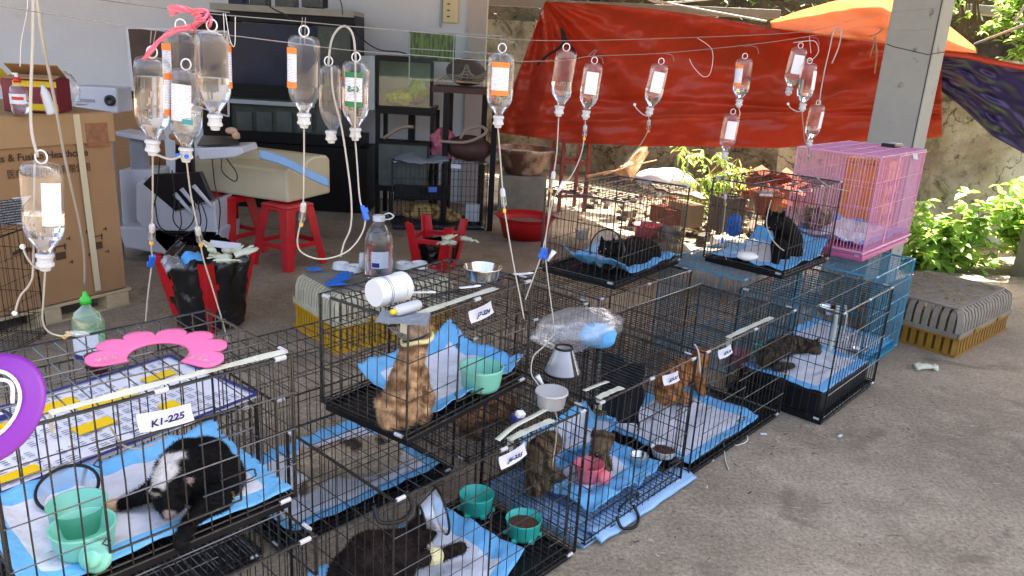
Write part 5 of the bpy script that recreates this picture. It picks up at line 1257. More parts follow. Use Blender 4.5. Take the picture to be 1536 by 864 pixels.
o = m.build('plastic_scrap', 'clear_bag', smooth=True, solid=.002); o.location = q; o.rotation_euler = (.7, -.4, .5); tag(o, 'scrap of clear film at the left rim of the near bin bag', 'scrap')
m = MB(); q = F(335, 372, .49); m.box((0, 0, 0), (.16, .06, .004)); o = m.build('card_scrap', 'poster_white', bevel=.001); o.location = q+Vector((0, .03, .01)); o.rotation_euler = (.35, .12, .25); tag(o, 'folded white card on the near bin bag', 'card')
# second upturned stool
p = F(650, 410, 0); red_stool('upturned red stool behind the carrier with a small black bag', Vector((p.x, p.y+.18, .36)), radians(-15), flip=True, h=.36, rt=.14, rb=.19)
binbag('small black bag sagging inside the far upturned stool', Vector((p.x, p.y+.18, 0)), .13, .20, seed=5.0)
for i, (px, py, rz) in enumerate(((690, 358, .4), (682, 366, 2.6), (668, 360, 1.2))):
    glove(['pale glove at the right corner of the far upturned stool', 'pale glove lying in the middle of the far upturned stool', 'pale glove over the left part of the far black bag'][i], F(px, py, .27+.01*i), rz=rz, seed=40+i, group='pale gloves on the far upturned stool')
# crate carriers
def carrier(label, p, ang, Lx, Wy, hb, hl, mb, ml, mt, sp=.034):
    t = thing('pet_carrier', label, 'carrier', p, radians(ang), 'slatted plastic carriers'); rc = .05
    def ring(inset, z, n=40):
        out = []
        for k in range(n): pass
        return out
    def peri():
        pts = []; x0, x1, y0, y1 = 0, Lx, 0, Wy
        def seg(a, b):
            a, b = Vector(a), Vector(b); k = max(1, round((b-a).length/sp))
            for i in range(k): pts.append((a.lerp(b, (i+.5)/k), ((b-a).normalized())))
        seg((x0+rc*.6, y0), (x1-rc*.6, y0)); seg((x1, y0+rc*.6), (x1, y1-rc*.6)); seg((x1-rc*.6, y1), (x0+rc*.6, y1)); seg((x0, y1-rc*.6), (x0, y0+rc*.6))
        for cx, cy in ((x0, y0), (x1, y0), (x1, y1), (x0, y1)):
            sx = 1 if cx == 0 else -1; sy = 1 if cy == 0 else -1
            pts.append((Vector((cx+sx*rc*.2, cy+sy*rc*.2)), Vector((sx, -sy)).normalized()))
        return pts
    P = peri(); cx, cy = Lx/2, Wy/2
    def slats(z0, z1, top_in, mat, name, w):
        m = MB()
        for q, d in P:
            inn = Vector((cx-q.x, cy-q.y)); nrm = Vector((-d.y, d.x)); 
            if nrm.dot(inn) < 0: nrm = -nrm
            prof = [(0, z0), (.002, z0+(z1-z0)*.6), (top_in*.35, z0+(z1-z0)*.88), (top_in, z1)]
            pts = [Vector((q.x+nrm.x*a, q.y+nrm.y*a, z)) for a, z in prof]
            for k in range(3):
                a, b = pts[k], pts[k+1]; o = Vector((d.x, d.y, 0))*w/2; e = Vector((nrm.x, nrm.y, 0))*.006
                m.add([a-o, a+o, a+o+e, a-o+e, b-o, b+o, b+o+e, b-o+e], [(3, 2, 1, 0), (4, 5, 6, 7), (0, 1, 5, 4), (1, 2, 6, 5), (2, 3, 7, 6), (3, 0, 4, 7)])
        for z, hh, ins in ((z0+.006, .014, -.003), (z1-.004 if top_in < .01 else z0+.02, .012, -.004)):
            for (a, b, c_, d_) in ((Lx/2, ins, Lx+.004, .010), (Lx/2, Wy-ins, Lx+.004, .010)): m.box((a, b, z), (c_, d_, hh))
            for (a, b, c_, d_) in ((ins, Wy/2, .010, Wy-.012), (Lx-ins, Wy/2, .010, Wy-.012)): m.box((a, b, z), (c_, d_, hh-.001))
        return m.build(name, mat, t)
    slats(0, hb, 0, mb, 'base', sp*.62); slats(hb+.003, hb+hl, .05, ml, 'lid', sp*.68)
    m = MB(); m.box((Lx/2, Wy/2, hb+hl+.002), (Lx-.09, Wy-.09, .012)); m.build('top_panel', mt, t, bevel=.004)
    m = MB(); m.box((Lx/2, Wy/2, .012), (Lx-.02, Wy-.02, .01)); m.build('floor_pan', mb, t)
    for s in (-1, 1):
        m = MB(); m.box((Lx/2+s*Lx*.22, -.010, hb+.01), (.06, .016, .028)); m.build('latch', mb, t, bevel=.003)
    return t
p = F(505, 531, 0)
cr1 = carrier('cream and yellow slatted pet carrier standing behind the cages', p, 41, .78, .52, .15, .17, 'crate_yellow', 'crate_cream', 'crate_top')
p = F(1430, 537, 0)
carrier('weathered grey and ochre slatted carrier beside the turquoise cage', p, 42, .92, .60, .12, .16, 'crate_ochre', 'crate_aged', 'crate_top', sp=.05)
m = MB()
for i in range(260):
    u, v = random.random(), random.random(); P_ = F(1430, 537, 0)+Vector((cos(radians(42)), sin(radians(42)), 0))*(.08+u*.76)+Vector((-sin(radians(42)), cos(radians(42)), 0))*(.07+v*.46)
    M = Matrix.Translation((P_.x, P_.y, .291)) @ Matrix.Rotation(random.uniform(0, 6.3), 4, 'Z'); m.box((0, 0, 0), (random.uniform(.01, .04), .003, .002), M)
tag(m.build('straw_litter', 'leaf_dry'), kind='stuff')
tz = .334
def ot(px, py): return F(px, py, tz)
p = ot(568, 415)
t = thing('water_jug', 'large clear water jug with a white cap and ring handle on the carrier', 'bottle', p)
t.scale = (1.28, 1.28, 1.28)
m = MB(); m.lathe([(.0001, 0), (.058, 0), (.064, .008), (.062, .03), (.064, .04), (.062, .06), (.064, .07), (.062, .09), (.064, .15), (.063, .17), (.056, .20), (.036, .235), (.021, .252), (.021, .262)], 36, pw=.9); m.build('bottle', 'clear_bottle', t, smooth=True)
m = MB(); m.lathe([(.0001, .003), (.056, .003), (.061, .01), (.0605, .15), (.061, .165), (.054, .195), (.0001, .195)], 36, pw=.9); m.build('water', 'saline', t, smooth=True)
m = MB(); m.lathe([(.027, .256), (.027, .276), (.024, .280), (.0001, .281)], 26); m.build('cap', 'white_plastic', t, smooth=False)
m = MB(); m.tube(curve([(.024, 0, .262), (.05, -.01, .268), (.066, -.012, .282), (.045, 0, .292), (.024, .0, .284)], 5), .0035, 6); m.build('ring_handle', 'white_plastic', t, smooth=True)
m = MB(); m.sheet(lambda u, v: (.066*cos(-1.9+u*1.2), .066*sin(-1.9+u*1.2), .055+v*.075), 14, 2); lb = m.build('label', 'label_print', t)
m = MB(); m.sheet(lambda u, v: (.0665*cos(-1.85+u*.5), .0665*sin(-1.85+u*.5), .06+v*.02), 8, 2); m.build('navy_block', 'poster_navy', lb)
def twin_feeder(label, px, py, rz, tall=False):
    p = ot(px, py); t = thing('twin_feeder', label, 'feeder', p, rz, 'white plastic feeders on the carrier')
    m = MB(); prof = [(.0001, .012), (.028, .012), (.040, .034), (.046, .036), (.052, .004), (.050, 0)]
    m.lathe(prof, 24, Matrix.Translation((-.05, 0, 0))); m.lathe(prof, 24, Matrix.Translation((.045, 0, 0))); m.box((0, 0, .014), (.07, .07, .026)); m.build('tray', 'white_plastic', t, smooth=False, bevel=.002)
    if tall: m = MB(); m.lathe([(.026, .0), (.020, .09), (.0001, .091)], 20, Matrix.Translation((.085, .03, .02))); m.build('water_tank', 'white_plastic', t, smooth=True)
    return t
twin_feeder('white twin bowl feeder left of the water jug', 522, 405, radians(-25), True)
twin_feeder('white twin bowl feeder right of the water jug', 618, 402, radians(20))
for lab, px, py, rz in (('small square blue packet at the corner of the carrier', 472, 406, .2),):
    m = MB(); m.sheet(lambda u, v: ((u-.5)*.085, (v-.5)*.06, .008+.012*sin(u*3.1)*sin(v*3.1)+.003*nz(u*7, v*7)), 12, 8); o = m.build('blue_packet', 'packet_blue', smooth=True, solid=.003); o.location = ot(px, py)+Vector((0, 0, .002)); o.rotation_euler = (0, 0, rz)
    tag(o, lab, 'packet')
for k in range(3):
    m = MB(); m.sheet(lambda u, v: ((u-.5)*.11, (v-.5)*.07, .008+.014*sin(u*3.1)*sin(v*3.1)+.005*nz(u*9+k*3, v*9)), 14, 10); o = m.build('blue_packet', 'packet_blue', smooth=True, solid=.003); o.location = ot(503+k*7, 428-k*4)+Vector((0, 0, .002+.011*k)); o.rotation_euler = (0, 0, .5+k*.5)
    tag(o, ['lowest', 'middle', 'topmost'][k]+' packet in the pile of crumpled blue packets on the carrier', 'packet', 'crumpled blue packets in a pile on the carrier')
# glove and scraps on the floor
glove('white latex glove dropped on the concrete by the weathered carrier', F(1372, 552, .004), rz=.1, seed=61, group=None, s=.9)
glove('second pale glove balled up next to the carrier on the floor', F(1404, 556, .004), rz=1.2, seed=62, group=None, s=.45)
m = MB(); m.tube(curve([F(1088, 655, .004), F(1100, 668, .004), F(1120, 662, .01), F(1120, 650, .02)], 6), .003, 6)
m.tube(curve([F(1085, 660, .03), F(1088, 690, .004), F(1093, 705, .004)], 6), .003, 6)
tag(m.build('loose_cord', 'string_white', smooth=True), 'loose pale cord trailing from under the ginger cat cage', 'cord')  # a pale cord, two loose ends
m = MB(); a_ = F(932, 772, .02); m.tube(curve([a_, F(930, 762, .05), F(955, 740, .06), F(957, 750, .03)], 6), .005, 6)
m.tube(curve([F(955, 742, .055), F(958, 758, .02), F(945, 775, .008), F(932, 772, .012)], 6), .005, 6)
tag(m.build('pull_handle', 'black_plastic', smooth=True), 'black pull handle lying on the blue pad edge at the foot of the row', 'handle piece')
for i, (px, py) in enumerate(((1145, 652), (1068, 690), (975, 735), (1260, 655))):
    m = MB(); m.box((0, 0, .004), (.03, .012, .005)); o = m.build('paper_scrap', 'poster_white', bevel=.001); o.location = F(px, py, .002); o.rotation_euler = (0, 0, i*1.3)
    tag(o, ['white paper scrap on the floor before the tall end cage', 'white scrap on the floor by the trailing cord', 'white scrap on the floor by the blue pad edge', 'white crumb of paper right of the tall end cage'][i], 'scrap', 'paper scraps on the floor')

# crumbs, hair and straw bits trodden over the concrete
m = MB(); R = random.Random(77)
for i in range(340):
    if i % 3: q = SQ(R.uniform(.9, 4.4), -1.2+abs(R.gauss(0, .16)), .0015)
    else: q = Vector((R.uniform(-.6, 4.2), R.uniform(1.7, 6.2), .0015))
    s_ = R.uniform(.001, .0034); M = Matrix.Translation(q) @ Matrix.Rotation(R.uniform(0, 6.3), 4, 'Z')
    L_ = s_*R.choice((1, 1.4, 4, 7)); m.mi = R.choice((0, 0, 1, 1, 2)); m.box((0, 0, s_*.25), (L_, s_, s_*.5), M)
tag(m.build('floor_litter', ['board_dark', 'rubble', 'poster_white']), kind='stuff')
# damp stains round the foot of the row

# ------------------------------------------------------------------ back left: tanks and their stands
def pxbox(m, x0, y0, x1, y1, Y, d, M=None):
    """box whose front face fills the measured rectangle at distance Y"""
    cx, cy = (x0+x1)/2, (y0+y1)/2
    a, b = W(x0, cy, Y), W(x1, cy, Y); c, e = W(cx, y0, Y), W(cx, y1, Y)
    m.box(((a.x+b.x)/2, Y+d/2, (c.z+e.z)/2), (abs(b.x-a.x), d, abs(c.z-e.z))); return m
TY = 7.5
t = thing('tank_cabinet', 'big black framed fish tank cabinet with dark blue glass against the wall', 'cabinet', (0, 0, 0))
m = MB()
for r in ((303, 18, 345, 322), (345, 18, 532, 36), (526, 36, 532, 130), (345, 130, 532, 150), (345, 200, 540, 216)): pxbox(m, *r, TY, .45)
m.build('frame', 'frame_black', t)
m = MB(); pxbox(m, 345, 36, 476, 130, TY+.02, .35); m.build('blue_glass', 'tank_blue', t)
m = MB(); pxbox(m, 476, 36, 526, 130, TY+.03, .3); m.build('side_glass', 'tank_grey', t)
m = MB(); pxbox(m, 345, 150, 526, 200, TY+.03, .3); m.build('lower_tank', 'tank_grey', t)
m = MB(); pxbox(m, 345, 152, 470, 158, TY-.05, .05); m.build('light_strip', 'panel_grey', t)
m = MB(); a_, b_ = W(430, 216, TY), W(552, 216, TY); z0_ = 0.0; m.box(((W(345, 250, TY).x+W(552, 250, TY).x)/2, TY+.2, a_.z/2), (W(552, 250, TY).x-W(345, 250, TY).x, .5, a_.z-.002)); m.build('cabinet_body', 'frame_black', t)
m = MB(); pxbox(m, 315, 10, 530, 20, TY-.04, .5); m.build('top_board', 'beam_grey', t)
xs = [320, 365, 378, 412, 425, 452]
for k, (x0, x1) in enumerate(((342, 364), (374, 398), (412, 440), (452, 480))):
    m = MB(); pxbox(m, x0, -12, x1, 11, TY+.05, .18); o = m.build('small_case', 'tank_grey' if k != 0 else 'tank_blue', bevel=.004)
    tag(o, ['dark blue glass case first from the left on top of the tank cabinet', 'grey glass case second from the left on top of the tank cabinet', 'grey glass case third from the left on top of the tank cabinet', 'rightmost grey glass case on top of the tank cabinet'][k], 'case', 'glass cases on the tank cabinet')
m = MB(); pxbox(m, 484, -14, 490, 12, TY+.02, .05); tag(m.build('shelf_post', 'frame_black'), 'black upright post standing on the tank cabinet', 'post')
m = MB()
for k in range(5): pxbox(m, 355+k*30, 168, 378+k*30, 198, TY+.01, .01)
m.build('front_tile', 'tank_dirty', t)
# white panel and the small tank on its stand
t = thing('small_tank', 'black edged fish tank with bags of yellow packets on a black stand', 'tank', (0, 0, 0)); T2 = 7.2
m = MB()
for r in ((563, 85, 650, 93), (563, 160, 650, 167), (563, 93, 568, 160), (645, 93, 650, 160)): pxbox(m, *r, T2, .02)
for r in ((563, 85, 650, 93), (563, 160, 650, 167)): pxbox(m, *r, T2+.46, .02)
pxbox(m, 563, 162, 568, 167, T2+.02, .44); pxbox(m, 645, 162, 650, 167, T2+.02, .44); pxbox(m, 563, 85, 650, 88, T2+.02, .44); m.build('rim', 'frame_black', t)
m = MB(); pxbox(m, 566, 90, 647, 164, T2+.44, .01); m.build('back_sheet', 'tank_back', t)
m = MB(); pxbox(m, 567, 92, 646, 161, T2+.006, .005); m.build('front_glass', 'clear_glass', t)
m = MB(); pxbox(m, 552, 84, 562, 165, T2, .30); pxbox(m, 541, 84, 552, 166, T2+.25, .2); m.build('side_panel', 'panel_grey', t)
m = MB()
zt = W(600, 167, T2).z
for px, dy in ((563, 0), (645, 0), (563, .42), (645, .42)):
    x = W(px+3, 200, T2).x; m.box((x, T2+.02+dy, zt/2), (.04, .04, zt))
m.box(((W(565, 170, T2).x+W(648, 170, T2).x)/2, T2+.23, zt-.012), (W(648, 170, T2).x-W(565, 170, T2).x, .50, .03))
m.box(((W(565, 170, T2).x+W(648, 170, T2).x)/2, T2+.23, .42), (W(648, 170, T2).x-W(565, 170, T2).x, .46, .03)); m.build('stand', 'frame_black', t)
m = MB(); pxbox(m, 612, 168, 622, 230, T2+.40, .05); m.build('rear_post', 'frame_black', t)
for lab, px, py, s, mt, sq in (('yellow bag of packets inside the small tank', 602, 147, .085, 'yellow_bag', (1.5, .9, .8)), ('green bag leaning at the back of the small tank', 628, 134, .075, 'green_bag', (1.2, .7, 1.1)), ('mauve bag at the front right of the small tank', 622, 151, .06, 'mauve_bag', (1.5, .8, .6))):
    m = MB(); m.ball((0, 0, 0), s, 22, sq)
    for i, v in enumerate(m.v): m.v[i] = v*(1+.35*nz(v.x*14+px, v.y*14, v.z*14)+.2*nz(v.x*35, v.y*35, v.z*35))
    o = m.build('packet_bag', mt, smooth=True); o.location = W(px, py, T2+.22); tag(o, lab, 'bag', 'bags inside the small tank')
# lower glass tank under
t = thing('floor_tank', 'dirty glass tank standing on the floor under the small tank stand', 'tank', (0, 0, 0))
m = MB(); pxbox(m, 568, 216, 640, 280, 6.98, .16); m.build('glass', 'tank_dirty', t)
m = MB(); pxbox(m, 564, 213, 644, 217, 6.96, .2); pxbox(m, 564, 280, 644, 288, 6.96, .2); m.build('rim', 'frame_black', t)
# open glass tank on the tall black stand
T3 = 7.0
t = thing('tank_stand', 'tall black stand with a dark top to the right of the small tank', 'stand', (0, 0, 0))
m = MB(); za = W(700, 133, T3).z; xa_, xb_ = W(648, 133, T3).x, W(748, 133, T3).x
m.box(((xa_+xb_)/2, T3+.22, za-.02), (xb_-xa_, .46, .05)); m.build('top', 'old_clay', t)
for px, dy in ((668, 0), (741, 0), (668, .4), (722, .4)):
    m = MB(); x = W(px, 200, T3).x; m.box((x, T3+.02+dy, (za-.045)/2), (.05, .05, za-.045)); m.build('leg', 'frame_black', t)
t = thing('open_tank', 'open clear glass tank with an aquatic picture behind it on the tall stand', 'tank', (0, 0, 0))
m = MB(); za2 = W(700, 127, T3).z+.012
x0, x1, z1 = W(614, 90, T3).x, W(750, 90, T3).x, W(680, 50, T3).z
m.box(((x0+x1)/2, T3+.03, (za2+z1)/2), (x1-x0, .006, z1-za2)); m.box((x1, T3+.24, (za2+z1)/2), (.006, .40, z1-za2)); m.build('glass', 'clear_glass', t)
m = MB(); 
for px in (614, 680, 750): pxbox(m, px-.7, 50, px+.7, 128, T3+.02, .008)
pxbox(m, 614, 49, 750, 51, T3+.02, .01); pxbox(m, 614, 76, 750, 77.5, T3+.02, .01); m.build('edge_strip', 'panel_grey', t)
m = MB(); pxbox(m, 613, 49, 683, 92, T3+.42, .01); m.build('plant_picture', 'aqua_plants', t)
m = MB(); q = W(700, 108, T3+.25); m.ball((0, 0, 0), .16, 22, (1.15, .7, .78))
for i, v in enumerate(m.v): m.v[i] = v*(1+.10*nz(v.x*8, v.y*8, v.z*8))
o = m.build('clay_log', 'old_clay', smooth=True); o.location = q; tag(o, 'dark brown hollow ornament in the open tank', 'ornament')
m = MB()
for k in range(5): m.tube(curve([W(655+k*6, 122-k, T3+.08), W(675+k*4, 112+k*2, T3+.06), W(700, 117-k*5, T3+.05), W(722-k*3, 112+k*2, T3+.08), W(740, 95+k*5, T3+.1)], 6), .006, 6)
tag(m.build('loose_cables', 'hose_beige', smooth=True), 'tangled beige cables in front of the brown ornament', 'cables')
m = MB(); m.tube(curve([W(575, 208, 7.1), W(600, 192, 7.1), W(620, 190, 7.1)], 6), .016, 8); tag(m.build('garden_hose', 'hose_beige', smooth=True), 'short curved hose end above the floor tank', 'hose'); m = MB(); m.tube(curve([W(660, 212, 6.9), W(700, 213, 6.9), W(728, 200, 6.9), W(722, 190, 6.95), W(700, 195, 7.0), W(690, 208, 7.0)], 6), .014, 8)
tag(m.build('garden_hose', 'hose_beige', smooth=True), 'beige rubber hose looped between the black stands', 'hose')
m = MB(); m.ball((0, 0, 0), .17, 22, (1.3, .9, .7))
for i, v in enumerate(m.v): m.v[i] = v*(1+.10*nz(v.x*8, v.y*8, v.z*8))
o = m.build('brown_pot', 'old_clay', smooth=True); o.location = W(705, 222, 7.1); tag(o, 'dark round pot half hidden behind the back cage', 'pot')
crumpled_bag('glassy bag of water by the wall end behind the black stand', W(728, 232, 7.4)-Vector((0, 0, .1)), .11, .09, .2, 'clear_bag', 14.0)
# things on the back cage
q = F(635, 252, .63)
m = MB(); c0 = bc.location; bd = Vector((cos(bc.rotation_euler.z), sin(bc.rotation_euler.z), 0)); bn = Vector((-bd.y, bd.x, 0))
def onbc(u, v): return c0+bd*u+bn*v+Vector((0, 0, .632))
m.sheet(lambda u, v: onbc(.02+.48*u, -.03+.30*v)+Vector((0, 0, .01+.09*sin(u*5)**2*v+.012*nz(u*6, v*6)-.25*max(0, .14-v)*(1-abs(2*u-1)))), 26, 12)
tag(m.build('grey_cloth', pm('cloth_grey', L3((120, 124, 132)), .9, var=.1, bump=.3), smooth=True, solid=.003), 'grey cloth lying over the left half of the back cage', 'cloth')
crumpled_bag('crumpled pink plastic bag standing on the grey cloth', onbc(.47, .2), .085, .08, .26, 'bag_pink', 21.0, spike=.4)
for k, (u, v) in enumerate(((.62, .18), (.68, .2))):
    m = MB(); m.ball((0, 0, .01), .03, 12, (1.3, .8, .35)); o = m.build('orange_scrap', 'orange_scrap', smooth=True); o.location = onbc(u, v); tag(o, ['orange scrap on the back cage, the one nearer the pink bag', 'orange scrap on the back cage, the one farther from the pink bag'][k], 'scrap', 'orange scraps on the back cage')
m = MB(); m.box((0, 0, 0), (.075, .004, .045)); o = m.build('blue_sticker', 'label_blue', bc); o.location = (.36, -.012, .38)
m = MB(); m.box((0, 0, 0), (.13, .08, .16)); o = m.build('litter_box', 'milky_plastic', bevel=.008); o.location = c0+bd*.76+bn*.15+Vector((0, 0, .14)); tag(o, 'pale box with violet stripes inside the back cage', 'box')
m = MB(); m.sheet(lambda u, v: c0+bd*(.02+.5*u)+bn*(.1)+Vector((0, 0, .26+.14*v+.01*nz(u*5, v*5))), 12, 6)
tag(m.build('dark_blanket', 'black_fabric', smooth=True, solid=.01), 'dark blanket hung across the middle of the back cage', 'blanket')
# red basin
p = F(787, 357, 0)
t = thing('red_basin', 'round red plastic basin holding brown sand on the yard floor', 'basin', p+Vector((0, .05, 0)))
m = MB(); m.lathe([(.0001, .004), (.19, .004), (.20, 0), (.235, .15), (.262, .19), (.275, .195), (.275, .20), (.26, .2), (.228, .155), (.19, .02), (.0001, .02)], 48); m.build('basin', 'red_basin', t, smooth=True)
m = MB(); m.sheet(lambda u, v: (.225*v*cos(2*pi*u), .225*v*sin(2*pi*u), .13+.02*nz(v*cos(2*pi*u)*3, v*sin(2*pi*u)*3)), 36, 10); m.build('sand', 'litter', t, smooth=True)
m = MB(); m.box((0, 0, .004), (.06, .02, .006)); o = m.build('wood_chip', 'board_dark'); o.location = F(870, 330, .004); tag(o, 'dark chip of wood on the floor behind the cone cat cage', 'chip')

# ------------------------------------------------------------------ beyond the floor edge
t = thing('planter_basin', 'wide brown planter basin with dry soil near the wall end', 'planter', F(785, 262, -.03)); t.location = (W(785, 255, 8.0).x, 8.2, -.03)
zb = W(785, 228, 8.0).z; h_ = .27
m = MB(); m.lathe([(.0001, 0), (.18, 0), (.20, .02), (.30, h_-.05), (.34, h_-.03), (.34, h_), (.31, h_), (.28, h_-.06), (.0001, h_-.07)], 40); m.build('basin', 'basin_brown', t, smooth=True)
t.location.z = max(-.03, zb-h_+.02); lift = t.location.z
if lift > 0:
    m = MB(); m.box((0, 0, 0), (.5, .4, lift+.03)); o = m.build('masonry_block', 'concrete_post', bevel=.01); o.location = (t.location.x, 8.2, (lift-.03)/2-.002); tag(o, 'concrete block that the planter basin stands on', 'block')
m = MB(); m.sheet(lambda u, v: (.28*v*cos(2*pi*u), .28*v*sin(2*pi*u), h_-.055+.03*nz(v*cos(2*pi*u)*4, v*sin(2*pi*u)*4)), 30, 8); m.build('soil', 'rubble', t, smooth=True)
# red wooden stool
p = Vector((W(853, 270, 8.3).x, 8.3, -.03)); zt = W(853, 208, 8.3).z; b0 = W(853, 268, 8.3).z
t = thing('wooden_stool', 'small red brown wooden stool standing outside under the red tarpaulin', 'stool', p, radians(20))
if b0 > 0: pass
H_ = zt+.03
m = MB(); m.box((0, 0, H_-.015), (.36, .34, .03)); m.build('seat', 'red_wood', t, bevel=.004)
for sx in (-1, 1):
    for sy in (-1, 1): m = MB(); m.box((sx*.15, sy*.14, (H_-.03)/2), (.032, .032, H_-.03)); m.build('leg', 'red_wood', t)
for z in (H_*.7, H_*.25):
    for s in (-1, 1):
        m = MB(); m.box((0, s*.14, z), (.27, .018, .03)); m.build('stretcher', 'red_wood', t); m = MB(); m.box((s*.15, 0, z-.01), (.018, .25, .03)); m.build('stretcher', 'red_wood', t)
def onrub(px, py, Y=None): return W(px, py, Y or 7.8)
# drift wood and sticks
m = MB(); A, B2 = W(935, 262, 8.0), W(968, 225, 8.3); m.tube([A, A.lerp(B2, .3)+Vector((.02, 0, .01)), A.lerp(B2, .7), B2], [.10, .075, .07, .055], 9)
for i, v in enumerate(m.v): m.v[i] = v+Vector((nz(v.x*14, v.z*14)*.035, 0, nz(v.z*14, v.x*9)*.03))
tag(m.build('tree_stump', 'drift_wood'), 'pale split trunk leaning under the red tarpaulin', 'wood')
for i, (x0, y0, x1, y1, r) in enumerate(((880, 265, 940, 255, .018), (905, 262, 985, 240, .012), (1030, 300, 1080, 245, .014), (945, 240, 965, 222, .010))):
    m = MB(); m.tube([W(x0, y0, 7.9), W((x0+x1)/2, (y0+y1)/2-2, 7.95), W(x1, y1, 8.0)], [r, r*.8, r*.5], 6); tag(m.build('dead_branch', 'drift_wood'), ['grey branch lying left of the split trunk', 'thin long branch crossing behind the split trunk', 'bare branch rising through the potted weeds', 'short twig on top of the split trunk'][i], 'branch', 'dead branches on the rubble')
# sack, boards, pots, bricks
m = MB(); m.ball((0, 0, 0), .22, 30, (1.35, .8, .62))
for i, v in enumerate(m.v): m.v[i] = v*(1+.22*nz(v.x*4, v.y*4, v.z*4)+.10*nz(v.x*12, v.y*12, v.z*12))
o = m.build('white_sack', 'sack_white', smooth=True); o.location = W(1000, 272, 7.7); tag(o, 'sunlit white sack on the rubble before the stone wall', 'sack')
for i, (px, py, sx, sy, sz, Y, rz, mt, lab) in enumerate((
    (1005, 322, .22, .3, .14, 6.9, .5, 'brick_orange', 'red hollow brick on edge beside the pale box'), (1028, 320, .17, .3, .20, 6.85, .5, 'cardboard_pale', 'pale open box lying next to the red brick'),
    (1090, 320, .24, .2, .30, 6.7, .3, 'board_brown', 'upright brown board box behind the clay pot'))):
    q = W(px, py, Y); m = MB(); m.box((0, 0, 0), (sx, sy, sz)); o = m.build(['hollow_brick', 'small_carton', 'wooden_box'][i], mt, bevel=.006); o.location = (q.x, q.y, max(sz/2-.028, q.z)); o.rotation_euler = (0, 0, rz); tag(o, lab, ['brick', 'box', 'box'][i])
m = MB(); A, B2 = W(985, 285, 7.2), W(1060, 300, 6.9); m.sheet(lambda u, v: A.lerp(B2, u)+Vector((0, v*.5, .02*nz(u*5, v*5))), 10, 6); tag(m.build('loose_board', 'board_brown', solid=.02), 'weathered board laid over the bricks', 'board')
q = W(1095, 300, 6.75)
t = thing('clay_pot', 'brown clay vase with a narrow neck beside the pale board box', 'pot', (q.x, q.y, q.z-.22))
m = MB(); m.lathe([(.0001, 0), (.09, 0), (.11, .06), (.09, .14), (.055, .19), (.06, .24), (.085, .27), (.075, .27), (.05, .235), (.0001, .1)], 28); m.build('pot', 'old_clay', t, smooth=True)
crumpled_bag('crumpled blue plastic bag beside the clay vase', W(1100, 345, 6.2)-Vector((0, 0, .05)), .05, .05, .17, 'packet_blue', 33.0, spike=.35)
q = W(1150, 305, 6.6)
t = thing('flower_pot', 'terracotta flower pot among the orange bricks', 'pot', (q.x, q.y, q.z-.1))
m = MB(); m.lathe([(.0001, 0), (.08, 0), (.12, .17), (.13, .17), (.13, .2), (.11, .2), (.10, .17), (.0001, .15)], 28); m.build('pot', 'terracotta', t, smooth=True)
BR = random.Random(5)
BL_ = ['orange hollow brick '+s for s in ('at the lower left foot of the heap', 'just left of the flower pot in the heap', 'at the peak of the heap, tilted back', 'in the middle of the heap', 'half hidden behind the pink cage, low right', 'lying below the middle of the heap', 'behind the peak of the heap at right', 'farthest right in the heap behind the pink bars', 'just above the flower pot rim', 'lowest right in the heap behind the pink tray', 'resting on rubble left of the pot', 'at the upper left end of the heap')]
for i, (px, py) in enumerate(((1135, 272), (1150, 282), (1165, 270), (1178, 282), (1190, 292), (1172, 300), (1185, 268), (1200, 285), (1160, 292), (1205, 300), (1130, 290), (1145, 262))):
    q = W(px, py, 7.1+BR.uniform(-.1, .3)); t = thing('hollow_brick', BL_[i], 'brick', q, 0, 'orange hollow bricks in a heap')
    t.rotation_euler = (BR.uniform(-.6, .6), BR.uniform(-.5, .5), BR.uniform(0, 3))
    m = MB(); L_, w_, h_ = .19, .09, .09
    m.box((0, 0, h_/2-.006), (L_, w_, .012)); m.box((0, 0, -h_/2+.006), (L_, w_, .012)); m.box((0, 0, 0), (L_, .010, h_-.024)); m.box((0, w_/2-.006, 0), (L_, .012, h_-.024)); m.box((0, -w_/2+.006, 0), (L_, .012, h_-.024)); m.box((0, w_/4-.002, 0), (L_-.002, w_/2-.018, .009)); m.box((0, -w_/4+.002, 0), (L_-.002, w_/2-.018, .009))
    m.build('shell', 'brick_orange', t)
# orange drinks crate (seen through the pink bars)
q = W(1303, 285, 5.25)
t = thing('bottle_crate', 'tall orange plastic crate standing behind the pink cage', 'crate', (q.x, 5.25, 0), radians(48))
zt = W(1300, 240, 5.25).z; zb = W(1300, 345, 5.25).z; w_ = .27
m = MB()
m.box((0, 0, zb), (w_, .28, .02)); m.box((0, 0, zt), (w_, .28, .03))
for k in range(4): m.box((0, -.135, zb+(zt-zb)*(k+.5)/4), (w_-.01, .012, (zt-zb)/4-.03 if k % 2 else (zt-zb)/4-.07))
for x in (-w_/2+.015, -w_/6, w_/6, w_/2-.015): m.box((x, -.136, (zb+zt)/2), (.028, .016, zt-zb-.03))
for s in (-1, 1): m.box((s*(w_/2-.007), 0, (zb+zt)/2), (.013, .26, zt-zb-.04))
m.box((0, .13, (zb+zt)/2), (w_-.01, .012, zt-zb-.04)); m.build('crate', pm('crate_orange', L3((226, 134, 30)), .5, var=.15), t)
m = MB(); m.box((0, 0, (zb-.012)/2), (.28, .26, zb-.012)); o = m.build('masonry_block', 'concrete_post', bevel=.01); o.location = (q.x, 5.25, 0); o.rotation_euler = (0, 0, radians(48)); tag(o, 'grey block under the orange crate', 'block')
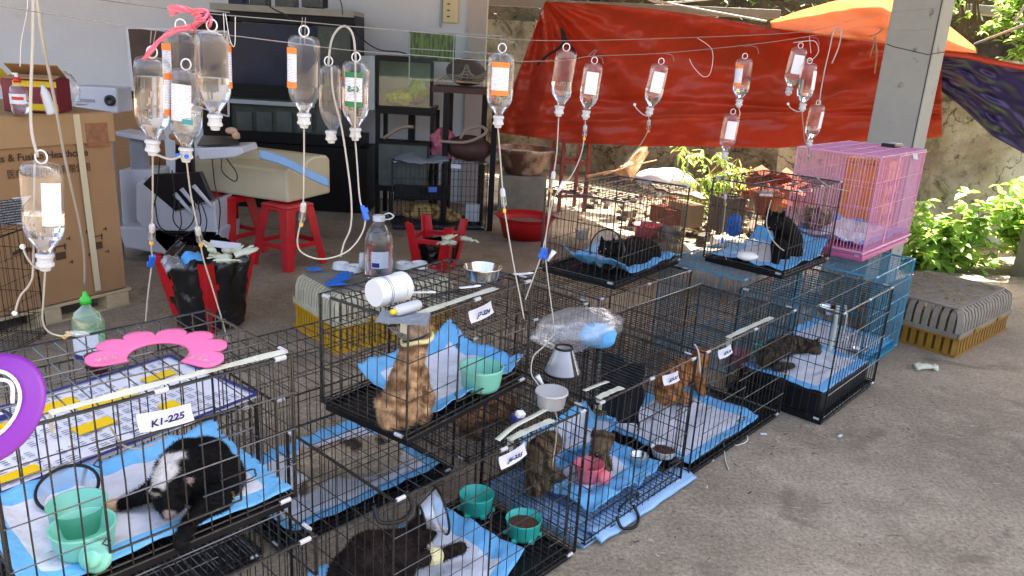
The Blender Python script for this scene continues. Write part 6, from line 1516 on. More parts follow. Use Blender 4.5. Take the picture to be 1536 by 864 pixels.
m = MB(); m.box((0, 0, 0), (.08, .08, .95)); o = m.build('timber_post', 'drift_wood', bevel=.006); o.location = (W(1262, 290, 6.0).x, 6.0, .47); tag(o, 'pale timber post between the bricks and the pillar', 'post')
# yard odds and ends behind the cages
def lathe_obj(name, lab, cat, p, prof, mat, part='body', n=30):
    t = thing(name, lab, cat, p); m = MB(); m.lathe(prof, n); m.build(part, mat, t, smooth=True); return t
lathe_obj('pink_basin', 'small ribbed pink basin on the floor behind the cages', 'basin', F(968, 356, 0), [(.0001, .004), (.09, .004), (.10, 0), (.13, .12), (.14, .125), (.125, .125), (.09, .02), (.0001, .02)], 'bowl_pink')
t = lathe_obj('white_bucket', 'white plastic bucket standing behind the cone cat cage', 'bucket', F(1003, 358, 0), [(.0001, .002), (.085, .002), (.09, 0), (.10, .19), (.106, .19), (.106, .205), (.095, .205), (.085, .02), (.0001, .02)], 'white_plastic')
lathe_obj('tape_roll', 'flat pale yellow roll lying beside the white bucket', 'roll', F(1036, 353, 0), [(.05, 0), (.08, 0), (.08, .045), (.05, .045), (.05, 0)], 'gauze')
lathe_obj('small_tub', 'small translucent tub on the floor seen above the cone', 'tub', F(872, 358, 0), [(.0001, .002), (.055, .002), (.065, .09), (.07, .09), (.06, .09), (.05, .01), (.0001, .01)], 'tub_film')
t = thing('white_jerrycan', 'white bottle lying on its side behind the raised cages', 'bottle', F(1088, 362, .05)); t.rotation_euler = (0, radians(90), radians(10))
m = MB(); m.lathe([(.0001, -.13), (.05, -.13), (.055, -.12), (.055, .08), (.03, .12), (.02, .125), (.02, .15), (.0001, .15)], 24); m.build('bottle', 'white_plastic', t, smooth=True)
m = MB(); m.lathe([(.0556, -.02), (.0556, .04)], 24); m.f = m.f[:-2]; m.m = m.m[:-2]; m.build('label', 'label_print', t)
# worn post and big bush on the right
q = W(1528, 400, 6.6)
m = MB(); m.box((0, 0, 0), (.22, .22, .9)); o = m.build('concrete_post', 'concrete_post', bevel=.01); o.location = (W(1545, 390, 6.5).x+.05, 6.5, .42); o.rotation_euler = (0, 0, .3); tag(o, 'stub of concrete post at the right edge of the picture', 'post')
def leafy(name, label, base, stems, nleaf, size, mats, spread, seed=1, cat='bush', long=2.2, group=None, droop=.2):
    R = random.Random(seed); t = thing(name, label, cat, base, 0, group)
    m = MB(); L_ = MB()
    for s in stems:
        P = curve([Vector(p)-Vector(base) for p in s], 5); r0 = .011
        m.tube(P, [r0*(1-.75*i/(len(P)-1)) for i in range(len(P))], 5)
        for i in range(nleaf):
            k = R.randrange(max(1, len(P)//5), len(P)); c = P[k]+Vector((R.gauss(0, spread), R.gauss(0, spread), R.gauss(0, spread)))
            if R.random() < .3: m.tube([P[k], c], [.003, .0015], 4)
            for j in range(R.randint(3, 6)):
                az = R.uniform(0, 6.28); el = R.uniform(-.6, .7)-droop; d = Vector((cos(az)*cos(el), sin(az)*cos(el), sin(el))); s_ = d.cross(Vector((R.uniform(-.4, .4), R.uniform(-.4, .4), 1))).normalized(); n_ = s_.cross(d)
                ln = size*R.uniform(.6, 1.25); w = ln/long
                p0 = c; L_.mi = R.randrange(len(mats))
                L_.add([p0, p0+d*ln*.35+s_*w*.5+n_*w*.12, p0+d*ln*.7+s_*w*.42+n_*w*.1, p0+d*ln-n_*w*.3, p0+d*ln*.7-s_*w*.42+n_*w*.1, p0+d*ln*.35-s_*w*.5+n_*w*.12, p0+d*ln*.5-n_*w*.05],
                       [(0, 1, 6), (1, 2, 6), (2, 3, 6), (3, 4, 6), (4, 5, 6), (5, 0, 6)])
    m.build('stem', 'bark', t); L_.build('foliage', mats, t, smooth=True); return t
LM = ['leaf_a', 'leaf_b']
b0 = F(1400, 408, -.03); b0 = Vector((W(1400, 405, 6.7).x, 6.7, -.03))
def bp(px, py, Y=6.7): return W(px, py, Y)
leafy('leafy_bush', 'bright green leafy bush in the sun left of the rock wall foot', b0, [[b0, bp(1385, 372), bp(1372, 345)], [b0, bp(1410, 380), bp(1420, 335)], [b0, bp(1395, 365), bp(1400, 330)], [b0, bp(1440, 390), bp(1465, 325, 6.8)], [b0, bp(1370, 395), bp(1362, 380, 6.5)], [b0, bp(1430, 370), bp(1445, 345)], [b0, bp(1390, 400), bp(1380, 400, 6.5)], [b0, bp(1420, 350), bp(1480, 320)]], 28, .125, LM, .10, seed=3, long=1.9)
b1 = Vector((W(1520, 395, 6.9).x+.25, 7.0, -.03))
leafy('leafy_bush', 'leafy green bush spreading in from the right edge', b1, [[b1, bp(1535, 340, 6.9), bp(1505, 325, 6.8)], [b1, bp(1540, 330, 6.9), bp(1500, 300, 6.9)], [b1, bp(1530, 350, 6.9), bp(1525, 315)], [b1, bp(1560, 350, 6.9), bp(1530, 300, 6.9)], [b1, bp(1540, 350, 6.9), bp(1490, 345, 6.8)]], 26, .125, LM, .10, seed=4, long=1.9)
b2 = Vector((W(1085, 300, 7.6).x, 7.6, -.03))
leafy('weed_clump', 'drooping pale green weeds among the rubble under the tarpaulin', b2, [[b2, bp(1060, 275, 7.5), bp(1040, 232, 7.5), bp(1028, 240, 7.4)], [b2, bp(1080, 270, 7.6), bp(1070, 240, 7.6)], [b2, bp(1095, 270, 7.5), bp(1100, 245, 7.5)], [b2, bp(1075, 290, 7.5), bp(1062, 285, 7.4)], [b2, bp(1095, 290, 7.4), bp(1110, 270, 7.4)], [b2, bp(1050, 300, 7.5), bp(1046, 270, 7.5)]], 30, .10, ['leaf_a', 'leaf_b', 'leaf_dry'], .085, seed=5, long=4.5, droop=.7, cat='weeds')
b3 = Vector((W(1110, 265, 8.2).x, 8.2, .3))
m = MB()
leafy('yellow_leaves', 'small plant with orange yellow leaves by the stone wall', Vector((b3.x, b3.y, -.03)), [[Vector((b3.x, b3.y, -.03)), bp(1110, 268, 8.2), bp(1112, 262, 8.2)]], 26, .07, [pm('leaf_yellow', L3((226, 160, 40)), .5, trans=.4)], .05, seed=6, cat='plant')
# hanging roots, upper foliage at the top right
tR = Vector(W(1448, -60, 8.9))
t = thing('hanging_roots', 'brown aerial roots hanging over the wall at the top right', 'roots', tR)
m = MB()
for k in range(12):
    x = 1440+k*2.6; m.tube(curve([W(x, -50, 8.8)-tR, W(x+random.uniform(-5, 5), 5, 8.7)-tR, W(x+random.uniform(-6, 6), 30, 8.7)-tR, W(x+random.uniform(-8, 4), 45+random.uniform(-8, 18), 8.7)-tR], 4), .008, 5)
m.build('root', 'bark', t)
for i, (px, py, Y, nst, lab) in enumerate(((1505, 30, 8.3, 6, 'sunlit leaves hanging at the top right above the plum tarpaulin'), (1530, 75, 8.2, 5, 'bright leaves at the right edge above the tarpaulin edge'), (1418, 5, 8.6, 3, 'small green sprig beside the pillar top'), (1540, 5, 8.4, 5, 'leaf cluster in the top right corner'))):
    b_ = W(px+25, py-40, Y+.3); leafy('vine', lab, b_, [[b_, W(px+random.uniform(-6, 20), py-10, Y+.1), W(px+random.uniform(-30, 25), py+random.uniform(-5, 22), Y)] for k in range(nst)], 12, .085, LM, .06, seed=30+i, cat='vine', group='leafy vines at the top right')
# dark hedge on the bank top
m = MB(); R = random.Random(9)
for i in range(5200):
    px = R.uniform(700, 1700); Y = R.uniform(9.8, 11.2); z = R.uniform(2.0, 5.0); X = (px-768)/F_PX*Y
    c = Vector((X, Y+(.4 if X < 1 else 0), z)); a = R.uniform(0, 6.28); e = R.uniform(-.9, .9); d = Vector((cos(a)*cos(e), sin(a)*cos(e), sin(e))); s_ = d.cross(Vector((0, 0, 1))).normalized(); ln = R.uniform(.06, .14); m.mi = R.randrange(2)
    m.add([c, c+d*ln*.5+s_*ln*.22, c+d*ln, c+d*ln*.5-s_*ln*.22], [(0, 1, 2, 3)])
pm('leaf_deep', L3((46, 66, 28)), .6, trans=.2); pm('leaf_deep2', L3((66, 84, 36)), .6, trans=.2)
tag(m.build('hedge_foliage', ['leaf_deep', 'leaf_deep2']), kind='stuff')
# white prop pole
m = MB(); m.tube([W(1462, 66, 7.9), W(1560, 28, 7.2)], .012, 8); tag(m.build('prop_pole', 'panel_grey', smooth=True), 'thin white pole propping the orange tarpaulin corner', 'pole')
m = MB(); m.tube([W(1522, 34, 7.6), W(1545, -5, 7.6)], .012, 8); tag(m.build('prop_pole', 'panel_grey', smooth=True), 'short white pole piece at the top right edge', 'pole')

# ------------------------------------------------------------------ tarpaulins
def tarp(name, label, fn, nu, nv, mat, th=.003):
    m = MB(); m.sheet(fn, nu, nv); return tag(m.build(name, mat, smooth=True, solid=th), label, 'tarpaulin')
def edge_interp(pts, u):
    d = u*(len(pts)-1); i = min(int(d), len(pts)-2); k = d-i
    return tuple(pts[i][j]+(pts[i+1][j]-pts[i][j])*k for j in range(len(pts[0])))
def wpx(a, Y): return W(a[0], a[1], Y)
topE = [(818, 2), (900, 6), (985, 14), (1070, 26), (1160, 42), (1245, 54), (1335, 66), (1412, 84)]
botE = [(744, 198), (800, 206), (880, 215), (960, 219), (1060, 220), (1170, 222), (1290, 213), (1413, 206)]
def redfn(u, v):
    a, b_ = edge_interp(topE, u), edge_interp(botE, u); Y = 8.1-1.75*u
    left = max(0, 1-u/.35)
    x = a[0]+(b_[0]-a[0])*v; y = a[1]+(b_[1]-a[1])*v
    x += -26*left*sin(pi*min(1, v*1.15))*0 + (0)
    if u < .02: pass
    fan = math.atan2(v*1.0+.02, u*2.6+.02)     # folds fan out of the tied corner
    dist = min(1, math.hypot(u*2.2, v)*1.4)
    fold = .085*sin(fan*20)*math.exp(-dist*1.0)*min(1, dist*3)+.045*sin(fan*9+1)*math.exp(-dist*.6)
    crease = .045*math.exp(-((v-(.80-.55*u+.5*u*u))/.035)**2)*min(1, u*4)-.05*math.exp(-((v-(.93-.35*u))/.03)**2)
    r2 = math.atan2(v+.02, (1.0-u)*3+.02); fold2 = .05*sin(r2*15+.5)*math.exp(-math.hypot((1-u)*2.5, v)*1.3)
    wr = .030*nz(u*5, v*3, 2)+.036*nz(u*14, v*7, 5)+.012*nz(u*30, v*16, 9)*(1+2*left)+.030*left*v*nz(u*60+v*20, v*26, 4)
    belly = .14*sin(pi*v)*(1-.4*left)
    return wpx((x, y), Y+fold+crease+fold2+wr-belly)
tarp('red_tarpaulin', 'big red tarpaulin hung like a curtain behind the yard', redfn, 190, 70, 'tarp_red')
def orfn(u, v):
    a = edge_interp([(1155, 32), (1200, 16), (1250, 2), (1320, -8), (1400, 20), (1462, 70)], u); b_ = edge_interp([(1158, 42), (1200, 48), (1260, 58), (1330, 66), (1405, 76), (1465, 80)], u)
    x = a[0]+(b_[0]-a[0])*v; y = a[1]+(b_[1]-a[1])*v; Y = 6.75+.9*(1-v)+.25*sin(u*9)*(1-v)*.3+.05*nz(u*9, v*5)
    return W(x, y, Y)
tarp('orange_tarpaulin', 'sunlit orange tarpaulin sloping up behind the pillar', orfn, 50, 16, 'tarp_orange')
def plfn(u, v):
    a = edge_interp([(1400, 80), (1450, 86), (1500, 97), (1560, 108), (1640, 124)], u); b_ = edge_interp([(1403, 130), (1440, 158), (1490, 205), (1545, 235), (1620, 262)], u)
    x = a[0]+(b_[0]-a[0])*v; y = a[1]+(b_[1]-a[1])*v
    return W(x, y, 6.25+.35*v-.25*u+.05*nz(u*6, v*8)+.04*math.exp(-((v-.8)/.1)**2)*nz(u*20, v*30, 3)+.006*nz(u*12, v*8))
tarp('plum_tarpaulin', 'dark plum blue tarpaulin sagging at the right of the pillar', plfn, 60, 40, 'tarp_plum')
def hem(u, v):
    a = edge_interp([(1398, 74), (1450, 80), (1500, 91), (1560, 102), (1640, 118)], u); return W(a[0], a[1]+8*v, 6.2-.25*u-.01*v)
tarp('tarp_hem', 'red orange hem along the top of the plum tarpaulin', hem, 30, 2, 'tarp_red', .006)
m = MB()
for pts in ([(842, 42), (848, 58), (838, 72), (820, 84), (806, 98)], [(848, 58), (852, 66), (862, 78), (868, 110), (866, 150)], [(842, 42), (845, 66)]): m.tube(curve([W(x, y, 7.75) for x, y in pts], 5), .012, 6)
tag(m.build('dark_rope', 'rope_dark', smooth=True), 'dark strap knotted in front of the red tarpaulin', 'rope')
m = MB()
for pts in ([(1325, 42), (1316, 50), (1305, 54)], [(1312, 55), (1315, 80), (1312, 110)], [(1314, 55), (1305, 85)]): m.tube(curve([W(x, y, 6.25) for x, y in pts], 5), .006, 6)
tag(m.build('tie_cord', 'drift_wood', smooth=True), 'frayed cord knot tying the tarpaulin beside the pillar', 'cord')
m = MB(); m.tube(curve([W(1130, -8, 9.0), W(1000, 4, 9.0), W(965, -4, 9.0)], 6), .01, 6); m.tube(curve([W(980, 0, 8.8), W(1040, 12, 8.7), W(1150, 32, 8.5)], 6), .01, 6)
tag(m.build('white_cord', 'string_white', smooth=True), 'white cord sagging above the red tarpaulin', 'cord')  # white cord in two sagging runs

# ------------------------------------------------------------------ drip bottles, their tubes and the lines they hang from
BL = .195        # height of a bottle, base to cap
def bottle_Y(a, b): return F_PX*BL/math.hypot(a[0]-b[0], a[1]-b[1])*1.0
GRP = 'drip bottles hung along the lines'
def drip_bottle(label, top, bot, level=.5, lab='orange', face=0.0, width=1.0, crush=0.0, Yd=None):
    Y = Yd or bottle_Y(top, bot)
    A, B2 = W(top[0], top[1], Y), W(bot[0], bot[1], Y)
    z = (A-B2).normalized(); L = (A-B2).length; k = L/.195
    x = Vector((cos(face), sin(face), 0)); x = (x-z*x.dot(z)).normalized(); y = z.cross(x)
    M = Matrix(((x.x, y.x, z.x, B2.x), (x.y, y.y, z.y, B2.y), (x.z, y.z, z.z, B2.z), (0, 0, 0, 1)))
    t = thing('drip_bottle', label, 'drip bottle', (0, 0, 0), 0, GRP); t.matrix_world = M
    bw = .0345*width
    prof = [(.0118, .024), (.0125, .036), (.020, .046), (bw*.86, .060), (bw*.97, .074), (bw, .090), (bw, .172), (bw*.96, .185), (bw*.80, .193), (bw*.5, .196), (.0001, .195)]
    prof = [(r*k, z_*k) for r, z_ in prof]
    def crushed(m):
        if crush:
            for i, v in enumerate(m.v):
                zz = v.z/k; f = crush*math.exp(-((zz-.125)/.05)**2); m.v[i] = Vector((v.x*(1-f*.35)+crush*.010*sin(zz*40), v.y*(1-f*.5), v.z))
        return m
    m = crushed(MB().lathe(prof, 36, ey=.78, pw=.82)); m.build('bottle', 'clear_bottle', t, smooth=True)
    top_z = (.040+level*.150)
    if level > .02:
        q = [(.0001, .030)]+[(max(.0001, r-.0014), z_) for r, z_ in [(.0112, .030), (.0118, .037), (.0190, .047), (bw*.86, .061), (bw*.97, .075), (bw, .090), (bw, .172), (bw*.96, .185)] if z_ < top_z]
        q.append((q[-1][0], top_z)); q.append((.0001, top_z)); q = [(r*k, z_*k) for r, z_ in q]
        m = crushed(MB().lathe(q, 36, ey=.77, pw=.82)); 
        Mi = M.inverted(); up_ = (Mi.to_3x3() @ Vector((0, 0, 1)))
        for i, v in enumerate(m.v):      # the surface stays level when the bottle leans
            if abs(v.z-top_z*k) < 1e-5: m.v[i] = Vector((v.x, v.y, v.z-(up_.x*v.x+up_.y*v.y)/max(.3, up_.z)))
        m.build('saline', 'saline', t, smooth=False)
    m = MB(); m.lathe([(.0001, -.004*k), (.0085*k, -.003*k), (.0105*k, .004*k), (.0150*k, .006*k), (.0150*k, .011*k), (.0130*k, .013*k), (.0130*k, .021*k), (.0155*k, .023*k), (.0155*k, .027*k), (.0128*k, .030*k)], 24); m.build('cap', 'milky_plastic', t, smooth=False)
    m = MB(); c0 = Vector((0, 0, .205*k)); m.tube([c0+Vector((.0105*k*cos(a), .001*sin(a), .0115*k*sin(a))) for a in [2*pi*i/20 for i in range(20)]], .0016*k, 6, closed=True); m.build('hanger_ring', 'white_plastic', t, smooth=True)
    if lab:
        a0 = {'side_r': -.55, 'side_l': -2.9, 'orange': -2.15, 'white': -2.2, 'green': -2.3, 'far_r': -.25, 'mid_r': -1.25}.get(lab.split(':')[-1], -2.15)
        kind = lab.split(':')[0]; aw = 1.15; rr = bw*k+.0009
        def at_(u, zz, e=0):
            a = a0+aw*u; ca, sa = cos(a), sin(a); return ((rr+e)*math.copysign(abs(ca)**.82, ca), (rr*.78+e)*math.copysign(abs(sa)**.82, sa), zz*k)
        z0, z1 = .088, .165
        m = MB(); m.sheet(lambda u, v: at_(u, z0+(z1-z0)*v), 14, 6); lb = m.build('label', 'label_print' if kind != 'plain' else 'label_white', t)
        if kind in ('orange', 'green'):
            for za, zb in ((z0-.004, z0+.009), (z1-.009, z1+.004)):
                m = MB(); m.sheet(lambda u, v: at_(u, za+(zb-za)*v, .0005), 14, 2); m.build('label_band', 'label_'+kind, lb)
        if kind == 'green':
            p = Vector(at_(.5, .127, .0022)); nrm = Vector((cos(a0+aw/2), sin(a0+aw/2), 0)); tx = Vector((0, 0, 1)).cross(nrm)
            text_obj('label_text', 'G-5', .019*k, 'label_green', lb, frame(p, tx, (0, 0, 1)), mirror=True, bold=.0006)
    return t, M, Y
def drip_tube(label, pts, Y, chamber=None, clamp=None, r=.0022, Y2=None):
    r = r*.86
    """a line: pts in measured columns and rows; Y is the distance at the start, Y2 at the end"""
    n = len(pts); Y2 = Y if Y2 is None else Y2
    P3 = [W(x, y, Y+(Y2-Y)*i/max(1, n-1)) for i, (x, y) in enumerate(pts)]
    t = thing('drip_line', label, 'drip line', P3[0], 0, 'drip lines hanging from the bottles')
    o = P3[0]; P = [p-o for p in curve(P3, 8)]
    m = MB(); m.tube(P, r, 8); m.build('tube', 'tube_plastic', t, smooth=True)
    def near(px, py):
        return min(range(len(P)), key=lambda i: (Vector(proj(P[i]+o))-Vector((px, py))).length)
    def seg(i, L):
        p = P[i]; d = (P[min(i+1, len(P)-1)]-P[max(0, i-1)]).normalized(); return p, d
    if chamber:
        p, d = seg(near(*chamber), 0); M = frame(p, d.orthogonal(), d.cross(d.orthogonal()))
        m = MB(); m.lathe([(.003, -.028), (.0065, -.025), (.0078, -.020), (.0078, .018), (.0065, .022), (.003, .027)], 16, M); m.build('drip_chamber', 'clear_bottle', t, smooth=True)
        m = MB(); m.lathe([(.0001, -.0265), (.0046, -.0255), (.006, -.020), (.006, -.004), (.0001, -.004)], 12, M); m.build('chamber_filter', 'milky_plastic', t)
        m = MB(); m.lathe([(.0035, .027), (.0045, .030), (.0045, .036), (.003, .038)], 12, M); m.build('spike_collar', 'amber_plastic', t)
    if clamp:
        p, d = seg(near(*clamp), 0); M = frame(p, d.orthogonal(), d.cross(d.orthogonal()))
        m = MB(); m.box((0, 0, 0), (.013, .009, .036), M, taper=.7); m.box((.005, 0, .006), (.012, .006, .012), M); m.build('roller_clamp', 'clamp_blue', t, bevel=.001)
    return t
def vent(x, y, pts, Y, label):
    t = drip_tube(label, pts, Y, r=.0024); a = W(pts[0][0], pts[0][1], Y)-t.location
    m = MB(); m.ball(a, .0055, 10); m.build('cap', 'white_plastic', t, smooth=True); return t
B = {}
def add(key, *a, **k): B[key] = drip_bottle(*a, **k)
add('a', 'half full drip bottle hanging low before the big carton at the left', (62, 244), (68, 403), .42, 'plain:mid_r', Yd=1.42)
add('b', 'nearly full orange labelled drip bottle, first of the four clustered by the pink ribbon', (228, 86), (229, 231), .78, 'orange:side_r', Yd=1.56)
add('c', 'tall clear drip bottle with its label turned left, behind the lowest one of the cluster', (271, 46), (276, 196), .10, 'orange:side_l', Yd=1.62)
add('c2', 'lowest drip bottle of the cluster with two blue ports at its cap', (279, 104), (279, 241), .45, 'green_none', Yd=1.58)
add('d', 'half full drip bottle at the right of the cluster under the pink ribbon knot', (318, 46), (323, 193), .42, 'orange:far_r', Yd=1.56)
add('e', 'almost empty drip bottle before the dark blue tank glass', (456, 54), (456, 190), .08, 'orange:side_l', Yd=1.62)
add('f', 'dented empty drip bottle hanging from an arched tube', (493, 98), (497, 213), .0, 'orange:far_r', width=.86, crush=.5, Yd=1.82)
add('g', 'drip bottle with a green label reading G-5 backwards', (534, 92), (533, 209), .62, 'green:mid', Yd=1.80)
add('h', 'orange labelled drip bottle at the left edge of the red tarpaulin', (753, 78), (747, 190), .40, 'orange:mid', Yd=2.0, width=1.05)
add('i', 'unlabelled crumpled drip bottle tied to the dark strap', (849, 76), (838, 173), .42, None, crush=.35, Yd=2.3)
add('j', 'drip bottle with a white label turned aside, second before the red tarpaulin', (891, 95), (878, 178), .5, 'plain:mid', Yd=2.55)
add('k', 'white labelled drip bottle hanging alone in the middle of the red tarpaulin', (991, 96), (973, 173), .42, 'plain:mid', Yd=2.8)
add('l', 'upper bottle of the pair hung one below the other on the red tarpaulin', (1117, 88), (1108, 160), .55, 'orange:side_l', Yd=3.0)
add('m', 'lower bottle of the pair hung one below the other, empty with a pale label', (1099, 171), (1086, 238), .10, 'plain:mid', Yd=3.2)
add('n', 'upper left bottle of the bunch of three near the pillar', (1200, 72), (1182, 142), .18, 'plain:mid', Yd=3.15)
add('o', 'middle bottle of the bunch of three near the pillar', (1214, 95), (1203, 166), .6, 'plain:mid_r', Yd=3.1)
add('p', 'lowest right bottle of the bunch of three near the pillar', (1227, 157), (1213, 219), .35, 'plain:mid_r', Yd=3.5)
bluep = B['c2'][0]
for s in (-1, 1):
    m = MB(); m.lathe([(.0001, 0), (.0045, .0), (.0045, .004), (.0001, .0045)], 16, frame((s*.009, -.0165, .012), (1, 0, 0), (0, 0, 1))); m.build('port_plug', 'clamp_blue', bluep)
m = MB(); m.sheet(lambda u, v: (.004+.022*u, -.0285, .078+.010*v), 4, 2); m.build('sticker', pm('sticker_teal', L3((40, 130, 130)), .5), bluep)
# drip lines
drip_tube('line running from the low left bottle down to the connector on the poster', [(68, 405), (65, 450), (64, 480), (72, 497), (92, 504), (112, 502)], 1.42, Y2=1.5)
t = thing('flashback_bulb', 'clear pinkish bulb connector at the end of the low left line', 'connector', W(120, 500, 1.5))
m = MB(); M = frame((0, 0, 0), (0, 0, 1), (0, 1, 0)); m.lathe([(.003, -.02), (.007, -.012), (.0075, .010), (.004, .022), (.003, .03)], 14, frame((0, 0, 0), (0, 0, 1), (0, 1, 0))); m.build('bulb', 'clear_wrap', t, smooth=True)
m = MB(); m.tube([(-.02, 0, 0), (-.036, 0, -.012)], .0045, 8); m.build('amber_tip', 'amber_plastic', t)
vent(0, 0, [(34, 370), (40, 385), (52, 400), (66, 405)], 1.42, 'short vent tube curling off the low left bottle cap')
vent(0, 0, [(22, 470), (30, 445), (45, 425), (50, 395), (52, 240)], 1.44, 'pale side tube hanging beside the low left bottle')
drip_tube('line with a blue clamp under the first clustered bottle', [(229, 233), (229, 290), (228, 340), (227, 370), (228, 392), (222, 440), (218, 486)], 1.56, (228, 350), (228, 392), Y2=1.75)
drip_tube('line from the cluster that crosses the near bin bag', [(280, 243), (286, 290), (294, 330), (299, 356), (305, 388), (318, 430), (333, 480), (342, 512)], 1.58, (298, 354), None, Y2=1.8)
drip_tube('white arch of tube linking two clustered bottles', [(231, 230), (245, 236), (258, 239), (272, 234)], 1.56, r=.003)
drip_tube('line from the almost empty bottle, looping right to the arched pair', [(456, 192), (456, 240), (455, 300), (453, 325), (446, 360), (452, 378), (475, 388), (500, 386), (525, 374), (543, 350), (548, 325), (540, 300), (536, 250), (533, 212)], 1.62, (453, 320), (547, 318), Y2=1.8)
drip_tube('arched tube above the dented bottle and back down past it', [(492, 100), (497, 62), (508, 43), (520, 40), (530, 55), (534, 92)], 1.8, r=.003)
drip_tube('long line hanging from the dented bottle to the loop below', [(497, 100), (500, 140), (512, 190), (520, 240), (527, 300), (526, 340), (516, 365), (511, 385)], 1.78, r=.0026)
drip_tube('straight line passing over the G-5 label', [(533, 90), (533, 150), (532, 210)], 1.72, r=.0024)
drip_tube('line falling from the bottle at the tarpaulin edge toward the steel bowl', [(747, 192), (750, 230), (754, 285), (757, 315), (764, 360), (772, 405), (779, 440), (786, 478)], 2.0, (755, 298), None, Y2=1.95)
drip_tube('line from the crumpled bottle down to the clear bag', [(838, 175), (835, 230), (829, 270), (822, 330), (818, 375), (822, 420), (828, 465), (832, 500)], 2.3, (830, 272), (812, 382), Y2=2.25)
drip_tube('branch line with a white connector beside the long drop', [(829, 300), (814, 375), (806, 400), (795, 430), (788, 450)], 2.27, None, (811, 382), Y2=2.2)
drip_tube('line from the second tarpaulin bottle hanging slack', [(878, 180), (877, 200), (872, 230), (858, 262), (838, 285), (829, 300)], 2.55, (877, 196), None, Y2=2.3)
drip_tube('line from the lone bottle in the middle of the tarpaulin', [(973, 175), (972, 195), (962, 215), (945, 235), (928, 256)], 2.8, (971, 187), None, Y2=3.0)
vent(0, 0, [(952, 157), (955, 163), (965, 172), (973, 174)], 2.8, 'short vent tube on the lone bottle of the tarpaulin')
drip_tube('line between the upper and lower bottles of the pair', [(1108, 162), (1110, 170), (1108, 176)], 3.0)
drip_tube('line from the lower bottle of the pair, with a blue clamp', [(1086, 240), (1087, 280), (1088, 310), (1084, 350), (1085, 372), (1090, 390)], 3.2, (1088, 300), (1083, 360), Y2=3.5)
drip_tube('line looping between the bottles of the bunch near the pillar', [(1203, 168), (1205, 190), (1207, 210), (1213, 222), (1215, 232)], 3.1, Y2=3.5)
vent(0, 0, [(1182, 156), (1186, 162), (1195, 167), (1203, 167)], 3.1, 'short vent tube on the middle bottle of the bunch')
drip_tube('line entering the pink cage from the lowest bottle of the bunch', [(1213, 222), (1213, 235), (1222, 262), (1245, 280), (1275, 287)], 3.5, (1213, 234), None, Y2=4.0)
drip_tube('loop of tube above the bunch of three bottles', [(1190, 64), (1205, 62), (1222, 62), (1228, 75), (1222, 86), (1212, 92)], 3.1)
drip_tube('straight tube rising from the lowest bottle of the bunch to the line', [(1228, 157), (1236, 110), (1244, 75), (1250, 48), (1256, 42), (1262, 46), (1258, 70), (1248, 95)], 3.4, r=.003)
drip_tube('line taped to the seated black cat with a small pouch above', [(1157, 300), (1152, 318), (1150, 338), (1158, 358), (1168, 370), (1176, 376)], 3.55, r=.003)
drip_tube('line lying over the bag end and cage top with a white connector', [(832, 500), (815, 520), (800, 535), (797, 560), (806, 575), (822, 598), (835, 625), (834, 660), (828, 700)], 2.25, Y2=2.15, r=.0026)
q = W(811, 572, 2.22); m = MB(); m.tube([q+Vector((-.012, 0, .018)), q, q+Vector((.012, 0, -.02))], [.009, .006, .004], 10); tag(m.build('white_connector', 'white_plastic', smooth=True), 'white cone shaped connector on the line over the cage top', 'connector')
for px, py, lab in ((842, 280, 'small white flared connector above the cone cat cage'), (827, 383, 'small white connector right of the blue clamp')):
    q = W(px, py, 2.27); m = MB(); m.tube([q+Vector((-.010, 0, -.018)), q, q+Vector((.008, 0, .014))], [.004, .006, .009], 10); tag(m.build('white_connector', 'white_plastic', smooth=True), lab, 'connector')
# cords dropping to the low left bottle and to the green soap
m = MB(); m.tube(curve([W(50, -20, 1.45), W(49, 60, 1.44), W(46, 150, 1.43), (W(48, 200, 1.42)), W(57, 236, 1.42)], 6), .0028, 7); tag(m.build('hanging_tube', 'tube_plastic', smooth=True), 'straight white tube that the low left bottle hangs from', 'tube')
m = MB(); m.tube(curve([W(53, -20, 1.47), W(64, 60, 1.5), W(80, 140, 1.6), W(98, 240, 1.75), W(118, 330, 2.0), W(126, 380, 2.2), W(127, 428, 2.35)], 6), .003, 7); tag(m.build('hanging_tube', 'tube_plastic', smooth=True), 'long white tube leading from the top down to the green capped bottle', 'tube')
m = MB(); m.tube(curve([W(42, -15, 1.6), W(40, 20, 1.6), W(32, 60, 1.62), W(30, 100, 1.62)], 6), .0008, 5); tag(m.build('thread', 'string_white'), 'loose thread dangling above the spray bottle', 'thread')
# ultrasound pouch over the black cat
q = W(1150, 290, 3.55); m = MB(); m.sheet(lambda u, v: ((u-.5)*.06, .006*sin(v*5), (v-.5)*.03), 8, 5); o = m.build('tissue', 'clear_wrap', smooth=True, solid=.002); o.location = q; tag(o, 'clear film pouch lying on the cage lid over the black cat', 'pouch')

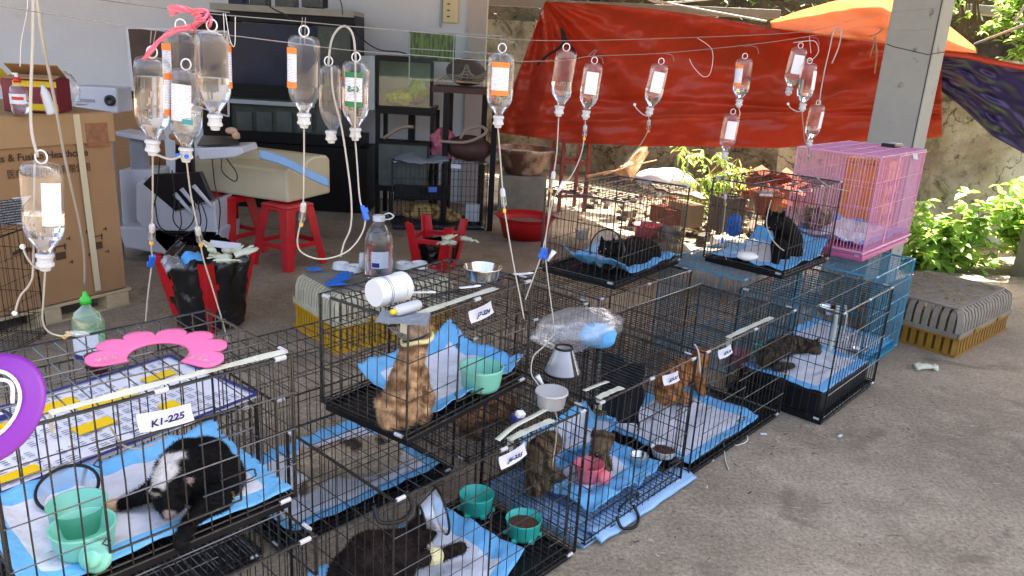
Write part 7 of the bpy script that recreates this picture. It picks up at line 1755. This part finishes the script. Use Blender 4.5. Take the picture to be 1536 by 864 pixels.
# the two lines, strung from the wall side to the pillar
lineA = [(-30, 4, 1.35), (120, 28, 1.48), (228, 45, 1.56), (316, 50, 1.60), (433, 64, 1.62), (530, 76, 1.75), (640, 84, 1.9), (752, 92, 2.0), (850, 90, 2.3), (890, 84, 2.55), (990, 80, 2.8), (1117, 68, 3.0), (1210, 55, 3.15), (1300, 40, 4.2), (1355, 46, 5.15), (1395, 44, 5.2)]
lineB = [(110, -6, 1.4), (250, 13, 1.6), (320, 21, 1.62), (436, 31, 1.64), (510, 38, 1.75), (615, 47, 1.9), (745, 58, 2.05), (850, 61, 2.3), (980, 58, 2.7), (1120, 53, 3.0), (1215, 46, 3.2), (1280, 30, 4.0), (1345, 18, 5.15), (1405, 12, 5.2)]
for pts, lab in ((lineA, 'lower thin grey line that most drip bottles hang from'), (lineB, 'upper thin grey line strung across to the pillar')):
    m = MB(); m.tube(curve([W(x, y, Y) for x, y, Y in pts], 5), .0011, 5); tag(m.build('hanging_line', 'metal_line', smooth=True), lab, 'line', 'thin lines strung across the yard')
m = MB(); m.tube([W(1330, 66, 5.16), W(1340, 70, 5.16), W(1392, 82, 5.22), W(1416, 78, 5.4)], .003, 5); tag(m.build('pillar_wire', 'rope_dark'), 'dark wire wound round the pillar', 'wire')
# hooks of thin wire and strings from ring to line
def ring_pt(k): t, M, Y = B[k]; return (M @ Vector((0, 0, .216)))
HK_ = {'b': 'first clustered bottle at the left', 'e': 'almost empty bottle before the dark glass', 'h': 'bottle at the tarpaulin edge', 'j': 'second bottle before the tarpaulin', 'k': 'lone bottle in the middle of the tarpaulin', 'l': 'upper bottle of the hung pair', 'n': 'upper left bottle of the bunch'}
for k, (x, y) in {'b': (229, 45), 'e': (452, 66), 'h': (755, 62), 'j': (884, 84), 'k': (990, 80), 'l': (1117, 68), 'n': (1208, 55)}.items():
    Y = B[k][2]; a = ring_pt(k); m = MB(); m.tube([a+Vector((-.003, 0, 0)), W(x-2, y, Y)], .0009, 5); m.tube([a+Vector((.003, 0, 0)), W(x+5, y, Y)], .0009, 5)
    m.tube(curve([W(x+5, y, Y), W(x+18, y+3, Y), W(x+21, y+12, Y)], 4), .0008, 5)
    tag(m.build('wire_hook', 'metal_line'), 'thin wire hook carrying the '+HK_[k], 'hook', 'wire hooks on the lines')
a = ring_pt('o'); m = MB(); m.tube([a, W(1214, 55, 3.15)], .0011, 5); tag(m.build('wire_hook', 'string_white'), 'pale cord carrying the middle bottle of the bunch', 'hook', 'wire hooks on the lines')
m = MB(); m.tube([ring_pt('m'), B['l'][1] @ Vector((0, 0, .0))], .0009, 5); tag(m.build('wire_hook', 'metal_line'), 'hook joining the lower bottle of the pair to the upper one', 'hook', 'wire hooks on the lines')
m = MB(); m.tube(curve([W(1045, 56, 2.85), W(1068, 75, 2.85), W(1066, 108, 2.85), (W(1055, 115, 2.85)), W(1040, 100, 2.85), W(1034, 88, 2.85)], 5), .0010, 5)
tag(m.build('loose_wire', 'string_white', smooth=True), 'loose curled wire end before the red tarpaulin', 'wire')
m = MB(); m.tube(curve([W(395, -10, 6.9), W(405, 10, 6.9), W(428, 22, 6.85), W(440, 32, 6.8)], 5), .006, 6); m.tube(curve([W(530, 40, 7.1), (W(545, 60, 7.1)), W(570, 75, 7.1), W(600, 78, 7.1), W(625, 88, 7.1)], 5), .006, 6)
m.tube(curve([W(505, -10, 7.2), W(512, 5, 7.2), W(514, 22, 7.2)], 5), .006, 6)
tag(m.build('power_cable', 'rubber_black', smooth=True), 'black power cables drooping over the tanks', 'cable')
for k, (x, y0, y1) in enumerate(((372, 0, 60), (350, 20, 70))):
    m = MB(); m.tube(curve([W(338, 20, 1.6), W(345, 60, 1.6), W(352, 68, 1.6), W(353, 25, 1.6)], 5) if k == 0 else [W(335, 20, 1.62), W(337, 55, 1.62)], .0009, 5); tag(m.build('thread', 'string_white'), ['thin thread loop beside the pink ribbon', 'short straight thread under the pink ribbon knot'][k], 'thread')
# pink ribbon knotted round the line
t = thing('pink_ribbon', 'pink plastic ribbon knotted on the line over the clustered bottles', 'ribbon', W(300, 24, 1.58)); o_ = t.location
def rib(name, pts, w, r=.003):
    P = curve([W(x, y, Y)-o_ for x, y, Y in pts], 6); m = MB(); N = len(P)-1
    def fn(u, v):
        i = min(int(u*N+.5), N); tn = (P[min(i+1, N)]-P[max(i-1, 0)]).normalized(); s = tn.cross(Vector((.1, 1, .2))).normalized(); ww = w[0]+(w[1]-w[0])*u
        return P[i]+s*(v-.5)*ww+Vector((0, .004*sin(v*9+u*14), 0))
    m.sheet(fn, N, 5); m.build(name, 'pink_ribbon', t, smooth=True, solid=.0006)
rib('tail', [(300, 20, 1.57), (285, 16, 1.56), (268, 13, 1.56), (253, 17, 1.56)], (.006, .019))
rib('strap', [(305, 28, 1.57), (290, 40, 1.56), (262, 46, 1.55), (240, 60, 1.55), (225, 78, 1.54), (214, 90, 1.54)], (.012, .007))
rib('strap', [(304, 22, 1.57), (298, 30, 1.55), (290, 38, 1.55), (292, 48, 1.57)], (.009, .006))
rib('strap', [(312, 20, 1.57), (316, 28, 1.56), (314, 40, 1.56), (308, 32, 1.57)], (.008, .005))
rib('knot', [(288, 22, 1.56), (298, 16, 1.55), (310, 18, 1.56), (306, 28, 1.55), (294, 30, 1.55), (300, 20, 1.545)], (.010, .008))
